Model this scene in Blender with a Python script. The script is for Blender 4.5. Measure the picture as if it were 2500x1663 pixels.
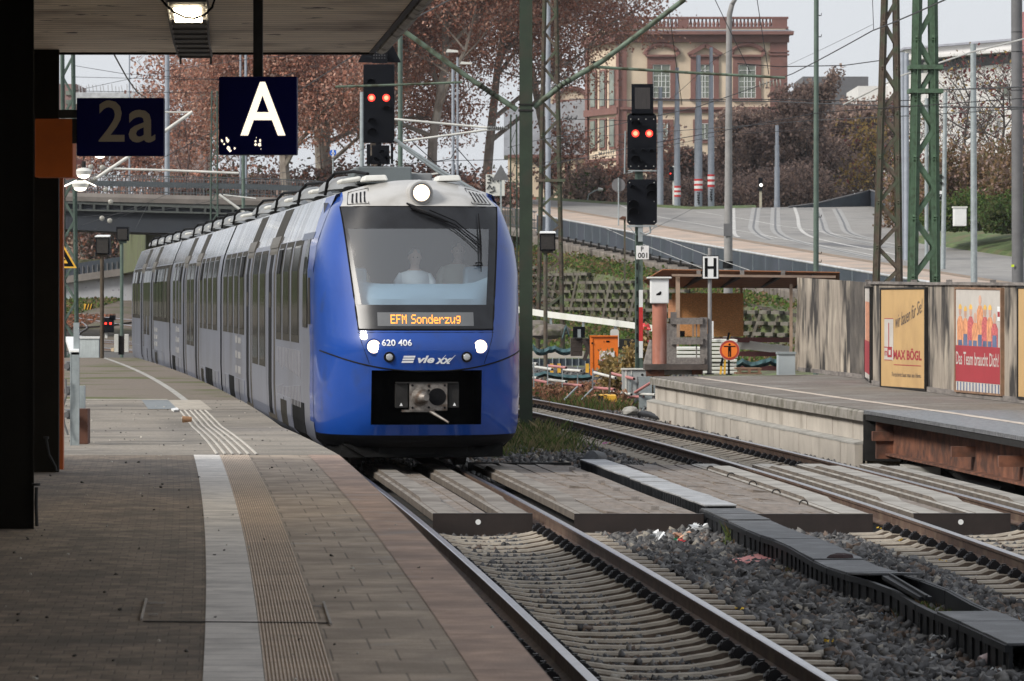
import bpy, math, random
import numpy as np
from mathutils import Vector, Matrix
R = math.radians
for o in list(bpy.data.objects): bpy.data.objects.remove(o)
SC = bpy.context.scene; COL = SC.collection
# ---------------------------------------------------------------- camera, world, sun, exposure
F = 10400.0; EYE = 2.42; HX = 1250.0; HY = 718.0      # focal length in photo pixels, eye height over the rail heads, horizon row
cam = bpy.data.cameras.new('camera'); cam.sensor_width = 36; cam.lens = 36*F/2500
cam.shift_y = -(831.5-HY)/2500; cam.clip_start = .5; cam.clip_end = 6000
cam.dof.use_dof = True; cam.dof.focus_distance = 56; cam.dof.aperture_fstop = 13
co = bpy.data.objects.new('camera', cam); COL.objects.link(co); co.location = (0, 0, EYE); co.rotation_euler = (R(90), 0, 0)
SC.camera = co; SC.render.resolution_x = 1024; SC.render.resolution_y = 681
SUN_EL, SUN_AZ = 34, 240      # degrees; azimuth measured from +Y towards +X
wo = bpy.data.worlds.new('World'); SC.world = wo; wo.use_nodes = True
wn = wo.node_tree; bg = wn.nodes['Background']; sky = wn.nodes.new('ShaderNodeTexSky'); sky.sky_type = 'NISHITA'
sky.sun_disc = False; sky.sun_elevation = R(SUN_EL); sky.sun_rotation = R(SUN_AZ); sky.dust_density = 4; sky.air_density = 1.0; sky.ozone_density = 1
mx = wn.nodes.new('ShaderNodeMix'); mx.data_type = 'RGBA'; mx.inputs[0].default_value = .80
wn.links.new(sky.outputs[0], mx.inputs[6]); mx.inputs[7].default_value = (8.1, 8.4, 8.9, 1)
wn.links.new(mx.outputs[2], bg.inputs[0]); bg.inputs[1].default_value = .066
sl = bpy.data.lights.new('sun', 'SUN'); sl.energy = 2.2; sl.angle = R(14); sl.color = (1, .95, .88)
so = bpy.data.objects.new('sun', sl); COL.objects.link(so)
sd = Vector((math.sin(R(SUN_AZ))*math.cos(R(SUN_EL)), math.cos(R(SUN_AZ))*math.cos(R(SUN_EL)), math.sin(R(SUN_EL))))
so.rotation_euler = sd.to_track_quat('Z', 'Y').to_euler(); so.location = (20, -20, 60)
SC.view_settings.view_transform = 'Standard'; SC.view_settings.look = 'None'; SC.view_settings.exposure = 0.72; SC.view_settings.gamma = 1
# ---------------------------------------------------------------- helpers
def W(px, py, Y): return ((px-HX)/F*Y, Y, EYE+(HY-py)/F*Y)
def GX(px, Y): return (px-HX)/F*Y
def GZ(py, Y): return EYE+(HY-py)/F*Y
def G(px, py, z): Y = F*(EYE-z)/(py-HY); return ((px-HX)/F*Y, Y, z)
def lerp(a, b, t): return a+(b-a)*t
def pw(tab, x):
    if x <= tab[0][0]: return tab[0][1]
    for (a, b), (c, d) in zip(tab, tab[1:]):
        if x <= c: return b+(d-b)*(x-a)/(c-a)
    return tab[-1][1]
class MB:
    def __init__(s): s.v = []; s.f = []; s.mi = []; s.k = 0; s.uv = None
    def add(s, vs, fs):
        b = len(s.v); s.v += [tuple(p) for p in vs]; s.f += [tuple(b+i for i in f) for f in fs]; s.mi += [s.k]*len(fs); return s
    def hexa(s, p): return s.add(p, [(0,3,2,1),(4,5,6,7),(0,1,5,4),(1,2,6,5),(2,3,7,6),(3,0,4,7)])
    def box(s, c, d, rot=None):
        x, y, z = d[0]/2, d[1]/2, d[2]/2
        p = [Vector(q) for q in ((-x,-y,-z),(x,-y,-z),(x,y,-z),(-x,y,-z),(-x,-y,z),(x,-y,z),(x,y,z),(-x,y,z))]
        if rot is not None: p = [rot @ q for q in p]
        return s.hexa([q+Vector(c) for q in p])
    def rng(s, x0, x1, y0, y1, z0, z1): return s.box(((x0+x1)/2, (y0+y1)/2, (z0+z1)/2), (abs(x1-x0), abs(y1-y0), abs(z1-z0)))
    def pbox(s, a, b, c, d, Y, dep=.05):     # pixel rectangle a..c, b..d at depth Y, solid going back
        x0, x1 = GX(a, Y), GX(c, Y); return s.rng(x0, x1, Y, Y+dep, GZ(d, Y), GZ(b, Y))
    def tube(s, pts, r, n=8, cap=True):
        pts = [Vector(p) for p in pts]; m = len(pts); rs = r if isinstance(r, (list, tuple)) else [r]*m; vs = []; fs = []
        for i, p in enumerate(pts):
            t = (pts[min(i+1, m-1)]-pts[max(i-1, 0)]).normalized()
            a = Vector((0, 0, 1)) if abs(t.z) < .9 else Vector((0, 1, 0))
            e1 = t.cross(a).normalized(); e2 = t.cross(e1)
            for k in range(n):
                th = 2*math.pi*k/n; vs.append(p+(e1*math.cos(th)+e2*math.sin(th))*rs[i])
        for i in range(m-1):
            for k in range(n): fs.append((i*n+k, i*n+(k+1) % n, (i+1)*n+(k+1) % n, (i+1)*n+k))
        if cap: fs.append(tuple(range(n-1, -1, -1))); fs.append(tuple((m-1)*n+k for k in range(n)))
        return s.add(vs, fs)
    def cyl(s, a, b, r, r2=None, n=16): return s.tube([a, b], [r, r if r2 is None else r2], n)
    def bar(s, a, b, w, h=None):
        h = h or w; a = Vector(a); b = Vector(b); t = (b-a).normalized(); u = Vector((0, 0, 1)) if abs(t.z) < .9 else Vector((0, 1, 0))
        e = t.cross(u).normalized()*(w/2); g = e.cross(t).normalized()*(h/2)
        return s.hexa([a-e-g, a+e-g, a+e+g, a-e+g, b-e-g, b+e-g, b+e+g, b-e+g])
    def prism(s, poly, y0, y1):       # polygon in x,z extruded in y
        n = len(poly); vs = [(x, y0, z) for x, z in poly]+[(x, y1, z) for x, z in poly]
        return s.add(vs, [tuple(range(n)), tuple(range(2*n-1, n-1, -1))]+[(i, i+n, (i+1) % n+n, (i+1) % n) for i in range(n)])
    def plan(s, poly, z0, z1):        # polygon in x,y extruded in z
        n = len(poly); vs = [(x, y, z0) for x, y in poly]+[(x, y, z1) for x, y in poly]
        return s.add(vs, [tuple(range(n-1, -1, -1)), tuple(range(n, 2*n))]+[(i, (i+1) % n, (i+1) % n+n, i+n) for i in range(n)])
    def lathe(s, c, prof, n=20, ax='z'):
        vs = []; fs = []
        for r, h in prof:
            for k in range(n):
                a = 2*math.pi*k/n; x, y = r*math.cos(a), r*math.sin(a)
                vs.append((c[0]+x, c[1]+y, c[2]+h) if ax == 'z' else (c[0]+x, c[1]+h, c[2]+y))
        for i in range(len(prof)-1):
            for k in range(n): fs.append((i*n+k, i*n+(k+1) % n, (i+1)*n+(k+1) % n, (i+1)*n+k))
        fs.append(tuple(range(n-1, -1, -1))); fs.append(tuple((len(prof)-1)*n+k for k in range(n)))
        return s.add(vs, fs)
    def grid(s, rows):
        n = len(rows[0]); vs = [p for r in rows for p in r]
        return s.add(vs, [(i*n+k, i*n+k+1, (i+1)*n+k+1, (i+1)*n+k) for i in range(len(rows)-1) for k in range(n-1)])
    def build(s, name, mats, parent=None, label=None, cat=None, group=None, kind=None, smooth=False, bevel=0, solid=0):
        if not isinstance(mats, (list, tuple)): mats = [mats]
        off = Vector((0, 0, 0))
        if parent is not None: off = WL[parent.name]
        elif kind is None or cat:
            a = np.array(s.v); off = Vector(((a[:,0].min()+a[:,0].max())/2, (a[:,1].min()+a[:,1].max())/2, a[:,2].min()))
        me = bpy.data.meshes.new(name); me.from_pydata([Vector(p)-off for p in s.v], [], s.f)
        for m in mats: me.materials.append(m)
        if len(mats) > 1: me.polygons.foreach_set('material_index', s.mi)
        if s.uv: 
            l = me.uv_layers.new(name='UVMap')
            for i, lp in enumerate(me.loops): l.data[i].uv = s.uv[lp.vertex_index]
        if smooth: me.shade_smooth(); me.set_sharp_from_angle(angle=R(40))
        o = bpy.data.objects.new(name, me); COL.objects.link(o)
        if parent is not None: o.parent = parent; WL[o.name] = off
        else: o.location = off; WL[o.name] = off
        if bevel:
            b = o.modifiers.new('bevel', 'BEVEL'); b.width = bevel; b.segments = 2; b.limit_method = 'ANGLE'
        if solid:
            b = o.modifiers.new('solid', 'SOLIDIFY'); b.thickness = solid
        tag(o, label, cat, group, kind); return o
WL = {}
def tag(o, label=None, cat=None, group=None, kind=None):
    if label: o['label'] = label
    if cat: o['category'] = cat
    if group: o['group'] = group
    if kind: o['kind'] = kind
    return o
def thing(name, label, cat, loc, rz=0, group=None):
    o = bpy.data.objects.new(name, None); COL.objects.link(o); o.location = loc; o.rotation_euler.z = rz; o.empty_display_size = .2
    WL[o.name] = Vector(loc); return tag(o, label, cat, group)
def dup(src, loc, rz=None, label=None, parent=None):
    c = src.copy(); COL.objects.link(c); c.parent = parent
    if loc is not None: c.location = loc
    if rz is not None: c.rotation_euler.z = rz
    if label: c['label'] = label
    for ch in src.children:
        dup(ch, None, parent=c)
    return c
# ---------------------------------------------------------------- materials
def NN(t, kind, **kw):
    n = t.nodes.new(kind)
    for k, v in kw.items(): setattr(n, k, v)
    return n
def mat(name, col, rough=.7, metal=0., var=.18, scale=2., bump=0., bscale=60., col2=None, coat=0., emit=None, es=1., stretch=None, spec=.5, amt=None):
    m = bpy.data.materials.new(name); m.use_nodes = True; t = m.node_tree; b = t.nodes['Principled BSDF']; L = t.links.new
    b.inputs['Roughness'].default_value = rough; b.inputs['Metallic'].default_value = metal; b.inputs['Coat Weight'].default_value = coat; b.inputs['Coat Roughness'].default_value = .06
    b.inputs['Specular IOR Level'].default_value = spec
    tc = NN(t, 'ShaderNodeTexCoord'); mp = NN(t, 'ShaderNodeMapping'); L(tc.outputs['Object'], mp.inputs[0])
    if stretch: mp.inputs['Scale'].default_value = stretch
    n1 = NN(t, 'ShaderNodeTexNoise'); n1.inputs['Scale'].default_value = scale; n1.inputs['Detail'].default_value = 8; n1.inputs['Roughness'].default_value = .65; L(mp.outputs[0], n1.inputs['Vector'])
    c1 = tuple(max(0, c*(1-var)) for c in col)+(1,); c2 = (tuple(col2)+(1,)) if col2 else tuple(min(1, c*(1+var)) for c in col)+(1,)
    rp = NN(t, 'ShaderNodeValToRGB'); rp.color_ramp.elements[0].position = .36; rp.color_ramp.elements[1].position = .64 if amt is None else amt
    rp.color_ramp.elements[0].color = c1; rp.color_ramp.elements[1].color = c2; L(n1.outputs[0], rp.inputs[0]); L(rp.outputs[0], b.inputs['Base Color'])
    if bump:
        n2 = NN(t, 'ShaderNodeTexNoise'); n2.inputs['Scale'].default_value = bscale; n2.inputs['Detail'].default_value = 6; L(mp.outputs[0], n2.inputs['Vector'])
        bp = NN(t, 'ShaderNodeBump'); bp.inputs['Strength'].default_value = bump; bp.inputs['Distance'].default_value = .02; L(n2.outputs[0], bp.inputs['Height']); L(bp.outputs[0], b.inputs['Normal'])
    if emit: b.inputs['Emission Color'].default_value = tuple(emit)+(1,); b.inputs['Emission Strength'].default_value = es
    m['out'] = rp.name; return m
def overlay(m, col, scale, lo, hi, vec='Object', stretch=None, detail=6):   # a second noise layer (stains, moss, rust, painted reflections) over the base colour
    t = m.node_tree; b = t.nodes['Principled BSDF']; L = t.links.new; src = b.inputs['Base Color'].links[0].from_socket
    tc = NN(t, 'ShaderNodeTexCoord'); mp = NN(t, 'ShaderNodeMapping'); L(tc.outputs[vec], mp.inputs[0])
    if stretch: mp.inputs['Scale'].default_value = stretch
    n = NN(t, 'ShaderNodeTexNoise'); n.inputs['Scale'].default_value = scale; n.inputs['Detail'].default_value = detail; L(mp.outputs[0], n.inputs['Vector'])
    r = NN(t, 'ShaderNodeValToRGB'); r.color_ramp.elements[0].position = lo; r.color_ramp.elements[1].position = hi; L(n.outputs[0], r.inputs[0])
    x = NN(t, 'ShaderNodeMix', data_type='RGBA'); L(r.outputs[0], x.inputs[0]); L(src, x.inputs[6]); x.inputs[7].default_value = tuple(col)+(1,); L(x.outputs[2], b.inputs['Base Color']); return m
def bricks(m, w, h, mortar, mcol, off=.5, bumpd=.6, vary=.25, sq=1):    # uv based paving joints
    t = m.node_tree; b = t.nodes['Principled BSDF']; L = t.links.new; src = b.inputs['Base Color'].links[0].from_socket
    tc = NN(t, 'ShaderNodeTexCoord'); br = NN(t, 'ShaderNodeTexBrick'); br.offset = off; L(tc.outputs['UV'], br.inputs['Vector']); br.inputs['Scale'].default_value = 1
    br.inputs['Brick Width'].default_value = w; br.inputs['Row Height'].default_value = h; br.inputs['Mortar Size'].default_value = mortar; br.inputs['Mortar Smooth'].default_value = .3
    br.inputs['Color1'].default_value = (1-vary,)*3+(1,); br.inputs['Color2'].default_value = (1+vary*.3,)*3+(1,); br.inputs['Mortar'].default_value = (mcol,)*3+(1,)
    x = NN(t, 'ShaderNodeMix', data_type='RGBA', blend_type='MULTIPLY'); x.inputs[0].default_value = 1; L(src, x.inputs[6]); L(br.outputs[0], x.inputs[7]); L(x.outputs[2], b.inputs['Base Color'])
    bp = NN(t, 'ShaderNodeBump'); bp.invert = True; bp.inputs['Strength'].default_value = bumpd; bp.inputs['Distance'].default_value = .01; L(br.outputs['Fac'], bp.inputs['Height'])
    if b.inputs['Normal'].links: L(b.inputs['Normal'].links[0].from_socket, bp.inputs['Normal'])
    L(bp.outputs[0], b.inputs['Normal']); return m
def wavebump(m, scale, axis='Y', dist=.02, strength=1, dark=None, vec='Object', darkf=.5):
    t = m.node_tree; b = t.nodes['Principled BSDF']; L = t.links.new
    tc = NN(t, 'ShaderNodeTexCoord'); w = NN(t, 'ShaderNodeTexWave', bands_direction=axis); w.inputs['Scale'].default_value = scale; L(tc.outputs[vec], w.inputs[0])
    bp = NN(t, 'ShaderNodeBump'); bp.inputs['Strength'].default_value = strength; bp.inputs['Distance'].default_value = dist; L(w.outputs['Fac'], bp.inputs['Height']); L(bp.outputs[0], b.inputs['Normal'])
    if dark:
        src = b.inputs['Base Color'].links[0].from_socket
        r = NN(t, 'ShaderNodeValToRGB'); r.color_ramp.elements[0].color = (dark,)*3+(1,); r.color_ramp.elements[1].color = (1, 1, 1, 1); r.color_ramp.elements[1].position = darkf; L(w.outputs['Fac'], r.inputs[0])
        x = NN(t, 'ShaderNodeMix', data_type='RGBA', blend_type='MULTIPLY'); x.inputs[0].default_value = 1; L(src, x.inputs[6]); L(r.outputs[0], x.inputs[7]); L(x.outputs[2], b.inputs['Base Color'])
    return m
m_green = mat('green paint', (.035,.055,.035), .55, var=.2, scale=4)
m_mint = overlay(mat('pale green paint', (.07,.125,.075), .55, var=.15, scale=5), (.045,.07,.04), 9, .5, .7)
m_greygreen = mat('grey green paint', (.085,.125,.10), .6, var=.2)
m_rust = overlay(mat('rusted mast steel', (.10,.075,.055), .8, var=.3, scale=6), (.075,.09,.055), 3, .45, .6)
m_rustred = overlay(mat('rusty girder', (.17,.07,.04), .85, var=.35, scale=3), (.07,.035,.025), 5, .4, .65)
m_black = mat('black housing', (.004,.005,.008), .6, var=.2, spec=.12)
m_dark = mat('dark steel', (.02,.019,.018), .6, var=.3, scale=8, spec=.25)
m_blackrub = mat('black rubber', (.012,.012,.013), .5, var=.3, spec=.35)
m_galv = mat('galvanised steel', (.30,.34,.35), .5, .2, var=.15, scale=6)
m_bluegrey = mat('blue grey pole', (.27,.30,.345), .6, var=.1, scale=3)
m_grey = mat('grey concrete pole', (.245,.24,.235), .8, var=.12, scale=4, bump=.2)
m_dgrey = mat('dark grey pole', (.13,.13,.135), .7, var=.12, scale=3)
m_white = mat('white paint', (.76,.77,.76), .5, var=.06)
m_offwhite = mat('weathered white', (.6,.6,.56), .6, var=.12)
m_red = mat('red paint', (.55,.03,.03), .5, var=.1)
m_redp = mat('faded red plastic', (.48,.20,.19), .55, var=.12)
m_yellow = mat('yellow paint', (.75,.42,.04), .5, var=.12)
m_orange = mat('orange paint', (.85,.20,.02), .5, var=.1, scale=1)
m_darkorange = mat('dark orange column panel', (.52,.115,.008), .7, var=.1)
m_blue = mat('sign blue', (.0005,.001,.06), .5, var=.08, spec=.1)
m_cream = mat('sign letter white', (.8,.74,.62), .5, var=.05)
m_creamlit = mat('lit sign letter', (.85,.8,.7), .5, var=.03, emit=(1,.86,.66), es=.8)
m_creamdim = mat('dim sign letter', (.30,.26,.19), .6, var=.05)
m_lamp = mat('lit lamp', (1,.95,.85), .4, var=0, emit=(1,.93,.8), es=1.6)
m_tubelamp = mat('lit fluorescent lamp', (1,.9,.7), .4, var=0, emit=(1,.83,.55), es=18)
m_head = mat('lit headlight', (1,.97,.9), .3, var=0, emit=(1,.95,.86), es=5)
m_redlamp = mat('lit red signal lamp', (1,.1,.05), .3, var=0, emit=(1,.012,.01), es=1.5)
m_redcore = mat('lit red lamp core', (1,.3,.2), .3, var=0, emit=(1,.13,.06), es=2.2)
m_led = mat('orange display dots', (.9,.35,.05), .4, var=0, emit=(1,.27,.03), es=1.5)
m_conc = overlay(mat('pale concrete', (.36,.35,.32), .85, var=.15, scale=1.5, bump=.35, bscale=40), (.20,.19,.17), 2.5, .5, .75)
m_sleeper = overlay(mat('sleeper concrete', (.30,.265,.215), .85, var=.2, scale=8, bump=.4, bscale=60), (.20,.165,.13), 5, .5, .7)
m_wallconc = overlay(mat('platform wall concrete', (.46,.42,.365), .85, var=.12, scale=1.2, bump=.25, bscale=50), (.24,.21,.17), 1.2, .55, .8, stretch=(1.5,1.5,.35))
m_wood = overlay(mat('weathered grey timber', (.20,.18,.165), .85, var=.3, scale=3, bump=.4, bscale=12, stretch=(6,.6,6)), (.11,.10,.095), 2, .5, .7)
m_woodb = mat('brown timber', (.22,.13,.08), .8, var=.3, scale=3, bump=.3, bscale=12)
m_osb = overlay(mat('strand board', (.60,.28,.10), .75, var=.28, scale=26, stretch=(1,1,2.2), bump=.15), (.60,.33,.15), 30, .55, .68)
m_sleeperside = mat('shaded sleeper side', (.085,.062,.045), .9, var=.35, scale=9)  # sleeper sides painted dark brown for the shade in the gaps
m_railside = overlay(mat('rusty rail side', (.085,.05,.035), .8, var=.3, scale=6), (.13,.09,.06), 4, .5, .7)
m_railtop = mat('polished rail head', (.42,.41,.42), .28, 1.0, var=.12, scale=5)
m_clip = mat('black rail clip', (.009,.008,.009), .45, .0, var=.4, spec=.3)

def lmat(n, c, r=.8):        # thin leaf: part of the light passes through
    m = mat(n, c, r, var=.25, scale=4, spec=.15); t = m.node_tree; b = t.nodes['Principled BSDF']; o = t.nodes['Material Output']; tl = NN(t, 'ShaderNodeBsdfTranslucent'); x = NN(t, 'ShaderNodeMixShader'); x.inputs[0].default_value = .38
    t.links.new(b.inputs['Base Color'].links[0].from_socket, tl.inputs[0]); t.links.new(b.outputs[0], x.inputs[1]); t.links.new(tl.outputs[0], x.inputs[2]); t.links.new(x.outputs[0], o.inputs[0]); return m
# ---------------------------------------------------------------- track geometry
def C1(Y): return 2.966-.0545*Y-.00035*Y*Y
def C2(Y): return 6.53-.0007*Y*Y
def PE(Y): return C1(Y)-1.68                                   # near platform edge
def ZP(Y): return pw([(44, .76), (60, .55)], Y)
def P2E(Y): return C2(Y)+1.74 if Y < 72 else lerp(C2(72)+1.74, 3.0, (Y-72)/18.6)  # edge of the platform opposite
ZQ = .66
def ang(fn, Y): return -math.atan((fn(Y+.5)-fn(Y-.5)))
def ribbon(name, o0, o1, Y0, Y1, zf, m, fn=PE, step=1., kind='structure', rows=1, drop=None, **kw):
    b = MB(); b.uv = []; n = max(2, int((Y1-Y0)/step)+1); s = 0; pr = []
    for i in range(n):
        Y = Y0+(Y1-Y0)*i/(n-1); row = []
        if i: s += math.hypot((Y1-Y0)/(n-1), fn(Y)-fn(Y-(Y1-Y0)/(n-1)))
        ns = rows+1
        for k in range(ns):
            o = lerp(o0, o1, k/rows); row.append((fn(Y)+o, Y, zf(Y))); b.uv.append((o, s))
        pr.append(row)
    b.grid(pr); return b.build(name, m, kind=kind, **kw)
# ---------------------------------------------------------------- ground
m_ground = overlay(mat('dark gravel ground', (.085,.082,.08), .95, var=.45, scale=30, bump=1, bscale=35), (.10,.085,.06), 1.2, .5, .7)
b = MB(); b.rng(-800, 800, -140, 1500, -.9, -.34); b.build('ground', m_ground, kind='structure')
m_bed = overlay(mat('ballast bed', (.07,.07,.07), .95, var=.6, scale=45, bump=1.2, bscale=40), (.13,.10,.075), 2, .5, .8)
b = MB(); rows = []
for i in range(0, 150):
    Y = 16+i*1.5; rows.append([(lerp(PE(Y)-.1, P2E(min(Y, 92))+(0 if Y < 92 else (Y-92)*.9), t), Y, -.30-.01*math.sin(t*9+Y*.3)) for t in np.linspace(0, 1, 12)])
b.grid(rows); b.build('ballast_bed', m_bed, kind='structure')
# stones
def rotm(n, rng):
    q = rng.normal(size=(n, 4)); q /= np.linalg.norm(q, axis=1)[:, None]; w, x, y, z = q.T
    return np.stack([1-2*(y*y+z*z), 2*(x*y-z*w), 2*(x*z+y*w), 2*(x*y+z*w), 1-2*(x*x+z*z), 2*(y*z-x*w), 2*(x*z-y*w), 2*(y*z+x*w), 1-2*(x*x+y*y)], 1).reshape(n, 3, 3)
def npmesh(name, V, Fq, mats, mi=None, **kw):
    me = bpy.data.meshes.new(name); k = Fq.shape[1]
    me.vertices.add(len(V)); me.vertices.foreach_set('co', np.asarray(V, dtype=np.float32).ravel())
    me.loops.add(Fq.size); me.loops.foreach_set('vertex_index', Fq.ravel().astype(np.int32)); me.polygons.add(len(Fq))
    me.polygons.foreach_set('loop_start', np.arange(0, Fq.size, k, dtype=np.int32))
    for m in mats: me.materials.append(m)
    if mi is not None: me.polygons.foreach_set('material_index', mi.astype(np.int32))
    me.update(); me.validate(); o = bpy.data.objects.new(name, me); COL.objects.link(o); WL[o.name] = Vector((0, 0, 0)); return tag(o, **kw)
CUBE = np.array([(-1,-1,-1),(1,-1,-1),(1,1,-1),(-1,1,-1),(-1,-1,1),(1,-1,1),(1,1,1),(-1,1,1)], float)*.5
CF = np.array([(0,3,2,1),(4,5,6,7),(0,1,5,4),(1,2,6,5),(2,3,7,6),(3,0,4,7)])
def stones(name, P, S, mats, seed, probs, **kw):
    rng = np.random.default_rng(seed); n = len(P); v = CUBE[None]+rng.uniform(-.38, .38, (n, 8, 3)); v *= (rng.uniform(.55, 1.15, (n, 1, 3))*S[:, None, None])
    v = np.einsum('nij,nkj->nki', rotm(n, rng), v)+P[:, None, :]
    f = (CF[None]+8*np.arange(n)[:, None, None]).reshape(-1, 4); mi = np.repeat(rng.choice(len(mats), n, p=probs), 6)
    return npmesh(name, v.reshape(-1, 3), f, mats, mi, **kw)
ms = [mat('ballast stone', c, .7, var=.25, scale=12) for c in ((.082,.080,.080), (.040,.039,.040), (.14,.135,.128), (.12,.086,.066), (.26,.235,.195))]
rng = np.random.default_rng(5)
def nearsleeper(X, Y, s0, fn, lo, hi):
    ph = ((Y-s0)/.6) % 1.0; return (np.abs(X-fn(Y)) < 1.34) & ((ph < .27) | (ph > .73)) & (Y > lo) & (Y < hi)
def bedstones(n, Y0, Y1, size, jit):
    Y = rng.uniform(Y0, Y1, n); lo = PE(Y)-.05; hi = np.array([P2E(min(y, 92.))+(max(0, y-92)*.9) for y in Y])-.12
    X = lo+(hi-lo)*rng.uniform(0, 1, n)
    bad = nearsleeper(X, Y, 20.1, C1, 0, 47.2) | nearsleeper(X, Y, 20.3, C2, 0, 47.5) | nearsleeper(X, Y, 61.2, C2, 61, 140)
    cross = (Y > 47) & (Y < 60.8); keep = ~cross & ~(bad & (rng.uniform(size=n) < .965))
    X, Y = X[keep], Y[keep]; d = (X-C1(Y)-1.35)/(C2(Y)-C1(Y)-2.7); heap = np.where((d > 0) & (d < 1), .022*np.sin(np.clip(d, 0, 1)*3.14), 0)
    between = (np.abs(X-C1(Y)) < 1.3) | (np.abs(X-C2(Y)) < 1.3)
    Z = np.where(between, -.262, -.236+heap)+rng.uniform(-jit, jit*.8, len(X))+np.where(between, .25, 1)*.025*np.sin(X*3+Y*2.1)*np.sin(Y*1.3)
    return np.stack([X, Y, Z], 1), rng.uniform(.6, 1.35, len(X))**1.3*size*np.where(between, .72, 1.08)
A_, SA = bedstones(84000, 21, 48.2, .05, .03); B_, SB = bedstones(26000, 60.8, 100, .055, .03); C_, SCC = bedstones(9000, 100, 150, .075, .04)
stones('ballast_stones', np.concatenate([A_, B_, C_]), np.concatenate([SA, SB, SCC]), ms, 3, (.38,.28,.17,.12,.05), label='dark grey crushed stone ballast around the tracks', cat='ballast', kind='stuff')
# ---------------------------------------------------------------- sleepers with clips
def make_sleeper():
    t = thing('railway_sleeper', 'x', 'sleeper', (0, 0, 0)); b = MB(); xs = [-1.3,-1.02,-.95,-.58,-.5,-.28,0,.28,.5,.58,.95,1.02,1.3]; hs = [.175,.18,.21,.21,.185,.15,.142,.15,.185,.21,.21,.18,.175]
    rows = []
    for x, h in zip(xs, hs): rows.append([(x,-.15,-.4),(x,-.085,-.37+h-.02),(x,-.062,-.37+h),(x,.062,-.37+h),(x,.085,-.37+h-.02),(x,.15,-.4)])
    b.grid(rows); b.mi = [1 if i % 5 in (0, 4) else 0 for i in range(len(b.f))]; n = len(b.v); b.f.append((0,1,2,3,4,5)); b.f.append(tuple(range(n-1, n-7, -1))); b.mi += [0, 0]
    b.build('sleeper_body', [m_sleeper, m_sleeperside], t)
    src = None
    for sx in (-.75, .75):
        for dx in (-.135, .135):
            if src is None:
                c = MB(); q = []
                for k in range(11):
                    a = -2.3+k*4.6/10; q.append((.05*math.sin(a)*1.1, .055*math.cos(a)-.02, -.125+.02*math.cos(a*2)))
                c.tube(q, .017, 6); c.box((0, 0, -.148), (.12, .14, .04)); c.cyl((0, 0, -.15), (0, 0, -.08), .024, n=6); c.cyl((0, 0, -.13), (0, 0, -.105), .042, n=8)
                c.cyl((.0, -.06, -.13), (.0, -.075, -.13), .045, n=8)
                src = c.build('rail_clip', m_clip, t); src.location.x = sx+dx
            else:
                o = src.copy(); COL.objects.link(o); o.location.x = sx+dx; o.parent = t
    return t
proto = make_sleeper()
def sleepers(fn, s0, Y0, Y1, label, group, use_proto=False):
    k = 0
    Y = s0+math.ceil((Y0-s0)/.6)*.6
    while Y < Y1:
        loc = (fn(Y)+random.uniform(-.012, .012), Y, random.uniform(-.006, .004)); a = ang(fn, Y)+R(random.uniform(-.5, .5))
        if use_proto and k == 0: proto.location = loc; proto.rotation_euler.z = a; proto['label'] = label; proto['group'] = group
        else: o = dup(proto, loc, a, label); o['group'] = group
        k += 1; Y += .6
random.seed(4)
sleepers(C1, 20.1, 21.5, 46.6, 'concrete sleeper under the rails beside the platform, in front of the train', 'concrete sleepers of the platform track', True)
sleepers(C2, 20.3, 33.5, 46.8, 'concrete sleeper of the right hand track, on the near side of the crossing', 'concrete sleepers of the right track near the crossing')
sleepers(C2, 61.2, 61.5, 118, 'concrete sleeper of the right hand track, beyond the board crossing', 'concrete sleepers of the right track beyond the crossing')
# ---------------------------------------------------------------- rails
PROF = [(-.07,-.165),(.07,-.165),(.07,-.15),(.012,-.125),(.012,-.045),(.034,-.035),(.036,-.008),(.028,-.001),(-.028,-.001),(-.036,-.008),(-.034,-.035),(-.012,-.045),(-.012,-.125),(-.07,-.15)]
def rail(fn, off, Y0, Y1, label, cat='rail', zf=lambda Y: 0):
    b = MB(); n = int((Y1-Y0)/1.0)+1; P = len(PROF)
    for i in range(n+1):
        Y = Y0+(Y1-Y0)*i/n; a = ang(fn, Y); c, s = math.cos(a), math.sin(a)
        # offset perpendicular to the track
        b.v += [(fn(Y)+(off+x)*c, Y-(off+x)*math.sin(a), z+zf(Y)) for x, z in PROF]
    for i in range(n):
        for k in range(P): b.f.append((i*P+k, i*P+(k+1) % P, (i+1)*P+(k+1) % P, (i+1)*P+k)); b.mi.append(1 if k in (6, 7, 8) else 0)
    return b.build('rail', [m_railside, m_railtop], label=label, cat=cat)
rail(C1, -.7535, 14, 160, 'left rail of the platform track, running along the platform edge')
rail(C1, .7535, 14, 160, 'right rail of the platform track, shiny head leading under the right side of the train')
rail(C2, -.7535, 20, 165, 'left rail of the right hand track, curving past the big green mast')
rail(C2, .7535, 20, 165, 'right rail of the right hand track, nearest the concrete platform wall')
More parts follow.
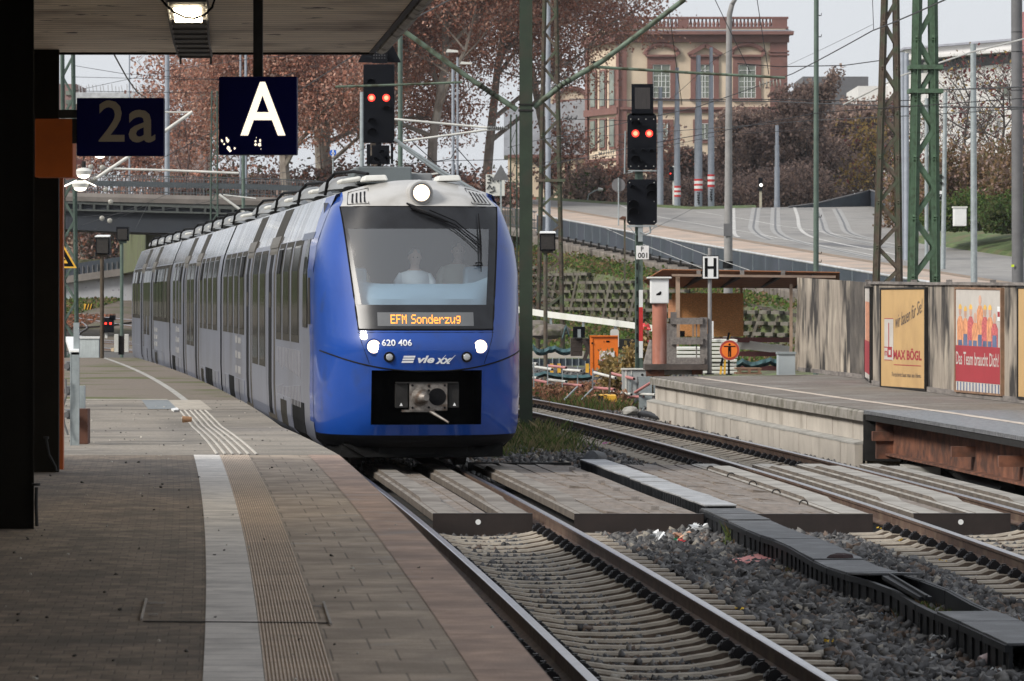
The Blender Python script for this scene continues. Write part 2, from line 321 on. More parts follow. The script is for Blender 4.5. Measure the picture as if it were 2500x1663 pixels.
# ---------------------------------------------------------------- near platform
m_pave = overlay(mat('brown paving brick', (.235,.182,.132), .8, var=.35, scale=7, bump=.25, bscale=50), (.12,.095,.072), 1.1, .42, .7)
bricks(m_pave, .105, .21, .004, .62, off=.5, vary=.26)
m_strip = overlay(mat('pale guide slab', (.74,.70,.65), .75, var=.12, scale=4, bump=.15), (.50,.47,.44), 3, .5, .75); bricks(m_strip, 5, .3, .006, .3, off=0, vary=.1)
m_rib = overlay(mat('ribbed tactile slab', (.74,.61,.49), .75, var=.15, scale=4), (.52,.43,.35), 4, .5, .7); bricks(m_rib, 5, .3, .008, .45, off=0, vary=.1); 
m_slab = overlay(overlay(mat('platform slab', (.40,.32,.245), .8, var=.25, scale=3, bump=.3, bscale=60), (.28,.225,.17), 1.6, .45, .7), (.42,.385,.35), 2.2, .6, .85); bricks(m_slab, .305, .62, .006, .55, off=.37, vary=.10)
m_edge = overlay(overlay(mat('reddish platform edge', (.46,.32,.245), .8, var=.22, scale=4, bump=.3, bscale=60), (.31,.225,.18), 1.5, .45, .7), (.34,.30,.28), 2, .58, .8); bricks(m_edge, 5, .98, .007, .5, off=0, vary=.15)
m_asph = overlay(overlay(mat('rough asphalt', (.27,.24,.20), .9, var=.3, scale=22, bump=1.0, bscale=45), (.155,.14,.12), .6, .42, .7), (.33,.30,.26), 1.7, .55, .8)
m_moss = overlay(mat('old asphalt with moss', (.18,.15,.12), .9, var=.25, scale=20, bump=.8, bscale=45), (.09,.10,.03), .45, .52, .66)
e = .004
for Y0, Y1 in ((-14, 10), (10, 43.9)):
    ribbon('platform_paving', -13, -1.50, Y0, Y1, lambda Y: .76, m_pave, rows=30)
    ribbon('platform_guide_strip', -1.50, -1.235, Y0, Y1, lambda Y: .764, m_strip)
    ribbon('platform_slabs', -.93, -.32, Y0, Y1, lambda Y: .76, m_slab, rows=2)
    ribbon('platform_edge_stone', -.32, .0, Y0, Y1, lambda Y: .763, m_edge)
# ribs: real ridges running along the platform
def ribs(name, offs, w, h, Y0, Y1, zf, m):
    b = MB(); b.uv = []; n = int((Y1-Y0)/1.2)+1
    for o in offs:
        rows = []; s = 0
        for i in range(n+1):
            Y = Y0+(Y1-Y0)*i/n; x = PE(Y)+o; z = zf(Y); rows.append([(x, Y, z-.002), (x+w*.2, Y, z+h), (x+w*.8, Y, z+h), (x+w, Y, z-.002)]); b.uv += [(o, Y*1.003), (o+.01, Y*1.003), (o+.02, Y*1.003), (o+.03, Y*1.003)]
        b.grid(rows)
    return b.build(name, m, kind='structure')
m_ribdark = mat('groove between ribs', (.36,.29,.23), .9, var=.3)
ribbon('platform_tactile_base', -1.235, -.93, -14, 43.9, lambda Y: .758, m_ribdark)
ribs('platform_tactile_ribs', [-1.234+k*.0169 for k in range(18)], .0115, .006, -14, 43.9, lambda Y: .759, m_rib)
for Y0, Y1, m in ((43.9, 75, m_asph), (75, 125, m_moss)):
    ribbon('platform_asphalt', -9.5 if Y0 > 50 else -10, -.02 if Y0 > 50 else 0, Y0, Y1, ZP, m, rows=8)
ribs('platform_tactile_lines', [-1.27+k*.082 for k in range(6)], .034, .006, 44.1, 68.5, lambda Y: ZP(Y)+.003, mat('worn white rib line', (.44,.41,.36), .8, var=.35, scale=9))
ribbon('platform_white_line', -1.05, -.93, 75, 125, lambda Y: ZP(Y)+.004, mat('worn white line', (.36,.35,.32), .8, var=.4, scale=5))
ribbon('platform_pale_patch', -1.28, -.72, 68.6, 75, lambda Y: ZP(Y)+.004, mat('pale patch', (.40,.36,.30), .85, var=.2, scale=5))
ribbon('platform_grey_patch', -1.75, -1.28, 69, 75, lambda Y: ZP(Y)+.004, mat('grey patch', (.20,.22,.23), .85, var=.2, scale=5))
ribbon('platform_cross_line', -8, -1.28, 75.2, 75.7, lambda Y: ZP(Y)+.005, mat('cross line', (.42,.38,.33), .85, var=.3, scale=5))
ribbon('platform_cross_seam', -8, -.1, 69.0, 69.12, lambda Y: ZP(Y)+.006, mat('seam', (.10,.09,.08), .85))
# platform body with face
b = MB(); rows = []
for i in range(71):
    Y = -14+i*(139/70.); x = PE(Y); z = ZP(Y); rows.append([(x-12, Y, -.4), (x-12, Y, z-.012), (x-.003, Y, z-.012), (x-.003, Y, z-.14), (x-.12, Y, z-.15), (x-.12, Y, -.4)])
b.grid(rows); b.f.append((len(b.v)-6, len(b.v)-5, len(b.v)-4, len(b.v)-3, len(b.v)-2, len(b.v)-1)); b.mi.append(0); b.build('platform', m_conc, kind='structure')
# embedded rail piece in paving, cup on the platform
b = MB(); p = G(345, 1475, .765); q = G(358, 1513, .765)
m_brack = mat('worn metal inlay', (.33,.30,.27), .6, .3)
for (a, c, d, e_) in (((357,1462),(345,1512),.012,0), ((360,1472),(405,1472),.012,0), ((362,1500),(385,1500),.012,0)):
    u = G(a[0], a[1], .768); v = G(c[0], c[1], .768); b.bar(u, v, .012, .01)
b.build('metal_inlay', m_brack, label='small worn metal bracket set in the brown paving, left of the pale strip', cat='inlay')
b = MB()
for (a, c) in (((1590/2.366+208-90,1470),(1612/2.366+213-88,1522)),): b.bar(G(790,1470,.769), G(808,1524,.769), .012, .01); b.bar(G(765,1480,.769), G(786,1480,.769), .012, .01)
b.build('metal_inlay', m_brack, label='small worn metal bracket at the right side of the ribbed strip', cat='inlay')
# dark steel channel across both strips
b = MB(); u = G(350, 1517, .766); v = G(800, 1521, .766); b.bar(u, v, .02, .006); b.build('drain_slot', m_dark, label='thin dark drain slot crossing the pale and ribbed strips', cat='drain slot')
t = thing('paper_cup', 'brown paper cup lying on its side on the white rib lines', 'cup', G(456, 1024, .6))
b = MB(); c = Vector(G(456, 1024, .64)); b.tube([c+Vector((-.06, 0, 0)), c+Vector((.065, .03, 0))], [.048, .036], 16); b.build('cup_body', mat('brown paper', (.40,.22,.11), .7), t)
b = MB(); b.tube([c+Vector((-.064, 0, 0)), c+Vector((-.06, 0, 0))], [.042, .042], 16); b.build('cup_mouth', mat('cup inside', (.62,.45,.28), .7), t)
b = MB(); b.plan([G(x, y, .61)[:2] for x, y in ((418,993),(432,990),(437,995),(424,997))], ZP(69)+.004, ZP(69)+.03); b.build('paper_scrap', m_white, label='white paper scrap on the platform beside the rib lines', cat='litter')
P_, S_ = [], []
for i in range(420):
    Y = random.uniform(18, 75); X = PE(Y)-random.uniform(.05, 5.5); P_.append((X, Y, ZP(Y)+.003)); S_.append(random.uniform(.006, .02))
ml = [mat('pale crumbs', (.5,.46,.4), .8), mat('dark crumbs', (.04,.035,.03), .8)]
stones('platform_crumbs', np.array(P_), np.array(S_), ml, 9, (.45, .55), label='scattered crumbs, chewing gum and small litter on the platform paving', cat='litter', kind='stuff')
# ---------------------------------------------------------------- canopy
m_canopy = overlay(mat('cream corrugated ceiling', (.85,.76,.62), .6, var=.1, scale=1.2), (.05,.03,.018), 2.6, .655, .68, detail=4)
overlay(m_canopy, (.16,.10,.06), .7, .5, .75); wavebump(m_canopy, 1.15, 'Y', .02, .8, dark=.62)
can = thing('platform_canopy', 'dark station canopy with cream corrugated underside over the near platform', 'canopy', (-6, 30, 4.7))
def CE(Y): return PE(Y)+.17
b = MB(); rows = []
for i in range(20): Y = -30+i*(70.2/19); rows.append([(CE(max(Y, 8))-14, Y, 4.7), (CE(max(Y, 8))-.05, Y, 4.7)])
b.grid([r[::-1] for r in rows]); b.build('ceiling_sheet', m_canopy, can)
b = MB(); rows = []
for i in range(20): Y = -30+i*(70.2/19); x = CE(max(Y, 8)); rows.append([(x-14, Y, 4.95), (x, Y, 4.95), (x, Y, 4.69), (x-.05, Y, 4.69), (x-.05, Y, 4.72)])
b.grid(rows); b.build('roof_sheet', m_dark, can)
b = MB(); x = CE(40.2); b.rng(x-14, x, 40.2, 40.26, 4.68, 4.96); b.build('end_fascia', m_dark, can)
b = MB(); m_gut = overlay(mat('stained white gutter', (.30,.29,.26), .6, var=.25, scale=4), (.06,.05,.03), 3, .5, .6)
pts = [(CE(8+i*1.8)+.07, 8+i*1.8, 4.74) for i in range(18)]+[(CE(40.2)+.07, 40.2, 4.74)]; b.tube(pts, .06, 8); b.build('gutter', m_gut, can)
# canopy columns
m_col = mat('dark column paint', (.012,.010,.007), .7, var=.2, spec=.1)
b = MB(); Y = 30.1; b.rng(GX(-160, Y), GX(78, Y), Y, Y+.10, .76, 4.7); b.rng(GX(76, Y), GX(83, Y), Y-.012, Y-.002, .76, 4.7); b.build('canopy_column', m_col, label='black canopy column at the left edge, nearest one', cat='column')
b = MB(); Y = 39.7; b.rng(GX(20, Y), GX(143, Y), Y, Y+.08, .76, 4.7); b.build('canopy_column', m_col, label='dark brown canopy column behind the orange box', cat='column')
b = MB(); Y = 30.0; b.rng(-12, GX(-100, Y), 29, 31, .76, 4.7); b.build('station_wall', m_col, label='black wall behind the nearest canopy column', cat='wall')
b = MB(); Y = 30; b.tube([W(89, 1190, Y), W(88, 1230, Y), W(90, 1285, Y)], .012, 8); b.cyl(W(88, 1186, Y), W(88, 1180, Y), .03); b.build('conduit', m_dark, label='thin dark conduit at the foot of the nearest column', cat='conduit')
b = MB(); Y = 39.6; b.tube([W(113, 1070, Y), W(120, 1110, Y), W(136, 1140, Y), W(138, 1150, Y)], .011, 8); b.cyl(W(113, 1072, Y), W(113, 1066, Y), .025); b.build('conduit', m_dark, label='dark cable at the foot of the second column', cat='conduit')
b = MB(); Y = 38.9; b.pbox(85, 290, 178, 433, Y, .3); b.build('orange_box', m_darkorange, label='dark orange box mounted on the second canopy column', cat='box', bevel=.01)
b = MB(); Y = 40.3; b.rng(GX(140, Y), GX(154, Y), Y, Y+.1, .76, GZ(430, Y)); b.build('orange_board', mat('orange red panel', (.40,.085,.012), .5, var=.1), label='narrow orange red panel behind the second canopy column', cat='panel')
b = MB(); Y = 41; b.rng(GX(131, Y), GX(137.5, Y), Y, Y+.4, .76, GZ(433, Y)); b.build('panel_frame', m_dgrey, label='grey frame strip along the orange red panel', cat='frame')
# light channel
t = thing('ceiling_light', 'dark channel light hanging under the canopy with one lit lamp', 'ceiling light', (-2.4, 33, 4.5))
b = MB(); za = 4.6; Ys = 32.0
def chan(py, z): return F*(z-EYE)/(HY-py)
x0 = -2.555; x1 = -2.305
def cx(Y): return pw([(8, -1.35), (30, -2.30), (36.3, -2.74), (41, -3.02)], Y)
rows = []
ya = 22; yb = chan(138, 4.60)
for i in range(25):
    Y = lerp(ya, yb, i/24); c = cx(Y); rows.append([(c-.115, Y, 4.69), (c-.135, Y, 4.60), (c+.135, Y, 4.60), (c+.115, Y, 4.69)])
b.grid(rows); b.build('housing', m_dark, t)
b = MB()
for i in range(26):
    Y = lerp(ya, yb, i/25.); c = cx(Y); b.rng(c-.15, c+.15, Y-.02, Y+.02, 4.585, 4.61)
for s in (-1, 1): b.bar((cx(yb)+s*.14, yb+.05, 4.66), (cx(yb)+s*.14, yb+.05, 4.53), .02); 
b.tube([(cx(ya)-.15, ya, 4.6)]+[(cx(lerp(ya, yb, i/8.))-.15, lerp(ya, yb, i/8.), 4.6) for i in range(1, 9)], .012, 6); b.tube([(cx(lerp(ya, yb, i/8.))+.15, lerp(ya, yb, i/8.), 4.6) for i in range(9)], .012, 6)
b.build('louvre', m_dgrey, t)
b = MB(); Yl0 = chan(53, 4.58); Yl1 = chan(20, 4.58)
u_, v_ = cx(Yl1), cx(Yl0); b.hexa([(u_-.105, Yl1, 4.575), (u_+.105, Yl1, 4.575), (v_+.105, Yl0, 4.575), (v_-.105, Yl0, 4.575), (u_-.105, Yl1, 4.582), (u_+.105, Yl1, 4.582), (v_+.105, Yl0, 4.582), (v_-.105, Yl0, 4.582)]); b.build('lamp', m_tubelamp, t)
b = MB(); Y = 30.5; q = [W(px, py, Y) for px, py in ((392,-4),(405,12),(425,30),(450,42),(475,45),(500,36),(518,18),(525,-6))]; b.tube(q, .009, 8); b.build('cable_loop', m_black, label='black cable loop hanging in front of the lit canopy lamp', cat='cable')
# ---------------------------------------------------------------- text helpers
def text2d(s, w, h, bold=.0, shear=0, res=3):
    cu = bpy.data.curves.new('txt', 'FONT'); cu.body = s; cu.size = 1; cu.offset = bold; cu.shear = shear; cu.resolution_u = res; ob = bpy.data.objects.new('txt', cu); COL.objects.link(ob)
    bpy.context.view_layer.update(); me = bpy.data.meshes.new_from_object(ob.evaluated_get(bpy.context.evaluated_depsgraph_get())); v = np.array([tuple(x.co) for x in me.vertices]); f = [tuple(p.vertices) for p in me.polygons]
    bpy.data.objects.remove(ob); bpy.data.meshes.remove(me); v = v[:, :2]; v -= v.min(0); d = v.max(0); v[:, 0] *= w/d[0]; v[:, 1] *= (h/d[1] if h else w/d[0]); return v, f
def ptext(name, s, a, b_, c, d, Y, m, parent=None, bold=0, shear=0, rise=0, **kw):   # text filling the pixel rectangle at depth Y, facing the camera side
    v, f = text2d(s, GX(c, Y)-GX(a, Y), GZ(b_, Y)-GZ(d, Y), bold, shear); x0 = GX(a, Y); z0 = GZ(d, Y); q = MB(); q.add([(x0+x, Y, z0+z+rise*x) for x, z in v], f); return q.build(name, m, parent, **kw)
def rect(q, x0, x1, Y, z0, z1): q.add([(x0, Y, z0), (x1, Y, z0), (x1, Y, z1), (x0, Y, z1)], [(0, 1, 2, 3)]); return q
# hanging signs
Y = 32.0
t = thing('platform_sector_sign', 'lit dark blue sign with white letter A hanging from the canopy', 'sign', (GX(630, Y), Y, GZ(378, Y)))
b = MB(); b.pbox(534, 187, 725, 378, Y, .16); b.build('sign_box', m_blue, t, bevel=.008)
b = MB(); b.pbox(618, -22, 641, 187, Y+.04, .07); b.build('hanger', m_dark, t)
ptext('letter', 'A', 587, 200, 697, 331, Y-.004, m_creamlit, t, bold=.008)
b = MB()
for (x, y, r) in ((542,344,3),(553,337,2.5),(556,343,4),(558,362,4.5),(562,368,3),(573,362,2.5),(624,345,2.2),(624,353,3),(635,343,3),(634,353,4),(626,336,1),(547,352,2),(637,364,1)):
    p = W(x, y, Y-.005); n = 9; rr = r*Y/F*1.15; b.add([p]+[(p[0]+rr*random.uniform(.6, 1.2)*math.cos(k*6.28/n), p[1], p[2]+rr*random.uniform(.6, 1.5)*math.sin(k*6.28/n)) for k in range(n)], [(0, 1+k, 1+(k+1) % n) for k in range(n)])
b.build('chipped_patch', m_creamlit, t)
Y = 37.5
t = thing('platform_number_sign', 'unlit dark blue sign reading 2a on an arm beside the orange box', 'sign', (GX(294, Y), Y, GZ(380, Y)))
b = MB(); b.pbox(187, 239, 400, 381, Y, .14); b.build('sign_box', m_blue, t, bevel=.008); b = MB(); b.pbox(141, 268, 190, 288, Y+.03, .06); b.pbox(176, 290, 190, 350, Y+.03, .06); b.build('arm', m_dark, t)
ptext('digit', '2', 241, 245, 304, 346, Y-.004, m_creamdim, t, bold=.012); ptext('letter', 'a', 314, 268, 379, 348, Y-.004, m_creamdim, t, bold=.012)
# triangular warning sign
Y = 56
t = thing('warning_sign', 'yellow triangular electric warning sign half hidden by the orange red panel', 'sign', (GX(138, Y), Y, ZP(Y)))
def tri(q, cx_, cy_, h, Y, th):
    x = GX(cx_, Y); z = GZ(cy_, Y); h = h*Y/F; q.prism([(x-h*.577, z-h/3), (x+h*.577, z-h/3), (x, z+h*2/3)], Y, Y+th)
b = MB(); tri(b, 138, 626, 86, Y, .01); b.build('plate', m_yellow, t); b = MB(); tri(b, 138, 626, 73, Y-.004, .003); b.build('black_rim', m_black, t); b = MB(); tri(b, 138, 627, 48, Y-.008, .003); b.build('inner_field', m_yellow, t)
b = MB(); Z = lambda y: GZ(y, Y-.012); X_ = lambda x: GX(x, Y-.012); b.prism([(X_(138), Z(604)), (X_(147), Z(622)), (X_(141), Z(622)), (X_(149), Z(640)), (X_(134), Z(618)), (X_(139), Z(618))], Y-.012, Y-.009); b.pbox(150, 618, 158, 621, Y-.012, .003); b.pbox(151, 632, 159, 635, Y-.012, .003); b.build('flash_symbol', m_black, t)
b = MB(); b.cyl((GX(138, Y), Y+.03, ZP(Y)), (GX(138, Y), Y+.03, GZ(590, Y)), .03); b.build('post', m_galv, t)
# steel barrier
t = thing('steel_barrier', 'galvanised steel barrier along the left side of the platform', 'barrier', (-5, 48.3, .7))
Y = 48.3; b = MB(); b.rng(GX(171, Y), GX(193, Y), Y, Y+.04, ZP(Y), GZ(860, Y)); b.rng(GX(171, Y), GX(174, Y), Y-.003, Y+.12, ZP(Y), GZ(860, Y)); b.build('end_plate', m_galv, t)
b = MB(); b.hexa([(GX(171, Y), Y, GZ(866, Y)), (GX(193, Y), Y, GZ(866, Y)), (-6.42, 63, 1.72), (-6.6, 63, 1.72), (GX(171, Y), Y, GZ(856, Y)), (GX(193, Y), Y, GZ(856, Y)), (-6.42, 63, 1.79), (-6.6, 63, 1.79)]); b.build('top_cap', m_white, t)
b = MB(); b.rng(GX(146, Y), GX(160, Y), Y+1.5, Y+1.56, ZP(Y), GZ(790, Y)); b.rng(GX(149, Y), GX(170, Y), Y+1.7, Y+1.8, ZP(Y)+.0, GZ(950, Y)); b.build('inner_post', m_galv, t)
b = MB()
for z in (.35, .62, .9):
    b.bar((GX(152, Y), Y+.6, .7+z), (GX(170, Y), Y+.02, .7+z), .06, .1)
    b.cyl((GX(162, Y), Y+.2, .7+z), (GX(162, Y), Y-.0, .7+z), .035, n=8)
b.tube([W(160, 925, Y-.05), W(162, 965, Y-.05), W(152, 1000, Y-.05), W(157, 1035, Y-.05), W(166, 1062, Y-.05)], .012, 6)
b.build('bracket', m_dgrey, t)
b = MB(); Y = 47; b.rng(GX(143, Y), GX(172, Y), Y+1.9, Y+2.2, .7, GZ(1010, Y)); b.build('brown_plinth', mat('dark red brown steel', (.09,.035,.02), .7), label='dark red brown plinth at the foot of the steel barrier', cat='plinth')
# ---------------------------------------------------------------- board crossing
m_cpan = overlay(overlay(mat('crossing concrete', (.33,.315,.285), .75, var=.15, scale=5, bump=.15), (.18,.165,.145), 2.5, .45, .7), (.10,.09,.08), 1.1, .55, .75)
m_deck = overlay(mat('grey crossing boards', (.17,.14,.115), .8, var=.25, scale=3, bump=.3, bscale=20, stretch=(3,.7,3)), (.25,.235,.22), 2, .5, .75)
m_plate = mat('dark brown steel plate', (.020,.013,.011), .6, .0, var=.25, scale=5)
m_cpanside = mat('dark panel side', (.095,.078,.062), .85, var=.35, scale=4)  # panel side faces in a darker brown than the tops
m_cpan2 = overlay(overlay(mat('worn shaded crossing concrete', (.22,.20,.175), .8, var=.2, scale=5, bump=.2), (.12,.105,.09), 2.5, .42, .62), (.30,.28,.25), 1.4, .58, .72)  # worn copy for the platform track, darkened to paint in the train's shade
def cstrip(fn, o0, o1, Ya, Yb, label, ends=True):
    t = thing('crossing_panel', label, 'panel', (fn(Ya)+(o0+o1)/2, Ya, -.05)); b = MB(); rows = []
    prof = [(0, 0, 0), (2.6, 0, 0), (3.0, .035, .05), (8, .035, .05), (Yb-Ya-1.6, .035, .05), (Yb-Ya-1.3, 0, 0), (Yb-Ya, 0, 0)]
    L = []
    for i in range(len(prof)-1):
        for k in range(3): tt = k/3; L.append((lerp(prof[i][0], prof[i+1][0], tt), lerp(prof[i][1], prof[i+1][1], tt)))
    L.append((prof[-1][0], 0))
    for s, h in L:
        Y = Ya+s; x0 = fn(Y)+o0; x1 = fn(Y)+o1; g = .035 if h > .01 else .0
        rows.append([(x0, Y, -.09), (x0, Y, -.012), (x0+.035, Y, -.004), (x0+.04, Y, -.002), (x0+.05, Y, h+.002), (x1-.05, Y, h+.002), (x1-.04, Y, -.002), (x1-.035, Y, -.004), (x1, Y, -.012), (x1, Y, -.09)])
    b.grid(rows); b.mi = [1 if i % 9 in (0, 3, 8) else 0 for i in range(len(b.f))]; n = len(b.v); b.f += [tuple(range(9, -1, -1)), tuple(range(n-10, n))]; b.mi += [0, 0]; b.build('panel_slab', [m_cpan if fn is C2 else m_cpan2, m_cpanside], t)
    return t
YA, YB = 47.05, 60.7
cstrip(C1, -.50, -.17, YA, YB, 'pale concrete crossing panel just inside the left rail of the platform track')
cstrip(C1, .25, .58, YA, YB, 'pale concrete crossing panel just inside the right rail of the platform track')
cstrip(C1, 1.08, 1.40, YA, YB, 'pale concrete crossing panel outside the right rail of the platform track')
cstrip(C2, -1.40, -1.02, YA, YB, 'pale concrete crossing panel outside the left rail of the right hand track')
cstrip(C2, -.53, -.2, YA, YB, 'pale concrete crossing panel just inside the left rail of the right hand track')
cstrip(C2, .1, .50, YA, YB, 'pale concrete crossing panel just inside the right rail of the right hand track')
cstrip(C2, 1.0, 1.32, YA, YB, 'pale concrete crossing panel between the right hand track and the black hose')
def boards(label, fa, fb, n, Ya, Yb, z=-.02, seed=1):
    random.seed(seed); t = thing('board_deck', label, 'boarding', (fa(Ya), Ya, z)); b = MB()
    for k in range(n):
        cuts = sorted([Ya, Yb]+[random.uniform(Ya+2, Yb-2) for _ in range(2)])
        for c0, c1 in zip(cuts, cuts[1:]):
            if c1-c0 < .3: continue
            dz = random.uniform(-.012, .012); rows = []; m = 6
            for i in range(m+1):
                Y = lerp(c0+.015, c1-.015, i/m); x0 = lerp(fa(Y), fb(Y), k/n)+.008; x1 = lerp(fa(Y), fb(Y), (k+1)/n)-.008; w = dz+(random.uniform(0, .03) if i in (0, m) else 0)
                rows.append([(x0, Y, z-.08), (x0, Y, z+w), (x1, Y, z+dz*.5), (x1, Y, z-.08)])
            b.grid(rows)
            for rr, rev in ((rows[0], 0), (rows[-1], 1)): b.add(rr, [(0, 1, 2, 3) if rev else (3, 2, 1, 0)])
    b.build('boards', m_deck, t); return t
boards('brown boards between the two concrete panels inside the platform track', lambda Y: C1(Y)-.17, lambda Y: C1(Y)+.12, 2, YA, YB, seed=2)
TR = [(1447,1122),(1500,1140),(1545,1156),(1600,1177),(1655,1197),(1700,1212),(1760,1232),(1830,1262),(1880,1283),(1915,1297),(1945,1306),(1985,1322),(2015,1338),(2048,1356),(2085,1372),(2130,1386),(2190,1402),(2250,1424),(2310,1458),(2360,1480),(2420,1504),(2480,1530),(2540,1556)]
TRP = [G(x, y, .07) for x, y in TR]
def trx(Y):
    q = sorted([(p[1], p[0]) for p in TRP]); return pw(q, Y)
boards('weathered grey boards between the platform track and the black cable trough', lambda Y: C1(Y)+1.42, lambda Y: min(trx(Y)-.28, C1(Y)+2.62), 4, YA+.05, YB, seed=5)
boards('worn grey brown boards between the black cable trough and the right hand track', lambda Y: max(trx(Y)+.25, C2(Y)-3.1), lambda Y: C2(Y)-1.42, 5, YA+.05, YB, seed=8)
boards('narrow boards in the middle of the right hand track', lambda Y: C2(Y)-.2, lambda Y: C2(Y)-.02, 1, YA, YB, seed=9)
def plate(x0, x1, Y, z0, z1, label, hole=None):
    b = MB(); b.k = 0; b.rng(x0, x1, Y, Y+.02, z0, z1); b.rng(x0, x1, Y, Y+.1, z1-.004, z1+.004)
    if hole: b.k = 1; b.lathe((hole, Y-.004, z1-.09), [(.03, 0), (.03, .002)], 16, 'y')
    b.build('steel_plate', [m_plate, m_white], label=label, cat='plate')
yy = YA-.06
plate(C1(YA)-.50, C1(YA)+.6, yy, -.25, -.005, 'dark steel end plate with a white dot between the rails of the platform track', C1(YA)+.0)
plate(C1(YA)+1.06, trx(YA)-.25, yy, -.25, -.01, 'long dark steel end plate between the platform track and the cable trough')
plate(max(trx(YA)+.2, C2(YA)-3.2), C2(YA)-1.0, yy, -.25, -.012, 'dark steel end plate between the cable trough and the right hand track')
plate(C2(YA)-.55, C2(YA)+.52, yy, -.25, -.005, 'dark steel end plate with a pale dot between the rails of the right hand track', C2(YA)-.03)
b = MB(); b.rng(C1(YB)+1.0, trx(YB)-.3, YB+.02, YB+.1, -.1, .02); b.build('edge_beam', m_dark, label='dark beam along the far edge of the board crossing, beside the grass', cat='beam')
for k, (x, y) in enumerate(((1397,1146),(1430,1162),(1468,1178),(1505,1196),(1550,1218),(1599,1242))):
    p = G(x, y, 0); b = MB(); b.rng(p[0]-.045, p[0]+.045, p[1], p[1]+.1, -.1, .03); b.build('peg_block', m_wood, label='small dark block on the edge of the grey boards beside the trough', cat='block', group='small blocks beside the trough')
for k, (x, y) in enumerate(((1735,1147),(1785,1164),(1838,1184),(1895,1205),(1962,1232))):
    p = G(x, y, 0); b = MB(); b.tube([(p[0]+.05*math.cos(a), p[1], p[2]+.05*math.sin(a)) for a in np.linspace(0, 3.14, 8)], .009, 5); b.build('lifting_loop', m_dark, label='small dark lifting loop at the side of a concrete crossing panel', cat='loop', group='lifting loops on the crossing panel')
# ---------------------------------------------------------------- black cable trough
m_tr = overlay(mat('black plastic trough', (.010,.011,.013), .55, var=.3, scale=4, spec=.25), (.022,.022,.024), 2, .55, .8)
m_lid2 = overlay(mat('pale trough lid', (.27,.275,.28), .45, .0, var=.2, scale=5, bump=.2, bscale=90), (.40,.41,.42), 1.5, .5, .75)
m_lid = overlay(mat('grey trough lid', (.050,.052,.055), .55, .0, var=.25, scale=5, bump=.25, bscale=90), (.12,.123,.127), 2.5, .5, .75)
t = thing('cable_trough', 'long black plastic cable trough with grey lids snaking between the two tracks', 'cable trough', tuple(TRP[8]))
P2 = []
for a, c in zip(TRP, TRP[1:]):
    d = math.dist(a, c); n = max(1, int(d/.9))
    for i in range(n): P2.append(Vector(a).lerp(Vector(c), i/n))
P2.append(Vector(TRP[-1]))
for i, (a, c) in enumerate(zip(P2, P2[1:])):
    d = (c-a); d.z = 0; d.normalize(); nrm = Vector((d.y, -d.x, 0)); near = a.y < 47.6; w = .17 if not near else .215; hz = .07 if not near else .03
    a2 = a+d*.008; c2 = c-d*.008
    b = MB()
    for s in (-1, 1):
        o = nrm*w*s; b.hexa([Vector((*(a2+o).xy, -.27)), Vector((*(a2+o-nrm*.025*s).xy, -.27)), Vector((*(c2+o-nrm*.025*s).xy, -.27)), Vector((*(c2+o).xy, -.27)), Vector((*(a2+o).xy, hz-.02)), Vector((*(a2+o-nrm*.025*s).xy, hz-.02)), Vector((*(c2+o-nrm*.025*s).xy, hz-.02)), Vector((*(c2+o).xy, hz-.02))])
        nr = 8 if not near else 3
        for k in range(nr):
            q = a2.lerp(c2, (k+.5)/nr)+o*1.02; b.bar((q.x, q.y, -.25), (q.x, q.y, hz-.03), .022 if near else .014)
        if near: q0 = a2+o*1.06; q1 = c2+o*1.06; b.bar((q0.x, q0.y, hz-.04), (q1.x, q1.y, hz-.04), .03, .05)
    b.build('trough_side', m_tr, t)
    open_ = 2160 < HX+F*a.x/a.y < 2330 and a.y < 45
    tilt = random.uniform(-.006, .012) if not (2160 < HX+F*c.x/c.y < 2200) else .05
    if not open_:
        b = MB(); o = nrm*(w+.012); z = hz+random.uniform(0, .006); e0 = a2; e1 = c2
        b.hexa([Vector((*(e0-o).xy, z-.02)), Vector((*(e0+o).xy, z-.02)), Vector((*(e1+o).xy, z-.02+tilt)), Vector((*(e1-o).xy, z-.02+tilt)), Vector((*(e0-o).xy, z)), Vector((*(e0+o).xy, z)), Vector((*(e1+o).xy, z+tilt)), Vector((*(e1-o).xy, z+tilt))])
        b.build('lid', m_lid if near else m_lid2, t, bevel=.004)
p = Vector(TRP[0]); b = MB(); b.tube([p+Vector((-.12, .1, -.1)), p+Vector((0, .15, .0)), p+Vector((.12, .35, -.02))], [.1, .13, .12], 12); b.build('trough_end', m_lid, t, smooth=True)
b = MB(); p0 = G(2168, 1410, .1); p1 = G(2260, 1462, .04); b.bar(p0, p1, .1, .03); q = G(2172, 1404, .12); b.bar(q, G(2262, 1458, .06), .02, .03); b.build('loose_lid', m_tr, t)
# bricks, stones and litter on the ballast
random.seed(12)
def rock(px, py, z, r, m, label, sq=(1, 1, .6), name='stone', cat='stone'):
    p = G(px, py, z); b = MB(); vs = []; n = 9
    prof = [(.35, 0), (.9, .15), (1, .5), (.8, .85), (.3, 1)]
    for h in prof:
        for k in range(n): a = 6.28*k/n; j = random.uniform(.8, 1.15); vs.append((p[0]+r*sq[0]*h[0]*j*math.cos(a), p[1]+r*sq[1]*h[0]*j*math.sin(a), z-.02+r*sq[2]*2*h[1]*random.uniform(.93, 1.05)))
    b.add(vs, [(i*n+k, i*n+(k+1) % n, (i+1)*n+(k+1) % n, (i+1)*n+k) for i in range(4) for k in range(n)]+[tuple(range(4*n, 5*n))]); b.build(name, m, label=label, cat=cat)
m_brick = overlay(mat('broken brick', (.20,.06,.045), .85, var=.3, scale=12, bump=.5), (.10,.04,.035), 8, .5, .7)
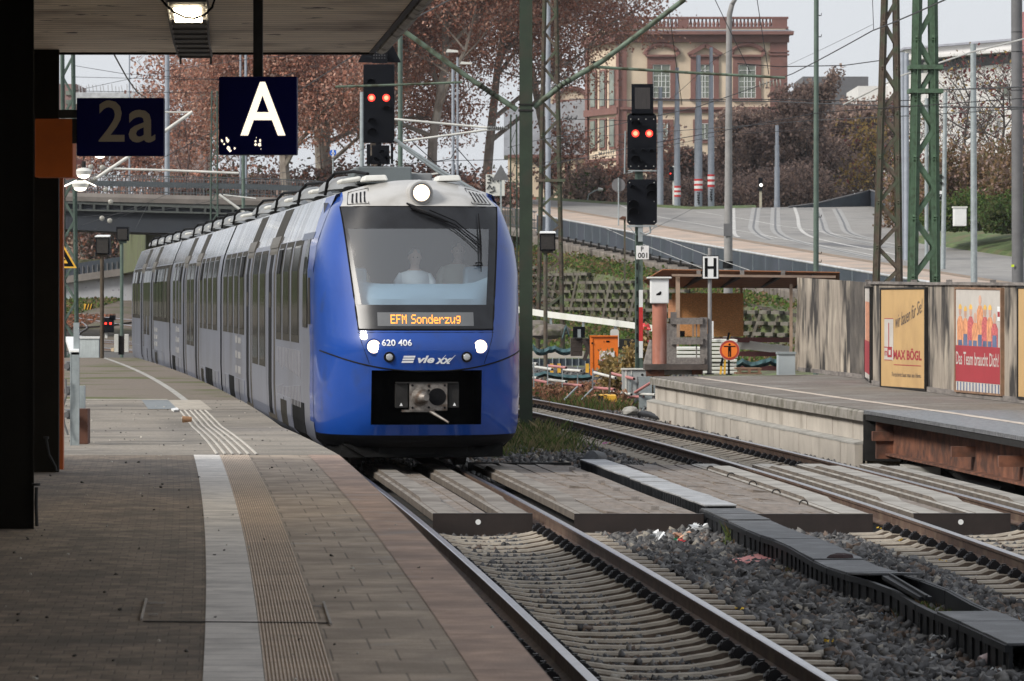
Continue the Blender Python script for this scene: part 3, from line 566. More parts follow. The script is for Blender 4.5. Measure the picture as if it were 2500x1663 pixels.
rock(1880, 1352, -.19, .15, m_brick, 'broken red brick lump on the ballast beside the black cable trough', (1, .7, .42), 'brick', 'brick')
rock(1841, 1360, -.19, .035, ms[0], 'small grey stone lying on the pink board on the ballast')
rock(2052, 1365, .03, .12, mat('dark brick', (.035,.018,.018), .8, var=.3), 'dark brick lying on the lids of the cable trough', (1, .5, .3), 'brick', 'brick')
rock(1540, 1012, -.15, .19, m_conc, 'pale boulder beside the red and white tube fence', (1, .8, .5))
b = MB(); a = [G(x, y, -.165) for x, y in ((1775,1367),(1860,1348),(1905,1352),(1898,1366),(1820,1372))]; b.plan([q[:2] for q in a], -.19, -.17); b.build('pink_board', overlay(mat('pink board', (.62,.24,.22), .8, var=.15, scale=8), (.35,.15,.13), 6, .55, .7), label='flat pink board lying on the ballast near the black cable trough', cat='board')
def litter(px, py, z, r, m, label, n=7, name='litter_scrap'):
    p = G(px, py, z); b = MB()
    for k in range(n):
        c = Vector(p)+Vector((random.uniform(-r, r), random.uniform(-r, r)*1.5, random.uniform(0, r*.35))); q = [c+Vector((random.uniform(-1, 1), random.uniform(-1, 1), random.uniform(-.5, .9)))*r*.55 for _ in range(4)]; b.add(q, [(0, 1, 2), (0, 2, 3), (0, 3, 1)])
    b.build(name, m, label=label, cat='litter', solid=.003)
m_y = mat('yellow plastic scrap', (.75,.5,.05), .5); m_pl = mat('white plastic film', (.7,.72,.73), .4, var=.1)
litter(1620, 1318, -.17, .13, m_pl, 'white crumpled wrapper heap below the long steel plate'); litter(1662, 1312, -.15, .10, mat('peach wrapper', (.75,.42,.27), .6), 'peach coloured wrapper below the long steel plate', 4)
litter(1660, 1322, -.18, .05, m_red, 'small red scrap below the long steel plate', 4); litter(1650, 1318, -.16, .035, mat('green wrapper', (.03,.3,.15), .5), 'small green scrap in the litter below the long steel plate', 3); litter(1712, 1293, -.14, .11, m_pl, 'white plastic bag beside the foot of the cable trough')
litter(1706, 1282, -.1, .04, m_pl, 'white film sticking up beside the cable trough', 3)
litter(1622, 1410+12, -.18, .03, mat('orange crumb', (.6,.3,.08), .6), 'small orange scrap at the end of a sleeper', 3)
for (x, y, l) in ((2028,1568,'bright yellow scrap on the ballast in the foreground'),(1806,1490,'small yellow plastic part on a sleeper end'),(2303,1371,'yellow chip on a sleeper of the right hand track'),(2144,1291,'first yellow upright pin on a sleeper of the right hand track'),(2197,1321,'second yellow upright pin on a sleeper of the right hand track')):
    litter(x, y, -.17, .035, m_y, l, 4)
litter(2300, 1564, -.17, .07, m_pl, 'white and red wrapper beside the black trough', 6); litter(2280, 1606, -.18, .05, m_pl, 'pale crumpled paper in the lower right ballast', 4); litter(2436, 1640, -.18, .05, m_pl, 'white paper scrap in the lower right corner', 5)
litter(1966, 1433, -.18, .03, m_pl, 'small white scrap in the middle of the ballast', 3); litter(2147, 1500, -.18, .035, mat('blue wrapper', (.25,.4,.55), .5), 'small pale blue wrapper on the ballast', 3); litter(2183, 1497, -.18, .03, m_redp, 'small pink stone like scrap on the ballast', 3)
p = G(2425, 1600, -.12); b = MB(); b.cyl((p[0]-.09, p[1], -.16), (p[0]+.1, p[1]+.1, -.1), .035, .04, 14); b.build('crushed_can', mat('pink white can', (.7,.55,.53), .4), label='pink and white drink can beside the black trough in the lower right', cat='can')
litter(1478, 1084, -.14, .045, mat('magenta wrapper', (.65,.08,.40), .5), 'small magenta wrapper beside the right hand track', 4); litter(1492, 1082, -.14, .04, m_orange, 'small orange wrapper beside the right hand track', 3)
# ---------------------------------------------------------------- far platform
m_asph2 = overlay(mat('right platform asphalt', (.17,.15,.13), .9, var=.25, scale=14, bump=.9, bscale=40), (.26,.25,.23), 1.1, .5, .75)
m_wet = mat('wet asphalt', (.10,.105,.11), .38, var=.4, scale=14, bump=.8, bscale=30, col2=(.22,.225,.235))
YE = 90.6; YS = 64.4
b = MB(); rows = []
for i in range(28):
    Y = lerp(YS, YE, i/27); x = P2E(Y); rows.append([(x, Y, ZQ), (x+3, Y, ZQ), (x+14, Y, ZQ)])
rows.append([(x, 91.0, ZQ), (x+3, 91.4, ZQ), (x+14, 110, ZQ)])
b.grid(rows); b.build('right_platform', m_asph2, kind='structure')
b = MB(); rows = []
for i in range(24): Y = lerp(30, YS, i/23); x = P2E(Y)-.05; rows.append([(x, Y, ZQ-.05), (x, Y, ZQ+.003), (x+1.3, Y, ZQ+.003), (x+12, Y, ZQ+.003), (x+12, Y, ZQ-.05)])
b.grid(rows); b.build('right_platform_deck', m_wet, kind='structure')
m_line = mat('worn cream line', (.50,.43,.36), .85, var=.35, scale=7)
for Y0, Y1, zz in ((YS, 89.5, ZQ+.004), (30, YS, ZQ+.007)):
    b = MB(); rows = []
    for i in range(30): Y = lerp(Y0, Y1, i/29); x = P2E(Y)+pw([(30, .98), (64, .98), (80, .9), (90, .8)], Y); w = .085+.012*math.sin(Y*2); rows.append([(x-w, Y, zz), (x+w, Y, zz)])
    b.grid(rows); b.build('platform_line', m_line, kind='structure')
# wall of vertical concrete planks
t = thing('platform_wall', 'stepped wall of vertical concrete planks under the right platform', 'retaining wall', (P2E(75), 75, -.3))
def wall_strip(o, z0, z1, wid, name, gap=.012, Ya=YS+.3, Yb=YE):
    b = MB(); Y = Ya
    while Y < Yb-.1:
        Y2 = min(Y+wid, Yb); d = random.uniform(-.006, .006); x0 = P2E(Y)+o+d; x1 = P2E(Y2)+o+d; Yg = Y2-gap
        b.hexa([(x0, Y, z0), (x0+.12, Y, z0), (x1+.12, Yg, z0), (x1, Yg, z0), (x0, Y, z1), (x0+.12, Y, z1), (x1+.12, Yg, z1), (x1, Yg, z1)]); Y = Y2
    return b.build(name, m_wallconc, t)
wall_strip(.0+.05, .18, .50, .62, 'upper_plank_row'); wall_strip(-.13, -.35, .14, .66, 'lower_plank_row')
def sweepx(name, prof, Ya, Yb, m, parent=None, n=30, fn=P2E, **kw):
    b = MB(); k = len(prof); Yl = [lerp(Ya, Yb, i/n) for i in range(n+1)]
    for Y in Yl: b.v += [(fn(Y)+o, Y, z) for o, z in prof]
    for i in range(n):
        for j in range(k): b.f.append((i*k+j, i*k+(j+1) % k, (i+1)*k+(j+1) % k, (i+1)*k+j)); b.mi.append(0)
    b.f += [tuple(range(k-1, -1, -1)), tuple(n*k+j for j in range(k))]; b.mi += [0, 0]; return b.build(name, m, parent, **kw)
sweepx('ledge', [(-.14, .135), (.06, .135), (.06, .185), (-.02, .185), (-.14, .16)], YS+.3, YE, m_conc, t)
sweepx('coping', [(-.06, .495), (.4, .495), (.4, ZQ-.012), (-.03, ZQ-.006), (-.06, ZQ-.03)], YS+.05, YE+.05, overlay(mat('coping concrete', (.27,.25,.22), .85, var=.2, scale=3, bump=.4), (.13,.12,.09), 4, .45, .7), t)
b = MB(); b.plan([(3.0-.13, 90.6), (12, 98), (12, 98.2), (3-.13, 90.75)], -.35, .14); b.plan([(3.05, 90.6), (12, 97.9), (12, 98.1), (3.05, 90.75)], .18, .5); b.plan([(3.05, 90.66), (14, 99), (14, 99.2), (3.05, 90.8)], .49, ZQ-.01); b.build('end_wall', m_wallconc, t)
b = MB(); b.rng(P2E(YS)+.0, P2E(YS)+.5, YS, YS+.32, -.35, .5); b.build('end_block', overlay(mat('crumbling concrete', (.17,.14,.10), .95, var=.4, scale=10, bump=1), (.3,.27,.22), 9, .5, .6), t)
# steel girder platform part
t = thing('steel_platform_frame', 'rusty steel girder frame carrying the temporary right platform deck', 'steel frame', (P2E(55), 55, -.2))
b = MB(); b.plan([(P2E(YS)-.06, YS-.02), (P2E(YS)+.5, YS-.02), (P2E(YS)+.5, YS-.08), (P2E(YS)-.06, YS-.08)], -.1, ZQ-.06); b.build('end_plate', m_dark, t)
def girder(o, z0, z1, Ya, Yb, name):
    sweepx(name, [(o, z0), (o+.28, z0), (o+.28, z0+.03), (o+.15, z0+.035), (o+.15, z1-.035), (o+.28, z1-.03), (o+.28, z1), (o, z1), (o, z1-.03), (o+.12, z1-.035), (o+.12, z0+.035), (o, z0+.03)], Ya, Yb, m_rustred, t, n=16)
girder(.18, .0, .52, 30, YS-.25, 'main_girder'); sweepx('edge_angle', [(-.04, .52), (.1, .52), (.1, .60), (-.04, .60)], 30, YS-.1, m_dark, t, n=16)
for Y in (YS-.6, 57.5, 54.2, 51.0, 47.5): 
    b = MB(); b.rng(P2E(Y)-.02, P2E(Y)+2.5, Y, Y+.16, .22, .36); b.build('cross_beam', m_rustred, t)
b = MB(); b.rng(P2E(YS-.5)+.05, P2E(YS-.5)+.4, YS-.55, YS-.4, -.05, .5); b.build('post', m_rustred, t)
b = MB(); b.rng(P2E(62)+.12, P2E(62)+.62, 61.6, 62.6, -.35, -.08); b.build('foundation_block', m_conc, label='pale concrete block under the corner of the rusty steel girder', cat='concrete block', bevel=.01)
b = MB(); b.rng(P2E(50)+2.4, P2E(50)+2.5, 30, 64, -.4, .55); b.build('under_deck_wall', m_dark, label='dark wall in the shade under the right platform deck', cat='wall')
# black drainage hose along the wall
HP = [(1565,1013),(1600,1018),(1660,1028),(1720,1042),(1790,1053),(1860,1071),(1930,1086),(1990,1100),(2060,1114),(2120,1119),(2160,1124)]
pts = [Vector(G(x, y, -.16)) for x, y in HP]; q = []
for i in range(len(pts)-1):
    for tt in np.linspace(0, 1, 7)[:-1]:
        p = pts[i].lerp(pts[i+1], tt); q.append(p+Vector((0, 0, .015*math.sin(p.y*1.9)-.0)))
b = MB(); b.tube(q, [.085+.008*math.sin(i*.9) for i in range(len(q))], 12); b.build('drainage_hose', m_blackrub, label='fat black hose lying along the foot of the right platform wall', cat='hose', smooth=True)
q = [Vector(G(x, y, -.2)) for x, y in ((2190,1127),(2225,1122),(2260,1124),(2300,1145),(2380,1180),(2460,1200))]; q[1].z = .05; q[2].z = .08; q[3].z = -.05
b = MB(); b.tube(q, .11, 12); b.build('drainage_hose', m_blackrub, label='fat black hose rising from behind the concrete block under the girder', cat='hose', smooth=True)
p = G(1978, 1088, -.05); b = MB(); b.lathe((p[0], p[1], p[2]-.05), [(.05, 0), (.075, .03), (.05, .07)], 12); b.build('hose_fitting', m_white, label='small white cap on the black hose', cat='fitting')
litter(2215, 1125, -.12, .16, m_pl, 'heap of white plastic film beside the concrete block', 12, 'plastic_film'); litter(2270, 1130, -.12, .15, m_pl, 'grey white plastic film under the rusty girder', 10, 'plastic_film'); litter(2335, 1158, -.15, .04, m_pl, 'small white scrap under the rusty girder', 3)
# ---------------------------------------------------------------- hoarding
m_ply = overlay(overlay(mat('weathered plywood', (.29,.25,.205), .85, var=.25, scale=1.6, bump=.35, bscale=10, stretch=(2,2,.7)), (.035,.031,.028), .9, .45, .58, stretch=(1.3,1.3,.7)), (.46,.40,.32), 1.9, .52, .72, stretch=(1.5,1.5,.6))
m_plyl = overlay(mat('pale split boards', (.40,.35,.29), .85, var=.3, scale=2, bump=.8, bscale=9, stretch=(7,7,.5)), (.13,.115,.10), 2, .5, .66, stretch=(4,4,.4))
m_plyd = overlay(mat('dark stained plywood', (.075,.066,.058), .85, var=.4, scale=2, bump=.4, bscale=10), (.17,.15,.125), 1.4, .5, .7)
HB = [(1946, 906, 97.4), (2075, 926, 90), (2116, 936, 87.5), (2125, 940, 82.8), (2160, 951, 80.4), (2270, 962, 76.5), (2340, 968, 73.2), (2455, 980, 69.8), (2500, 987, 68.3), (2640, 1010, 64)]
t = thing('wooden_hoarding', 'weathered plywood hoarding along the right platform', 'hoarding', (GX(2200, 80), 80, ZQ))
HT = [678, 686, 690, 692, 692, 694, 694, 695, 695, 697]
hbp = [(GX(x, Y), Y) for x, y, Y in HB]
for i in range(len(HB)-1):
    (xa, ya), (xb, yb) = hbp[i], hbp[i+1]; z1a = GZ(HT[i], ya); z1b = GZ(HT[i+1], yb); n = Vector((-(yb-ya), xb-xa, 0)).normalized()*.04*(-1 if i >= 0 else 1)
    z0 = ZQ+.06
    b = MB(); b.hexa([(xa, ya, z0), (xb, yb, z0), (xb-n.x, yb-n.y, z0), (xa-n.x, ya-n.y, z0), (xa, ya, z1a), (xb, yb, z1b), (xb-n.x, yb-n.y, z1b), (xa-n.x, ya-n.y, z1a)])
    b.build('hoarding_panel', [m_ply, m_plyd, m_plyd, m_ply, m_ply, m_ply, m_ply, m_ply, m_ply][i] if i != 0 else m_ply, t)
b = MB(); a = W(1962, 700, 97.2)
for k in range(6):
    x = GX(1937+k*6, 97.2); x2 = GX(1949+k*3.8, 97.0)
    b.hexa([(x, 97.1, GZ(902, 97.1)), (x+.05, 97.1, GZ(902+k, 97.1)), (x+.05, 97.15, GZ(902, 97.1)), (x, 97.15, GZ(902, 97.1)), (x2, 96.9, GZ(679, 97.)), (x2+.05, 96.9, GZ(679, 97.)), (x2+.05, 96.95, GZ(679, 97.)), (x2, 96.95, GZ(679, 97.))])
b.build('pale_boards', m_plyl, t)
b = MB()
for i in range(3, len(HB)-1):
    (xa, ya), (xb, yb) = hbp[i], hbp[i+1]; b.bar((xa, ya-.03, GZ(HT[i], ya)+.01), (xb, yb-.03, GZ(HT[i+1], yb)+.01), .09, .05)
for px, Y in ((2120, 83), (2232, 79), (2318, 76), (2425, 72)): b.pbox(px-7, 683, px+7, 700, Y, .09)
b.build('top_rail', m_wood, t)
b = MB()
for i in range(len(HB)-1):
    (xa, ya), (xb, yb) = hbp[i], hbp[i+1]; b.bar((xa, ya+.02, ZQ+.05), (xb, yb+.02, ZQ+.05), .06, .09)
b.build('bottom_rail', m_wood, t)
# posters: flat framed sheets standing 4 cm proud of the hoarding
m_post_y = overlay(mat('poster ochre', (.52,.34,.15), .7, var=.05), (.45,.29,.13), 1.2, .5, .7); m_pr = mat('poster red', (.34,.035,.045), .7, var=.06); m_pw = mat('poster white', (.50,.47,.43), .7, var=.08); m_pk = mat('poster dark print', (.10,.08,.07), .8)
def hx_at(px):      # point on the hoarding line seen at photo column px
    for (xa, ya), (xb, yb) in zip(hbp, hbp[1:]):
        pa, pb = HX+F*xa/ya, HX+F*xb/yb
        if pa <= px <= pb:
            k = (px-HX)/F; dy = yb-ya; dx = xb-xa; tt = (k*ya-xa)/(dx-k*dy); return (xa+dx*tt, ya+dy*tt)
    return hbp[-1]
class Poster:
    def __init__(s, pxa, pxb, ta, tb, ba, bb, name, label):
        (xa, ya), (xb, yb) = hx_at(pxa), hx_at(pxb); d = Vector((xb-xa, yb-ya, 0)); s.L = d.length; s.d = d.normalized(); s.n = Vector((s.d.y, -s.d.x, 0)); s.o = Vector((xa, ya, 0))
        if s.n.dot(-s.o) < 0: s.n = -s.n
        s.za0, s.za1, s.zb0, s.zb1 = GZ(ba, ya), GZ(ta, ya), GZ(bb, yb), GZ(tb, yb)
        s.t = thing(name, label, 'poster', (xa, ya, s.za0))
    def P(s, u, v, off):
        z = lerp(lerp(s.za0, s.zb0, u), lerp(s.za1, s.zb1, u), v); p = s.o+s.d*(u*s.L)+s.n*off; return (p.x, p.y, z)
    def quad(s, q, u0, v0, u1, v1, off): return q.add([s.P(u0, v0, off), s.P(u1, v0, off), s.P(u1, v1, off), s.P(u0, v1, off)], [(0, 1, 2, 3)])
    def poly(s, q, pts, off): return q.add([s.P(u, v, off) for u, v in pts], [tuple(range(len(pts)))])
    def text(s, name, txt, u0, v0, u1, v1, m, off=.052, bold=0, shear=0, rot=0, fr=lambda u: 0):
        v_, f = text2d(txt, 1, 1, bold, shear); q = MB(); q.add([s.P(lerp(u0, u1, x), lerp(v0, v1, y)+fr(x), off) for x, y in v_], f); return q.build(name, m, s.t)
    def frame(s, m, w=.035):
        q = MB()
        for u0, v0, u1, v1 in ((-.02, -.02, 0, 1.02), (1, -.02, 1.02, 1.02), (0, -.02, 1, 0), (0, 1, 1, 1.02)):
            a = [s.P(u0, v0, .0), s.P(u1, v0, .0), s.P(u1, v1, .0), s.P(u0, v1, .0), s.P(u0, v0, .06), s.P(u1, v0, .06), s.P(u1, v1, .06), s.P(u0, v1, .06)]; q.hexa(a)
        return q.build('frame', m, s.t)
p = Poster(2157, 2264, 707, 706, 942, 949, 'ochre_poster', 'ochre construction company poster in a dark frame on the hoarding')
q = MB(); p.quad(q, 0, 0, 1, 1, .045); q.build('sheet', m_post_y, p.t); p.frame(m_dark)
q = MB(); p.quad(q, .08, .27, .29, .70, .048); q.build('logo_field', m_pw, p.t)
q = MB(); p.quad(q, .08, .695, .29, .702, .0495); p.quad(q, .08, .268, .26, .275, .0495); p.quad(q, .175, .40, .195, .655, .0495); p.quad(q, .075, .398, .265, .408, .0495); p.quad(q, .155, .30, .26, .40, .0495); q.build('logo_mark', m_pr, p.t)
q = MB(); p.quad(q, .185, .325, .232, .375, .0505); q.build('logo_window', m_pw, p.t); p.text('logo_letter', 'm', .088, .315, .15, .365, m_pr, .0495, bold=.02)
p.text('company_name', 'MAX BÖGL', .29, .28, .93, .40, m_pr, .049, bold=.03); q = MB(); p.quad(q, .3, .222, .92, .230, .049); q.build('underline', m_pr, p.t)
p.text('slogan', 'wir bauen für Sie!', .34, .60, .95, .74, m_pk, .049, shear=.2, fr=lambda u: .17*u**1.2); p.text('small_print', 'Fortschritt baut man aus Ideen.', .26, .105, .92, .15, m_pk, .049)
def team(p, half=False):
    q = MB(); p.quad(q, 0, 0, 1, 1, .045); q.build('sheet', m_pw, p.t); p.frame(m_woodb)
    cols = [mat('print skin', (.55,.33,.24), .8), mat('print helmet', (.75,.45,.10), .8), mat('print workwear', (.62,.28,.14), .8, var=.3, scale=10), mat('print jeans', (.10,.13,.22), .8, var=.3), mat('print checked shirt', (.5,.12,.12), .8, var=.5, scale=30)]
    fig = [(.10,.86,1,2),(.22,.84,1,2),(.34,.86,1,4),(.44,.80,0,2),(.55,.97,0,2),(.66,.86,1,4),(.77,.86,1,2),(.87,.80,0,4)]
    for k, (u, top, hel, c) in enumerate(fig):
        q = MB(); w = .062; ht = top; o = .046+.0004*k
        q.k = 2 if c == 2 else 4; p.poly(q, [(u-w*1.1, .44), (u+w*1.1, .44), (u+w*1.15, ht-.18), (u+w*.5, ht-.125), (u-w*.5, ht-.125), (u-w*1.15, ht-.18)], o)
        q.k = 3; p.poly(q, [(u-w*.8, .44), (u+w*.8, .44), (u+w*.7, .50+.06*(k%3==1)), (u-w*.7, .50+.06*(k%3==1))], o+.0002)
        q.k = 0; p.poly(q, [(u+.032*math.cos(a), ht-.075+.05*math.sin(a)) for a in np.linspace(0, 6.0, 12)], o+.0002)
        if hel: q.k = 1; p.poly(q, [(u+.038*math.cos(a), ht-.055+.05*math.sin(a)) for a in np.linspace(0, 3.14, 8)], o+.0003)
        q.build('printed_figure', cols, p.t)
    q = MB(); p.quad(q, 0, .09, 1, .445, .050); q.build('red_band', m_pr, p.t)
    q = MB()
    for k in range(14): p.quad(q, .03+k*.07, .0, .055+k*.07, .085, .0465)
    q.build('printed_legs', cols[3], p.t); p.text('slogan', 'Das Team braucht Dich!', .01, .255, .96, .385, m_pw, .0515, bold=.01)
    q = MB(); p.quad(q, .93, .70, .99, .84, .051); q.build('logo_field', m_white, p.t)
    q = MB(); p.quad(q, .935, .74, .985, .79, .0515); q.build('logo_mark', m_pr, p.t)
p = Poster(2340, 2450, 706, 708, 952, 962, 'recruitment_poster', 'poster of builders over a red band reading Das Team braucht Dich'); team(p)
p = Poster(2117, 2130, 703, 704, 920, 930, 'recruitment_poster', 'same red banded poster seen nearly edge on at the bend of the hoarding')
q = MB(); p.quad(q, 0, 0, 1, 1, .045); q.build('sheet', m_pw, p.t); p.frame(m_dark); q = MB(); p.quad(q, 0, .06, 1, .42, .05); q.build('red_band', m_pr, p.t); q = MB(); p.quad(q, .1, .42, .9, .85, .048); q.build('printed_figures', mat('print orange mix', (.55,.25,.15), .8, var=.4, scale=12), p.t)
p = Poster(2493, 2600, 704, 706, 968, 978, 'ochre_poster', 'sliver of an ochre poster at the right edge of the photo'); q = MB(); p.quad(q, 0, 0, 1, 1, .045); q.build('sheet', m_post_y, p.t); p.frame(m_dark)
# ---------------------------------------------------------------- the train
SP = [Vector((-2.585, 57.8, 0)), Vector((-5.84, 86, 0)), Vector((-8.96, 112, 0)), Vector((-12.28, 138, 0))]
CARS = []
for k in range(3):
    a = (SP[k+1]-SP[k]); L = a.length; a.normalize(); r = Vector((a.y, -a.x, 0)); CARS.append((SP[k]+r*1.375, a, r, L))
NO = CARS[0][0]-CARS[0][1]*1.3            # nose tip on the ground
def TP(k, u, x, z): o, a, r, L = CARS[k]; p = o+a*u+r*x; return (p.x, p.y, z)
def NP(u, x, z): return TP(0, 1.2-(2.5-u)*.8 if u < 2.5 else u-1.3, x, z if z > 2.42 else 2.42-(2.42-z)*.967)
def side_t(px):
    for k in range(3):
        S = SP[k]; a = CARS[k][1]; q = (px-HX)/F; t = (S.x-q*S.y)/(q*a.y-a.x)
        if t <= CARS[k][3]+.001 or k == 2: return k, t
HWT = [(.30, 1.25), (.42, 1.365), (.6, 1.395), (1.0, 1.41), (2.2, 1.41), (2.76, 1.405), (3.1, 1.355), (3.22, 1.322), (3.47, 1.23), (3.8, 1.09)]
def hw(z): return pw(HWT, z)
def zroof(x): return 4.0-.2*(abs(x)/1.086)**2
m_tb = mat('train blue paint', (.006,.055,.30), .42, .0, var=.08, scale=1, coat=.6, spec=.3)
overlay(m_tb, (.02,.045,.15), 2.5, .6, .85)
m_ts = overlay(mat('train silver paint', (.20,.215,.265), .34, .25, var=.06, scale=1, coat=.0), (.15,.155,.185), 1.1, .45, .7, stretch=(.8,.8,.25))
m_tsl = overlay(mat('train roof slope silver', (.46,.50,.60), .15, .75, var=.12, scale=2.2, coat=.5, stretch=(3,3,.25)), (.09,.088,.095), 1.0, .46, .56, stretch=(.3,3.2,.10)); overlay(m_tsl, (.75,.76,.80), 1.3, .56, .62, stretch=(.3,2.6,.12))  # dark and bright streak layers are painted reflections on the slope
m_tg = overlay(mat('train grey paint', (.44,.43,.41), .4, var=.06, scale=2, coat=.3), (.30,.285,.26), 3, .5, .8)
m_glass = mat('dark train glass', (.012,.015,.014), .12, 0, var=.3, spec=.03)
m_glass.node_tree.nodes['Principled BSDF'].inputs['IOR'].default_value = 1.3
m_frame = mat('window frame grey', (.045,.042,.036), .6, var=.15, spec=.05)
m_doorg = mat('door frame bronze', (.10,.088,.07), .45, .2, var=.15)
m_under = mat('under body black', (.007,.007,.007), .8, var=.4, spec=.1)
m_bogie = mat('bogie brown steel', (.05,.042,.036), .7, .2, var=.4, scale=10)
m_ink = mat('black trim', (.004,.004,.005), .6, var=.1, spec=.15)
m_roofgrey = overlay(mat('roof pod grey', (.21,.22,.225), .6, var=.1, scale=4), (.2,.2,.2), 3, .5, .7)
TR_ = thing('diesel_railcar_train', 'blue and silver three car train arriving beside the platform', 'train', tuple(NO))
# car bodies
def section(k, t, dz=0):
    pts = [(-x, z) for z, x in HWT]+[(x, None) for x in (-.9, -.5, 0, .5, .9)]+[(x, z) for z, x in HWT[::-1]]
    return [TP(k, t, x, zroof(x) if z is None else z) for x, z in pts]
NSEC = len(HWT)*2+5
bodies = []
for k in range(3):
    o, a, r, L = CARS[k]; b = MB(); t0 = 1.2 if k == 0 else .28; t1 = L-.28 if k < 2 else L
    ts = np.linspace(t0, t1, 12); rows = [section(k, t) for t in ts]
    n0 = len(b.v); b.v += [p for rr in rows for p in rr]
    for i in range(len(rows)-1):
        for j in range(NSEC-1):
            zz = (HWT+[(9, 0)])[min(j, NSEC-2-j)][0] if min(j, NSEC-2-j) < len(HWT)-1 else 9
            b.f.append((i*NSEC+j, i*NSEC+j+1, (i+1)*NSEC+j+1, (i+1)*NSEC+j)); b.mi.append(1 if 3.2 < zz < 4 else (2 if zz >= 4 else 0))
    for i, rev in ((0, 0), (len(rows)-1, 1)):
        f = tuple(i*NSEC+j for j in range(NSEC)); b.f.append(f if rev else f[::-1]); b.mi.append(3)
    body = b.build('car_body', [m_ts, m_tsl, m_tg, m_ink], TR_, smooth=True); bodies.append(body)
    b = MB(); b.hexa([TP(k, t0+.3, -1.1, .28), TP(k, t0+.3, 1.1, .28), TP(k, t1-.3, 1.1, .28), TP(k, t1-.3, -1.1, .28), TP(k, t0+.3, -1.1, .75), TP(k, t0+.3, 1.1, .75), TP(k, t1-.3, 1.1, .75), TP(k, t1-.3, -1.1, .75)]); b.build('underframe', m_under, TR_)
    if k:   # bellows
        b = MB(); rows = []
        for i, t in enumerate(np.linspace(-.34, .34, 15)):
            s = .93 if i % 2 else .88; rows.append([tuple(np.array(p)*[1, 1, 1]) for p in [TP(k, t, x*s, (zroof(x) if z is None else z)*.97+.02) for x, z in [(-x, z) for z, x in HWT]+[(x, None) for x in (-.9, -.5, 0, .5, .9)]+[(x, z) for z, x in HWT[::-1]]]])
        b.grid(rows); b.build('bellows', m_ink, TR_)
def spatch(k, t0, t1, z0, z1, off, name, m, parent, side=-1, nb=None):
    q = nb or MB(); zs = sorted(set([z0, z1]+[z for z, x in HWT if z0 < z < z1]+[zz for zz in (3.0,) if z0 < zz < z1])); e0 = []; e1 = []
    for z in zs: e0.append(TP(k, t0, side*(hw(z)+off), z)); e1.append(TP(k, t1, side*(hw(z)+off), z))
    i0 = [TP(k, t0, side*(hw(z)-.02), z) for z in zs]; i1 = [TP(k, t1, side*(hw(z)-.02), z) for z in zs]
    rows = [i0, e0, e1, i1]; q.grid(rows if side < 0 else rows[::-1])
    top = [i0[-1], e0[-1], e1[-1], i1[-1]]; bot = [i0[0], e0[0], e1[0], i1[0]]; q.add(top, [(0, 1, 2, 3) if side > 0 else (3, 2, 1, 0)]); q.add(bot, [(3, 2, 1, 0) if side > 0 else (0, 1, 2, 3)])
    return None if nb else q.build(name, m, parent)
def P3(x): return 300+x/3.015
def window(pa, pb, z0, z1, vent=False):
    k, t1 = side_t(P3(pa)); k2, t0 = side_t(P3(pb)); w = t1-t0; body = bodies[k]
    f = spatch(k, t0+.03, t1-.03, z0-.05, z1+.05, .006, 'window_frame', m_frame, body)
    q = MB(); spatch(k, t0+w*.14, t1-w*.14, z0+.06, z1-.03, .011, None, None, None, nb=q)
    q.build('window', m_glass, body)
    if vent: spatch(k, t0+w*.2, t1-w*.25, z1-.42, z1-.05, .022, 'tilting_vent', m_ink, body)
for grp, z0, z1 in ((((1255,1315),(1193,1245),(1145,1185)), 1.76, 3.16), (((872,908),(832,865),(790,825),(752,785)), 1.73, 3.15), (((675,707),(637,668),(605,630),(578,598)), 1.72, 3.15),
                    (((425,441),(403,420),(378,397),(352,372)), 1.72, 3.15), (((315,335),(290,306),(265,283),(242,260)), 1.72, 3.15), (((115,132),(98,112),(80,95)), 1.72, 3.15)):
    for i, (a, c) in enumerate(grp): window(a, c, z0, z1, vent=(a in (1145, 872, 578, 425, 242, 115)))
def door(regions, panes):
    for pa, pb in regions:
        k, t1 = side_t(P3(pa)); _, t0 = side_t(P3(pb)); body = bodies[k]; w = t1-t0
        spatch(k, t0, t1, .42, 3.28, .012, 'door_frame', m_doorg, body); spatch(k, t0+w*.30, t1-w*.30, .5, 3.05, .020, 'door_seal', m_ink, body)
        spatch(k, t0+w*.08, t0+w*.26, .5, 3.05, .022, 'door_edge', m_ts, body); spatch(k, t0+w*.72, t0+w*.94, .5, 3.05, .022, 'door_edge', m_ts, body)
        spatch(k, t0+w*.3, t0+w*.55, 2.2, 2.45, .035, 'door_button', m_frame, body); spatch(k, t0-.1, t1+.1, 3.16, 3.34, .03, 'door_hood', m_doorg, body)
        spatch(k, t0, t1, 3.34, 3.78, .006, 'roof_cover', m_frame, body)
    k, t1 = side_t(P3(panes[0][0])); _, t0 = side_t(P3(panes[-1][1])); lo, hi = min(t0, t1), max(t0, t1); dl = spatch(k, lo-.25, hi+.25, .44, 3.2, .006, 'door_leaf', m_ts, bodies[k])
    for pa, pb in panes:
        k, t1 = side_t(P3(pa)); _, t0 = side_t(P3(pb)); w = t1-t0; spatch(k, t0+.03, t1-.03, 1.22, 3.14, .010, 'door_window_frame', m_frame, bodies[k]); spatch(k, t0+w*.12, t1-w*.12, 1.32, 3.08, .014, 'door_window', m_glass, bodies[k])
door(((1080,1136),(918,962)), ((970,1015),(1022,1068))); door(((541,571),(451,477)), ((483,507),(510,537))); door(((213,234),(140,160)), ((165,182),(187,205)))
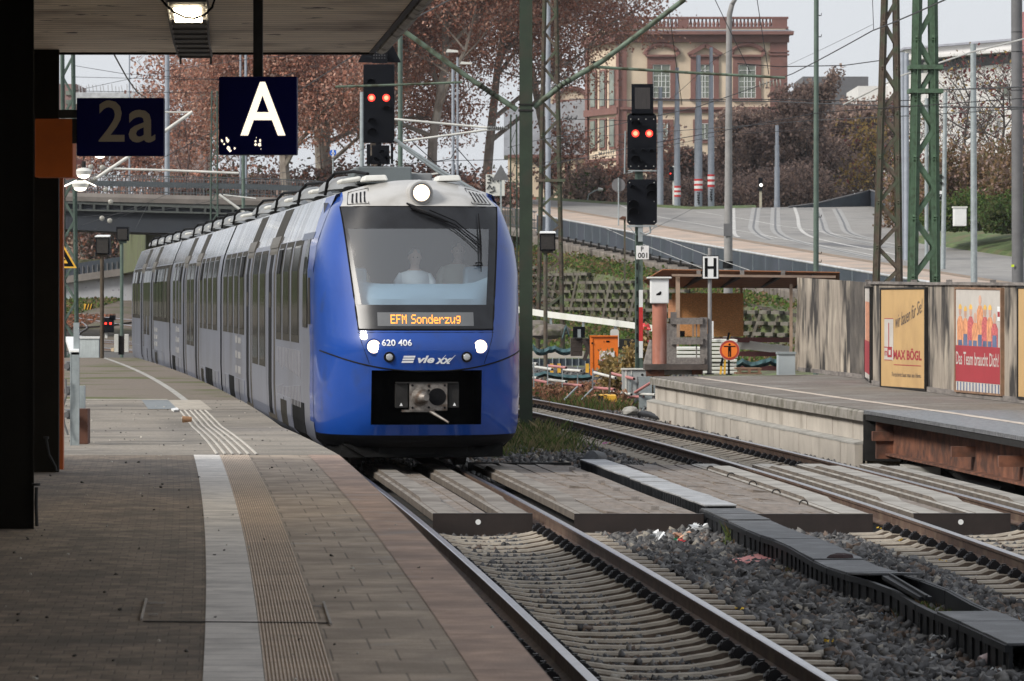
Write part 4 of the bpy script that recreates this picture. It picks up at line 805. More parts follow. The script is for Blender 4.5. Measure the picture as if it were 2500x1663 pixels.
# skirts with equipment hatches and gaps
for (a, c, typ) in ((1155,1255,'grille'),(1262,1350,'gap'),(835,908,'hatch'),(795,832,'gap'),(745,793,'hatch'),(672,715,'hatch'),(640,670,'gap'),(580,618,'grille'),(620,638,'gap'),(397,445,'hatch'),(372,394,'gap'),(312,368,'hatch'),(290,311,'gap'),(240,270,'grille'),(272,289,'gap')):
    k, t1 = side_t(P3(a)); _, t0 = side_t(P3(c)); zt = .86 if a > 700 else .84
    if typ == 'gap': spatch(k, t0, t1, .28, zt, .008, 'skirt_gap', m_under, bodies[k])
    else:
        spatch(k, t0, t1, .34, zt, .012, 'hatch', m_ts, bodies[k]); spatch(k, lerp(t0, t1, .49), lerp(t0, t1, .51), .36, zt-.02, .016, 'hatch_seam', m_ink, bodies[k])
        if typ == 'grille':
            q = MB()
            for i in range(9): spatch(k, t0+(t1-t0)*(.30+.05*i), t0+(t1-t0)*(.325+.05*i), .42, zt-.06, .02, None, None, None, nb=q)
            q.build('grille', m_frame, bodies[k])
# destination of the striped pattern on the front car side
q = MB()
for i in range(17):
    f = i/17; px = 1150+f*185; k, t = side_t(P3(px)); h = .36*(.45+.55*f) if i > 4 else .16+.03*i; spatch(k, t-.09, t+.05, 1.52-h*.9, 1.60, .009, None, None, None, nb=q)
    h2 = .45*(.4+.6*f) if i > 4 else .2+.03*i; spatch(k, t-.09, t+.05, .78, .86+h2*.55, .009, None, None, None, nb=q)
q.build('side_stripes', mat('stripe grey', (.22,.22,.24), .4, var=.1), bodies[0])
for px, s in ((405, .26), (850, .28), (245, .2)):
    q = MB(); 
    for i in range(3): 
        k, t = side_t(P3(px)); spatch(k, t-.25, t+.25, .95+i*s, 1.08+i*s, .009, None, None, None, nb=q); spatch(k, t-1.6, t-.7, .95+i*s, 1.08+i*s*.95, .009, None, None, None, nb=q)
    q.build('side_lettering', mat('side letter grey', (.28,.28,.28), .4, var=.1), bodies[k])
# right side windows in one ribbon per car
for k in range(3): L = CARS[k][3]; spatch(k, 2.5, L-1.2, 1.75, 3.1, .01, 'window_band', m_glass, bodies[k], side=1)
# nose
NX = 2.9
def uf(z): return pw([(.25, .75), (.45, .36), (.6, .22), (1.0, .12), (1.36, .07), (1.6, .02), (1.75, .03), (1.92, .14), (2.4, .40), (3.0, .78), (3.62, 1.18), (3.8, 1.34)], z)
def nose(x, z, zc=None):
    h = hw(zc if zc else z)*1.0; u0 = uf(zc if zc else z); D = 2.5-u0; xi = min(1, abs(x)/h); return u0+D*(1-max(0, 1-xi**NX)**(1/NX))
def wz(z): return pw([(.3, .75), (1.36, .745), (1.80, .895), (1.92, .905), (3.62, 1.075), (4, 1.0)], z)
zs = [.45, .6, .8, 1.0, 1.2, 1.36, 1.5, 1.62, 1.72, 1.82, 1.92, 2.1, 2.3, 2.5, 2.7, 2.9, 3.1, 3.3, 3.48, 3.62]
NS = 12; NC = 16
def nrow(z):
    h = hw(z); w = wz(z)/h; r = []
    side = [1-(1-w)*(1-i/NS)**3.0 for i in range(NS+1)]
    for xi in side[::-1]: r.append((-xi*h))
    for i in range(1, NC): r.append(lerp(-w*h, w*h, i/NC))
    for xi in side: r.append(xi*h)
    return r
b = MB(); rows = [[NP(nose(x, z), x, z) for x in nrow(z)] for z in zs]
# grey crown rows
xr = nrow(3.62); h36 = hw(3.62)
def crown(x, f):   # f 0..1 from above the windscreen to the roof edge
    X = x/h36*lerp(h36, 1.086, min(1, f*1.6)); zt = lerp(3.62, zroof(X)-.0, f); u = nose(x, 3.62)+lerp(0, 1.05, f**1.6)
    return NP(min(u, 2.5) if abs(x) < h36*.999 else 2.5, X, zt)
for f in (.25, .5, .75, 1): rows.append([crown(x, f) for x in xr])
rows.append([NP(2.5, x/h36*1.086, zroof(x/h36*1.086)) for x in xr])
n = len(rows[0]); b.v = [p for r_ in rows for p in r_]
for i in range(len(rows)-1):
    zmid = (zs[i]+zs[i+1])/2 if i+1 < len(zs) else 9
    for j in range(n-1):
        cen = NS <= j < NS+NC
        if cen and (.6 < zmid < 1.36 or 1.92 < zmid < 3.62): continue
        b.f.append((i*n+j, i*n+j+1, (i+1)*n+j+1, (i+1)*n+j)); b.mi.append(1 if (zmid > 5 and NS <= j < NS+NC) else 0)
cab = b.build('cab_shell', [m_tb, m_tg], TR_, smooth=True)
for side in (-1, 1):
    b = MB(); rows_ = []
    for u in (2.45, 2.75): rows_.append([NP(u, side*(hw(z)+.004), z) for z in (.42,.6,1.0,1.62,2.2,2.76,3.1,3.22)])
    rows_.append([NP(pw([(.42,3.25),(1.6,3.0),(3.3,3.9)], z), side*(hw(z)+.004), z) for z in (.42,.6,1.0,1.62,2.2,2.76,3.1,3.22)])
    b.grid(rows_[::-1] if side < 0 else rows_)
    rows_ = [[NP(u+ (z-3.22)*1.1*(0 if u < 2.6 else 1), side*(hw(z)+.004), z) for z in (3.22, 3.47, 3.79)] for u in (2.45, 2.75, 3.6)]; b.grid(rows_[::-1] if side < 0 else rows_)
    b.build('blue_side_panel', m_tb, cab)
def npatch(name, x0, x1, z0, z1, off, m, parent=cab, nx=10, nz=6, x0f=None, x1f=None, nb=None, thick=0):
    q = nb or MB(); rr = []
    for i in range(nz+1):
        z = lerp(z0, z1, i/nz); a = x0f(z) if x0f else x0; c = x1f(z) if x1f else x1; rr.append([NP(nose(lerp(a, c, j/nx), z)-off, lerp(a, c, j/nx), z) for j in range(nx+1)])
    q.grid(rr); return None if nb else q.build(name, m, parent, smooth=True, solid=thick)
# windscreen: black surround ring with the clear pane inside
gx = lambda z: pw([(2.27, .955*.96), (3.33, 1.02)], z)
wsr = MB(); A = lambda z: wz(z)+.004; ZB, ZT, ZI0, ZI1 = 1.925, 3.615, 2.27, 3.31; gl = lambda z: -pw([(ZI0, .86), (ZI1, 1.0)], z); gr_ = lambda z: pw([(ZI0, .83), (ZI1, .93)], z)
npatch(None, 0, 0, ZB, ZI0, .004, None, nb=wsr, x0f=lambda z: -A(z), x1f=A, nx=14, nz=4); npatch(None, 0, 0, ZI1, ZT, .004, None, nb=wsr, x0f=lambda z: -A(z), x1f=A, nx=14, nz=4)
npatch(None, 0, 0, ZI0, ZI1, .004, None, nb=wsr, x0f=lambda z: -A(z), x1f=gl, nx=4, nz=10); npatch(None, 0, 0, ZI0, ZI1, .004, None, nb=wsr, x0f=gr_, x1f=A, nx=4, nz=10)
m_wsb = mat('windscreen black border', (.018,.019,.022), .3, 0, var=.3, scale=3, spec=.35)
ws = wsr.build('windscreen', m_wsb, cab, smooth=True)
m_wg = bpy.data.materials.new('windscreen glass'); m_wg.use_nodes = True; tt = m_wg.node_tree; tt.nodes.remove(tt.nodes['Principled BSDF']); o_ = tt.nodes['Material Output']
gl_ = NN(tt, 'ShaderNodeBsdfGlossy'); gl_.inputs["Roughness"].default_value = .09; tr_ = NN(tt, 'ShaderNodeBsdfTransparent'); tr_.inputs[0].default_value = (.78,.86,.9,1); mx_ = NN(tt, 'ShaderNodeMixShader'); mx_.inputs[0].default_value = .17
df_ = NN(tt, 'ShaderNodeBsdfDiffuse'); df_.inputs[0].default_value = (.5,.54,.58,1); m2_ = NN(tt, 'ShaderNodeMixShader'); m2_.inputs[0].default_value = .08
tt.links.new(tr_.outputs[0], mx_.inputs[1]); tt.links.new(gl_.outputs[0], mx_.inputs[2]); tt.links.new(mx_.outputs[0], m2_.inputs[1]); tt.links.new(df_.outputs[0], m2_.inputs[2]); tt.links.new(m2_.outputs[0], o_.inputs[0])
npatch('windscreen_pane', 0, 0, ZI0, ZI1, .002, m_wg, ws, nx=14, nz=10, x0f=gl, x1f=gr_)
# windscreen rubber line, bumper seam
q = MB()
def nline(pts, off, r, q): q.tube([NP(nose(x, z)-off, x, z) for x, z in pts], r, 6)
nline([(-A(z), z) for z in np.linspace(ZB, ZT, 12)], .004, .012, q); nline([(A(z), z) for z in np.linspace(ZB, ZT, 12)], .004, .012, q); nline([(x, ZB) for x in np.linspace(-A(ZB), A(ZB), 12)], .004, .014, q); nline([(x, ZT) for x in np.linspace(-A(ZT), A(ZT), 12)], .004, .008, q)
q.build('windscreen_seal', m_ink, ws)
seamz = lambda x: 1.345+.26*(abs(x)/1.33)**2.2
q = MB(); nline([(x, seamz(x)) for x in list(np.linspace(-1.372, -1.3, 8))+list(np.linspace(-1.25, 1.25, 30))+list(np.linspace(1.3, 1.372, 8))], .0, .011, q); q.build('bumper_seam', m_ink, cab)
q = MB()
for s in (-1, 1): nline([(s*wz(z), z) for z in np.linspace(1.45, 1.92, 6)], .0, .004, q)
nline([(x, 1.885) for x in np.linspace(-.92, .92, 12)], 0, .004, q); q.build('nose_panel_joint', m_ink, cab)
# coupler recess
q = MB(); zr0, zr1, xw = .58, 1.37, .77
def back(x, z): return NP(1.25, x*.92, z)
ed = [(-xw, z) for z in np.linspace(zr0, zr1, 6)]; 
q.grid([[NP(nose(x, z)+.0, x, z) for x, z in ed], [back(x, z) for x, z in ed]]); q.grid([[back(-x, z) for x, z in ed], [NP(nose(x, z)+.0, -x, z) for x, z in ed]])
for z, rv in ((zr0, 0), (zr1, 1)):
    xs = np.linspace(-xw, xw, 10); g = [[NP(nose(x, z), x, z) for x in xs], [back(x, z) for x in xs]]; q.grid(g if rv else g[::-1])
q.grid([[back(x, zr0) for x in (-xw, xw)], [back(x, zr1) for x in (-xw, xw)]]); q.build('coupler_recess', m_under, cab)
cp = MB(); m_cst = overlay(mat('coupler cast steel', (.22,.20,.18), .5, .6, var=.3, scale=14), (.11,.08,.06), 10, .5, .65)
def NB(q, x0, x1, u0, u1, z0, z1): q.hexa([NP(u0, x0, z0), NP(u0, x1, z0), NP(u1, x1, z0), NP(u1, x0, z0), NP(u0, x0, z1), NP(u0, x1, z1), NP(u1, x1, z1), NP(u1, x0, z1)])
NB(cp, -.24, .27, .12, .3, .80, 1.19); NB(cp, -.34, .10, .14, .3, .78, .81); cpo = cp.build('coupler', m_cst, TR_)
q = MB(); q.tube([NP(.13, -.10, .99), NP(.06, -.09, .99), NP(-.08, -.05, .985), NP(-.13, -.03, .985)], [.125, .12, .06, .045], 16); q.build('coupler_cone', m_cst, cpo, smooth=True)
q = MB(); q.tube([NP(.115, .135, .99), NP(.119, .135, .99)], [.118, .118], 20); q.build('coupler_funnel', m_ink, cpo)
q = MB()
for x, z in ((-.2, .84), (-.2, 1.15), (.235, .84), (.235, 1.15), (.02, 1.14), (.02, .845), (.02, 1.08)): q.tube([NP(.12, x, z), NP(.10, x, z)], .016, 8)
q.build('coupler_bolt', m_ink, cpo)
q = MB(); NB(q, -.42, -.26, .16, .4, .84, 1.17); NB(q, .29, .43, .16, .4, .84, 1.17); NB(q, -.42, .42, .10, .3, 1.18, 1.195); q.build('coupler_side_box', m_dark, cpo)
q = MB()
for x in (-.35, .37): q.add([NP(.155, x-.022, .865), NP(.155, x+.022, .865), NP(.155, x, .91)], [(0, 1, 2)])
q.build('white_triangle', m_white, cpo)
q = MB(); q.tube([NP(.10, .04, .79), NP(.02, .13, .73), NP(-.1, .27, .64)], [.025, .02, .014], 8); q.build('coupler_handle', m_cst, cpo)
# plough and wheels under the nose
q = MB(); q.plan([NP(1.2, -1.1, 0)[:2], NP(.75, -.6, 0)[:2], NP(.75, .6, 0)[:2], NP(1.2, 1.12, 0)[:2], NP(2.6, 1.2, 0)[:2], NP(2.6, -1.2, 0)[:2]], -.0+.20, .38)
q.hexa([NP(.7, -.8, .14), NP(.7, .8, .14), NP(2.2, .8, .14), NP(2.2, -.8, .14), NP(.95, -1.1, .32), NP(.95, 1.1, .32), NP(2.4, 1.1, .32), NP(2.4, -1.1, .32)]); q.build('plough', m_under, TR_)
q = MB(); rr = []
for z, s in ((.28, .90), (.36, .965), (.45, 1.0)): rr.append([NP(nose(x, .45)+(.2 if z < .3 else (.05 if z < .4 else 0)), x*s, z) for x in nrow(.45)])
q.grid(rr); q.build('lower_lip', m_ink, cab, smooth=True)
def bogie(k, t):
    q = MB()
    for dx in (-1, 1):
        for dt in (-.95, .95):
            w = MB(); c0 = TP(k, t+dt, dx*.68, .42); c1 = TP(k, t+dt, dx*.82, .42); w.tube([c0, c1], .42, 22); w.tube([TP(k, t+dt, dx*.66, .42), TP(k, t+dt, dx*.68, .42)], .45, 22); w.tube([c1, TP(k, t+dt, dx*1.05, .42)], .12, 10); w.build('wheel', m_bogie, TR_)
        q.hexa([TP(k, t-1.5, dx*.95, .45), TP(k, t-1.5, dx*1.08, .45), TP(k, t+1.5, dx*1.08, .45), TP(k, t+1.5, dx*.95, .45), TP(k, t-1.5, dx*.95, .62), TP(k, t-1.5, dx*1.08, .62), TP(k, t+1.5, dx*1.08, .62), TP(k, t+1.5, dx*.95, .62)])
        for dt in (-.35, .35): q.tube([TP(k, t+dt, dx*1.05, .3), TP(k, t+dt, dx*1.05, .75)], .1, 10)
    q.build('bogie_frame', m_bogie, TR_)
for k, t in ((0, 3.3), (0, 26.3), (1, 25.7), (2, 22.3)): bogie(k, t)
# lamps
m_rim = mat('warm flare rim', (1,.8,.6), .3, var=.0, emit=(1,.72,.45), es=1.6)  # glowing ring round the headlight core, painting its warm flare
def lamp(x, z, r, name, m, ring, parent=cab, off=.015, uu=None):
    u = nose(x, z)-off if uu is None else uu; q = MB(); q.tube([NP(u+.05, x, z), NP(u-.012, x, z)], [r*1.25, r*1.2], 24); rg = q.build(name+'_ring', ring, parent)
    q = MB(); q.tube([NP(u-.0125, x, z), NP(u-.015, x, z), NP(u-.018, x, z)], [r*.76, r*.72, r*.5], 24); q.build(name, m, rg, smooth=True)
    if m is m_head: q = MB(); q.tube([NP(u-.009, x, z), NP(u-.0128, x, z)], [r, r*.98], 24); q.build('flare_rim', m_rim, rg)
lamp(-.72, 1.69, .09, 'headlight', m_head, m_tb); lamp(.72, 1.69, .09, 'headlight', m_head, m_tb)
m_fog = mat('unlit lens', (.45,.46,.46), .15, .3, var=.2, scale=40); lamp(-.515, 1.545, .06, 'marker_lamp', m_fog, m_ink); lamp(.53, 1.545, .06, 'marker_lamp', m_fog, m_ink)
lamp(0, 3.80, .115, 'top_headlight', m_head, m_dgrey, uu=1.17)
q = MB(); q.tube([NP(1.6, 0, 3.80), NP(1.19, 0, 3.80)], [.19, .16], 24); q.build('top_lamp_housing', m_tg, cab, smooth=True)
# texts on the nose
def ntext(name, txt, x0, x1, z0, z1, m, bold=0, shear=0, off=.012, parent=cab):
    v, f = text2d(txt, x1-x0, z1-z0, bold, shear); q = MB(); q.add([NP(nose(x0+x, z0+y)-off, x0+x, z0+y) for x, y in v], f); return q.build(name, m, parent)
m_tw = mat('white lettering', (.8,.82,.84), .4, var=.03)
ntext('train_number', '620 406', -.615, -.215, 1.70, 1.79, m_tw, bold=.02)
q = MB()
for i in range(3): z0 = 1.465+i*.036; sh = .012*i; q.add([NP(nose(x, z)-.012, x, z) for x, z in ((-.355+sh, z0), (-.20+sh, z0), (-.19+sh, z0+.026), (-.345+sh, z0+.026))], [(0, 1, 2, 3)])
q.build('logo_bars', m_tw, cab)
ntext('operator_name', 'vle', -.135, .09, 1.462, 1.565, m_tw, bold=.035, shear=.3); ntext('operator_name', 'xx', .10, .33, 1.450, 1.532, m_tw, bold=.03, shear=.35)
q = MB()
for x in (.17, .30): q.add([NP(nose(a, z)-.0125, a, z) for a, z in ((x-.05, 1.45), (x-.03, 1.45), (x+.075, 1.57), (x+.07, 1.572))], [(0, 1, 2, 3)])
q.build('logo_stroke', m_tw, cab)
# destination display
npatch('display_panel', -.66, .64, 1.975, 2.165, .010, mat('display grey', (.13,.135,.14), .3, var=.1), ws, nx=12, nz=2)
FNT = {'E': '11111 10000 10000 11110 10000 10000 11111', 'F': '11111 10000 10000 11110 10000 10000 10000', 'M': '10001 11011 10101 10101 10001 10001 10001', 'S': '01111 10000 10000 01110 00001 00001 11110', 'o': '00000 00000 01110 10001 10001 10001 01110',
       'n': '00000 00000 11110 10001 10001 10001 10001', 'd': '00001 00001 01101 10011 10001 10001 01111', 'e': '00000 00000 01110 10001 11111 10000 01111', 'r': '00000 00000 10110 11001 10000 10000 10000', 'z': '00000 00000 11111 00010 00100 01000 11111', 'u': '00000 00000 10001 10001 10001 10011 01101', 'g': '00000 01111 10001 10001 01111 00001 01110', ' ': ' '.join(['000']*7)}
q = MB(); cxx = 0; txt = 'EFM Sonderzug'; tot = sum(len(FNT[c].split()[0])+1 for c in txt); X0, X1, Z0, Z1 = -.485, .47, 2.01, 2.135; dx = (X1-X0)/tot; dz = (Z1-Z0)/7
for c in txt:
    rws = FNT[c].split()
    for ry, row in enumerate(rws):
        for rx, bit in enumerate(row):
            if bit == '1': x = X0+(cxx+rx)*dx; z = Z1-(ry+1)*dz; q.add([NP(nose(a, d)-.0145, a, d) for a, d in ((x, z), (x+dx*.86, z), (x+dx*.86, z+dz*.86), (x, z+dz*.86))], [(0, 1, 2, 3)])
    cxx += len(rws[0])+1
q.build('destination_text', m_led, ws)
# grilles on the grey crown
for s in (-1, 1):
    q = MB(); fr = MB()
    def cr(x, f, o): p = Vector(crown(x, f)); return tuple(p-CARS[0][1]*o+Vector((0, 0, o*.5)))
    for i in range(4): x = s*.86+(i-1.5)*.055; q.add([cr(x-.012-s*.00, .18, .012), cr(x+.012, .18, .012), cr(x+.005, .72, .012), cr(x-.019, .72, .012)], [(0, 1, 2, 3)])
    q.build('vent_slot', m_ink, cab)
    a, c = (s*.86-.14, s*.86+.14); pts = [cr(a, .1, .01), cr(c, .1, .01), cr(c-.0, .85, .01), cr(a, .85, .01), cr(a, .1, .01)]; fr.tube(pts, .005, 4); fr.build('vent_frame', m_ink, cab)
# wiper
q = MB()
def WP(x, z, o): return NP(nose(x, z)-o, x, z)
q.tube([WP(-.14, 3.60, .05), WP(.05, 3.52, .10), WP(.35, 3.40, .09)], [.03, .028, .015], 8); q.tube([WP(-.2, 3.66, .02), WP(-.1, 3.6, .06)], [.012, .03], 6)
for o, dz in ((.09, 0), (.085, .045), (.08, -.035)):
    q.tube([WP(.1, 3.52+dz, o), WP(.45, 3.36+dz*1.2, o), WP(.62, 3.22+dz, o), WP(.78, 3.09+dz*1.5, o)], .009, 6)
q.tube([WP(.785, 3.52, .05), WP(.79, 3.2, .06), WP(.785, 3.0, .06), WP(.775, 2.72, .05)], [.006, .016, .016, .006], 6); q.tube([WP(.70, 2.84, .06), WP(.79, 2.85, .06), WP(.8, 2.81, .06), WP(.71, 2.80, .06)], .010, 6); q.build('wiper', m_ink, ws)
# cab side window
k, t0 = side_t(738); 
q = MB(); zs_ = (1.7, 2.4, 3.2)
q.grid([[TP(0, t-.0, -(hw(z)+.014), z) for z in np.linspace(*zz, 6)] for t, zz in ((2.3, (1.95, 2.2)), (2.45, (1.95, 2.9)), (2.7, (1.95, 3.2)), (3.2, (1.95, 3.2)))][::-1]); q.build('cab_window', m_glass, cab)
q = MB(); q.hexa([TP(0, 1.6, -1.37, 2.0), TP(0, 1.6, -1.44, 2.0), TP(0, 1.9, -1.44, 2.0), TP(0, 1.9, -1.37, 2.0), TP(0, 1.75, -1.37, 2.65), TP(0, 1.75, -1.43, 2.65), TP(0, 1.95, -1.43, 2.65), TP(0, 1.95, -1.37, 2.65)]); q.build('camera_pod', m_frame, cab)
q = MB(); q.grid([[TP(0, t, -(hw(z)+.01), z) for z in (3.2, 3.3)] for t in (2.2, 3.2, 4.6)][::-1]); q.build('blue_trim', mat('dark blue trim', (.02,.03,.07), .3), cab)
# interior: desk, back wall, floor
m_desk = mat('light blue desk', (.26,.37,.46), .5, var=.05, scale=1); m_int = mat('cab interior grey', (.13,.135,.14), .8, var=.15, scale=2)
q = MB(); rr = []
for i in range(13):
    x = lerp(-1.1, 1.1, i/12); f = abs(x)/1.1; zt = 2.56+.10*max(0, f-.62)/.38*1.6; u0 = nose(x, 2.3)+.18; rr.append([NP(u0-.02, x, 1.9), NP(u0, x, 2.35), NP(u0+.12+.1*f, x, zt-.08), NP(u0+.25+.15*f, x, zt-.01), NP(u0+.55, x, zt)])
q.grid(rr); q.build('drivers_desk', m_desk, cab, smooth=True)
q = MB(); NB(q, -1.05, -.72, 1.55, 1.9, 2.3, 2.78); NB(q, .62, 1.0, 1.55, 1.9, 2.3, 2.80); q.build('desk_console', m_desk, cab, bevel=.05)
q = MB(); NB(q, -1.2, 1.2, 3.3, 3.34, 1.9, 3.7); q.build('cab_back_wall', m_int, cab)
q = MB(); NB(q, -.55, .1, 3.24, 3.29, 1.9, 3.25); q.build('cab_door', mat('cab door brown', (.12,.085,.065), .7), cab)
q = MB(); rr = [[NP(u, x, zz) for x in (-.85, .85)] for u, zz in ((1.75, 3.62), (3.3, 3.7))]; q.grid(rr); q.build('cab_ceiling', m_int, cab)
# roof equipment along the left edge
for k in range(3):
    L = CARS[k][3]; n = 4 if k == 0 else 5; 
    for i in range(n):
        t = 3.2+i*(L-4)/n if k == 0 else 1.5+i*(L-3)/n
        q = MB(); ln = 3.4
        for side in (-1, 1):
            pr = []
            for j, (d, rz, rx) in enumerate(((0, .03, .12), (.25, .09, .2), (.7, .15, .27), (1.2, .17, .30), (ln-.8, .17, .3), (ln-.2, .13, .25), (ln, .04, .12))):
                pr.append([TP(k, t+d, side*(.72+rx*math.cos(a)), 3.93+rz*math.sin(a)*1.25) for a in np.linspace(0, math.pi, 9)])
            q.grid(pr)
        q.build('roof_pod', m_roofgrey, TR_, smooth=True)
        q = MB(); q.tube([TP(k, t+.95, -1.03, 3.86), TP(k, t+.85, -1.0, 4.06), TP(k, t+.72, -.9, 4.17), TP(k, t-.2, -.7, 4.17), TP(k, t-.8, -.55, 4.12)], .024, 8); q.build('roof_pipe', m_ink, TR_)
        q = MB(); q.hexa([TP(k, t-.9, -.95, 3.98), TP(k, t-.9, -.65, 4.02), TP(k, t-.2, -.65, 4.02), TP(k, t-.2, -.95, 3.98), TP(k, t-.9, -.95, 4.04), TP(k, t-.9, -.65, 4.09), TP(k, t-.2, -.65, 4.09), TP(k, t-.2, -.95, 4.04)]); q.build('roof_box', m_offwhite, TR_, bevel=.03)
        q = MB(); q.hexa([TP(k, t+.1, -.25, 4.0), TP(k, t+.1, .45, 4.0), TP(k, t+1.5, .45, 4.0), TP(k, t+1.5, -.25, 4.0), TP(k, t+.1, -.25, 4.16), TP(k, t+.1, .45, 4.16), TP(k, t+1.5, .45, 4.16), TP(k, t+1.5, -.25, 4.16)]); q.build('roof_unit', m_roofgrey, TR_, bevel=.02)
for x in (-.60, .42):
    q = MB(); q.hexa([NP(2.2, x-.13, 3.98), NP(2.2, x+.22, 3.99), NP(2.9, x+.22, 3.99), NP(2.9, x-.13, 3.98), NP(2.25, x-.10, 4.06), NP(2.25, x+.19, 4.07), NP(2.85, x+.19, 4.07), NP(2.85, x-.10, 4.06)])
    q.build('antenna_box', m_offwhite, TR_, bevel=.02)
q = MB(); NB(q, -.66, .12, 4.2, 6.0, 4.0, 4.24); q.build('roof_cooler', overlay(mat('dark cooler grey', (.12,.14,.145), .5, var=.1), (.08,.08,.08), 3, .5, .7), TR_, bevel=.02)
# people in the cab: head, torso and arms in one skinned figure
m_skin = mat('skin', (.50,.33,.26), .6, var=.06); m_shirt = mat('white shirt', (.66,.69,.72), .8, var=.06, scale=8); m_shirt2 = mat('cream jacket', (.55,.52,.44), .8, var=.08); m_hair = mat('dark hair', (.05,.035,.025), .8); m_hairg = mat('grey hair', (.28,.26,.24), .8)
def figure(x, u, zh, label, shirt, hair, lean=0, arm=None, face=0):
    base = Vector(NP(u, x, 2.15)); r_ = CARS[0][2]; fwd = -CARS[0][1]
    t = thing('person', label, 'person', tuple(base))
    def Q(a, f, z): return base+r_*a+fwd*f+Vector((0, 0, z-2.15))
    def loft(secs, m_, name, parent, n=20, pw_=1):
        q = MB(); rr = []
        for (a, f, z, rx, ry) in secs: rr.append([Q(a+rx*math.cos(th), f+ry*math.sin(th), z) for th in [6.2832*i/n for i in range(n)]+[0]])
        q.grid(rr); k0 = len(q.v); q.f.append(tuple(range(k0-n-1, k0-1))); q.mi.append(0); return q.build(name, m_, parent, smooth=True)
    zn = zh-.12
    # continuous body: hips, chest, shoulders, neck, skull
    S = [(0, 0, 2.15, .17, .11), (0, 0, 2.35, .18, .12), (0, .0, zn-.22, .215, .125), (0, 0, zn-.12, .225, .11), (0, 0, zn-.075, .19, .095), (0, 0, zn-.045, .10, .075), (lean*.3, .01, zn-.02, .062, .062), (lean*.6, .015, zn+.01, .058, .06),
         (lean, .03, zn+.03, .055, .062), (lean, .035, zn+.06, .066, .082), (lean, .03, zn+.10, .074, .092), (lean, .02, zn+.15, .079, .098), (lean, .01, zn+.19, .077, .096), (lean, .0, zn+.225, .06, .078), (lean, 0, zn+.245, .03, .04)]
    q = MB(); n = 22; rr = []
    for i, (a, f, z, rx, ry) in enumerate(S):
        row = []
        for j in range(n+1):
            th = 6.2832*(j % n)/n; dx, dy = math.cos(th), math.sin(th); bump = 0
            if i in (10, 11) and dy > .93: bump = .02 if i == 10 else .006      # nose
            if i == 11 and .75 < dy < .93: bump = -.008                          # eye sockets
            if i == 9 and dy > .9: bump = .004
            row.append(Q(a+rx*dx+face*bump, f+(ry+bump)*dy, z))
        rr.append(row)
    q.grid(rr)
    for i in range(len(S)-1):
        for j in range(n): q.mi[i*n+j] = 1 if i < 5 else 0
    # arms grow from the shoulders inside the same mesh
    for s in (-1, 1):
        hand = arm if (arm and s == -1) else (s*.20, .36, zn-.34)
        q.k = 1; q.tube([Q(s*.17, 0, zn-.11), Q(s*.235, .02, zn-.2), Q(s*.26, .1, zn-.36), Q(lerp(s*.26, hand[0], .8), lerp(.1, hand[1], .8), lerp(zn-.36, hand[2], .8))], [.06, .058, .045, .036], 10); q.k = 0
        h = Vector((hand[0], hand[1], hand[2])); q.tube([Q(lerp(s*.26, hand[0], .78), lerp(.1, hand[1], .78), lerp(zn-.36, hand[2], .78)), Q(*h)], [.027, .036], 8)
        for i in range(4): q.tube([Q(h.x+(i-1.5)*.018, h.y, h.z), Q(h.x+(i-1.5)*.02, h.y+.05, h.z+.01), Q(h.x+(i-1.5)*.019, h.y+.07-.004*abs(i-1.5), h.z-.012)], [.010, .009, .007], 6)
        q.tube([Q(h.x-s*.03, h.y-.02, h.z), Q(h.x-s*.055, h.y+.02, h.z+.004)], [.011, .008], 6)
        q.add([Q(lean+s*.078, .0, zn+.10), Q(lean+s*.092, -.01, zn+.12), Q(lean+s*.09, -.012, zn+.15), Q(lean+s*.076, .0, zn+.155)], [(0, 1, 2, 3)])
    q.build('body', [m_skin, shirt], t, smooth=True)
    q = MB(); rr = []
    for (z, g, back) in ((zn+.13, .002, 1), (zn+.17, .006, 1), (zn+.2, .009, 0), (zn+.235, .008, 0), (zn+.256, .0, 0)):
        sc = pw([(zn+.13, 1), (zn+.2, .97), (zn+.235, .72), (zn+.256, .3)], z); rr.append([Q(lean+(.081+g)*sc*math.cos(th), .008+(.10+g)*sc*math.sin(th), z) for th in (np.linspace(math.pi*.92, math.pi*2.08, 16) if back else np.linspace(math.pi*.62, math.pi*2.38, 16))])
    q.grid(rr); q.build('hair', hair, t, smooth=True)
    q = MB()
    for s in (-1, 1):
        c = Q(lean+s*.03, .112, zn+.135); q.tube([c, c+fwd*.004], .008, 8)
    q.build('eye', m_ink, t); q = MB(); c = Q(lean, .113, zn+.075); q.add([c-r_*.022, c+r_*.022, c+r_*.016+Vector((0, 0, .007)), c-r_*.016+Vector((0, 0, .007))], [(0, 1, 2, 3)]); q.build('mouth', mat('lips', (.30,.13,.11), .6), t)
    return t
figure(-.05, 1.75, 2.90, 'driver in a white shirt sitting behind the middle of the windscreen', m_shirt, m_hairg)
figure(.57, 2.2, 2.99, 'person in a cream jacket standing at the right side of the cab', m_shirt2, m_hair, lean=.02)
figure(-.92, 2.3, 2.95, 'person in a pale jacket at the left side of the cab holding a cup', m_shirt2, m_hair, arm=(-.02, .40, 2.80))
b = MB(); c = NP(1.86, -.93, 2.80); b.lathe(c, [(.036, -.06), (.045, .06)], 14); b.build('paper_cup', mat('brown cup', (.48,.32,.2), .7), label='light brown paper cup held up by the person at the left of the cab', cat='cup')
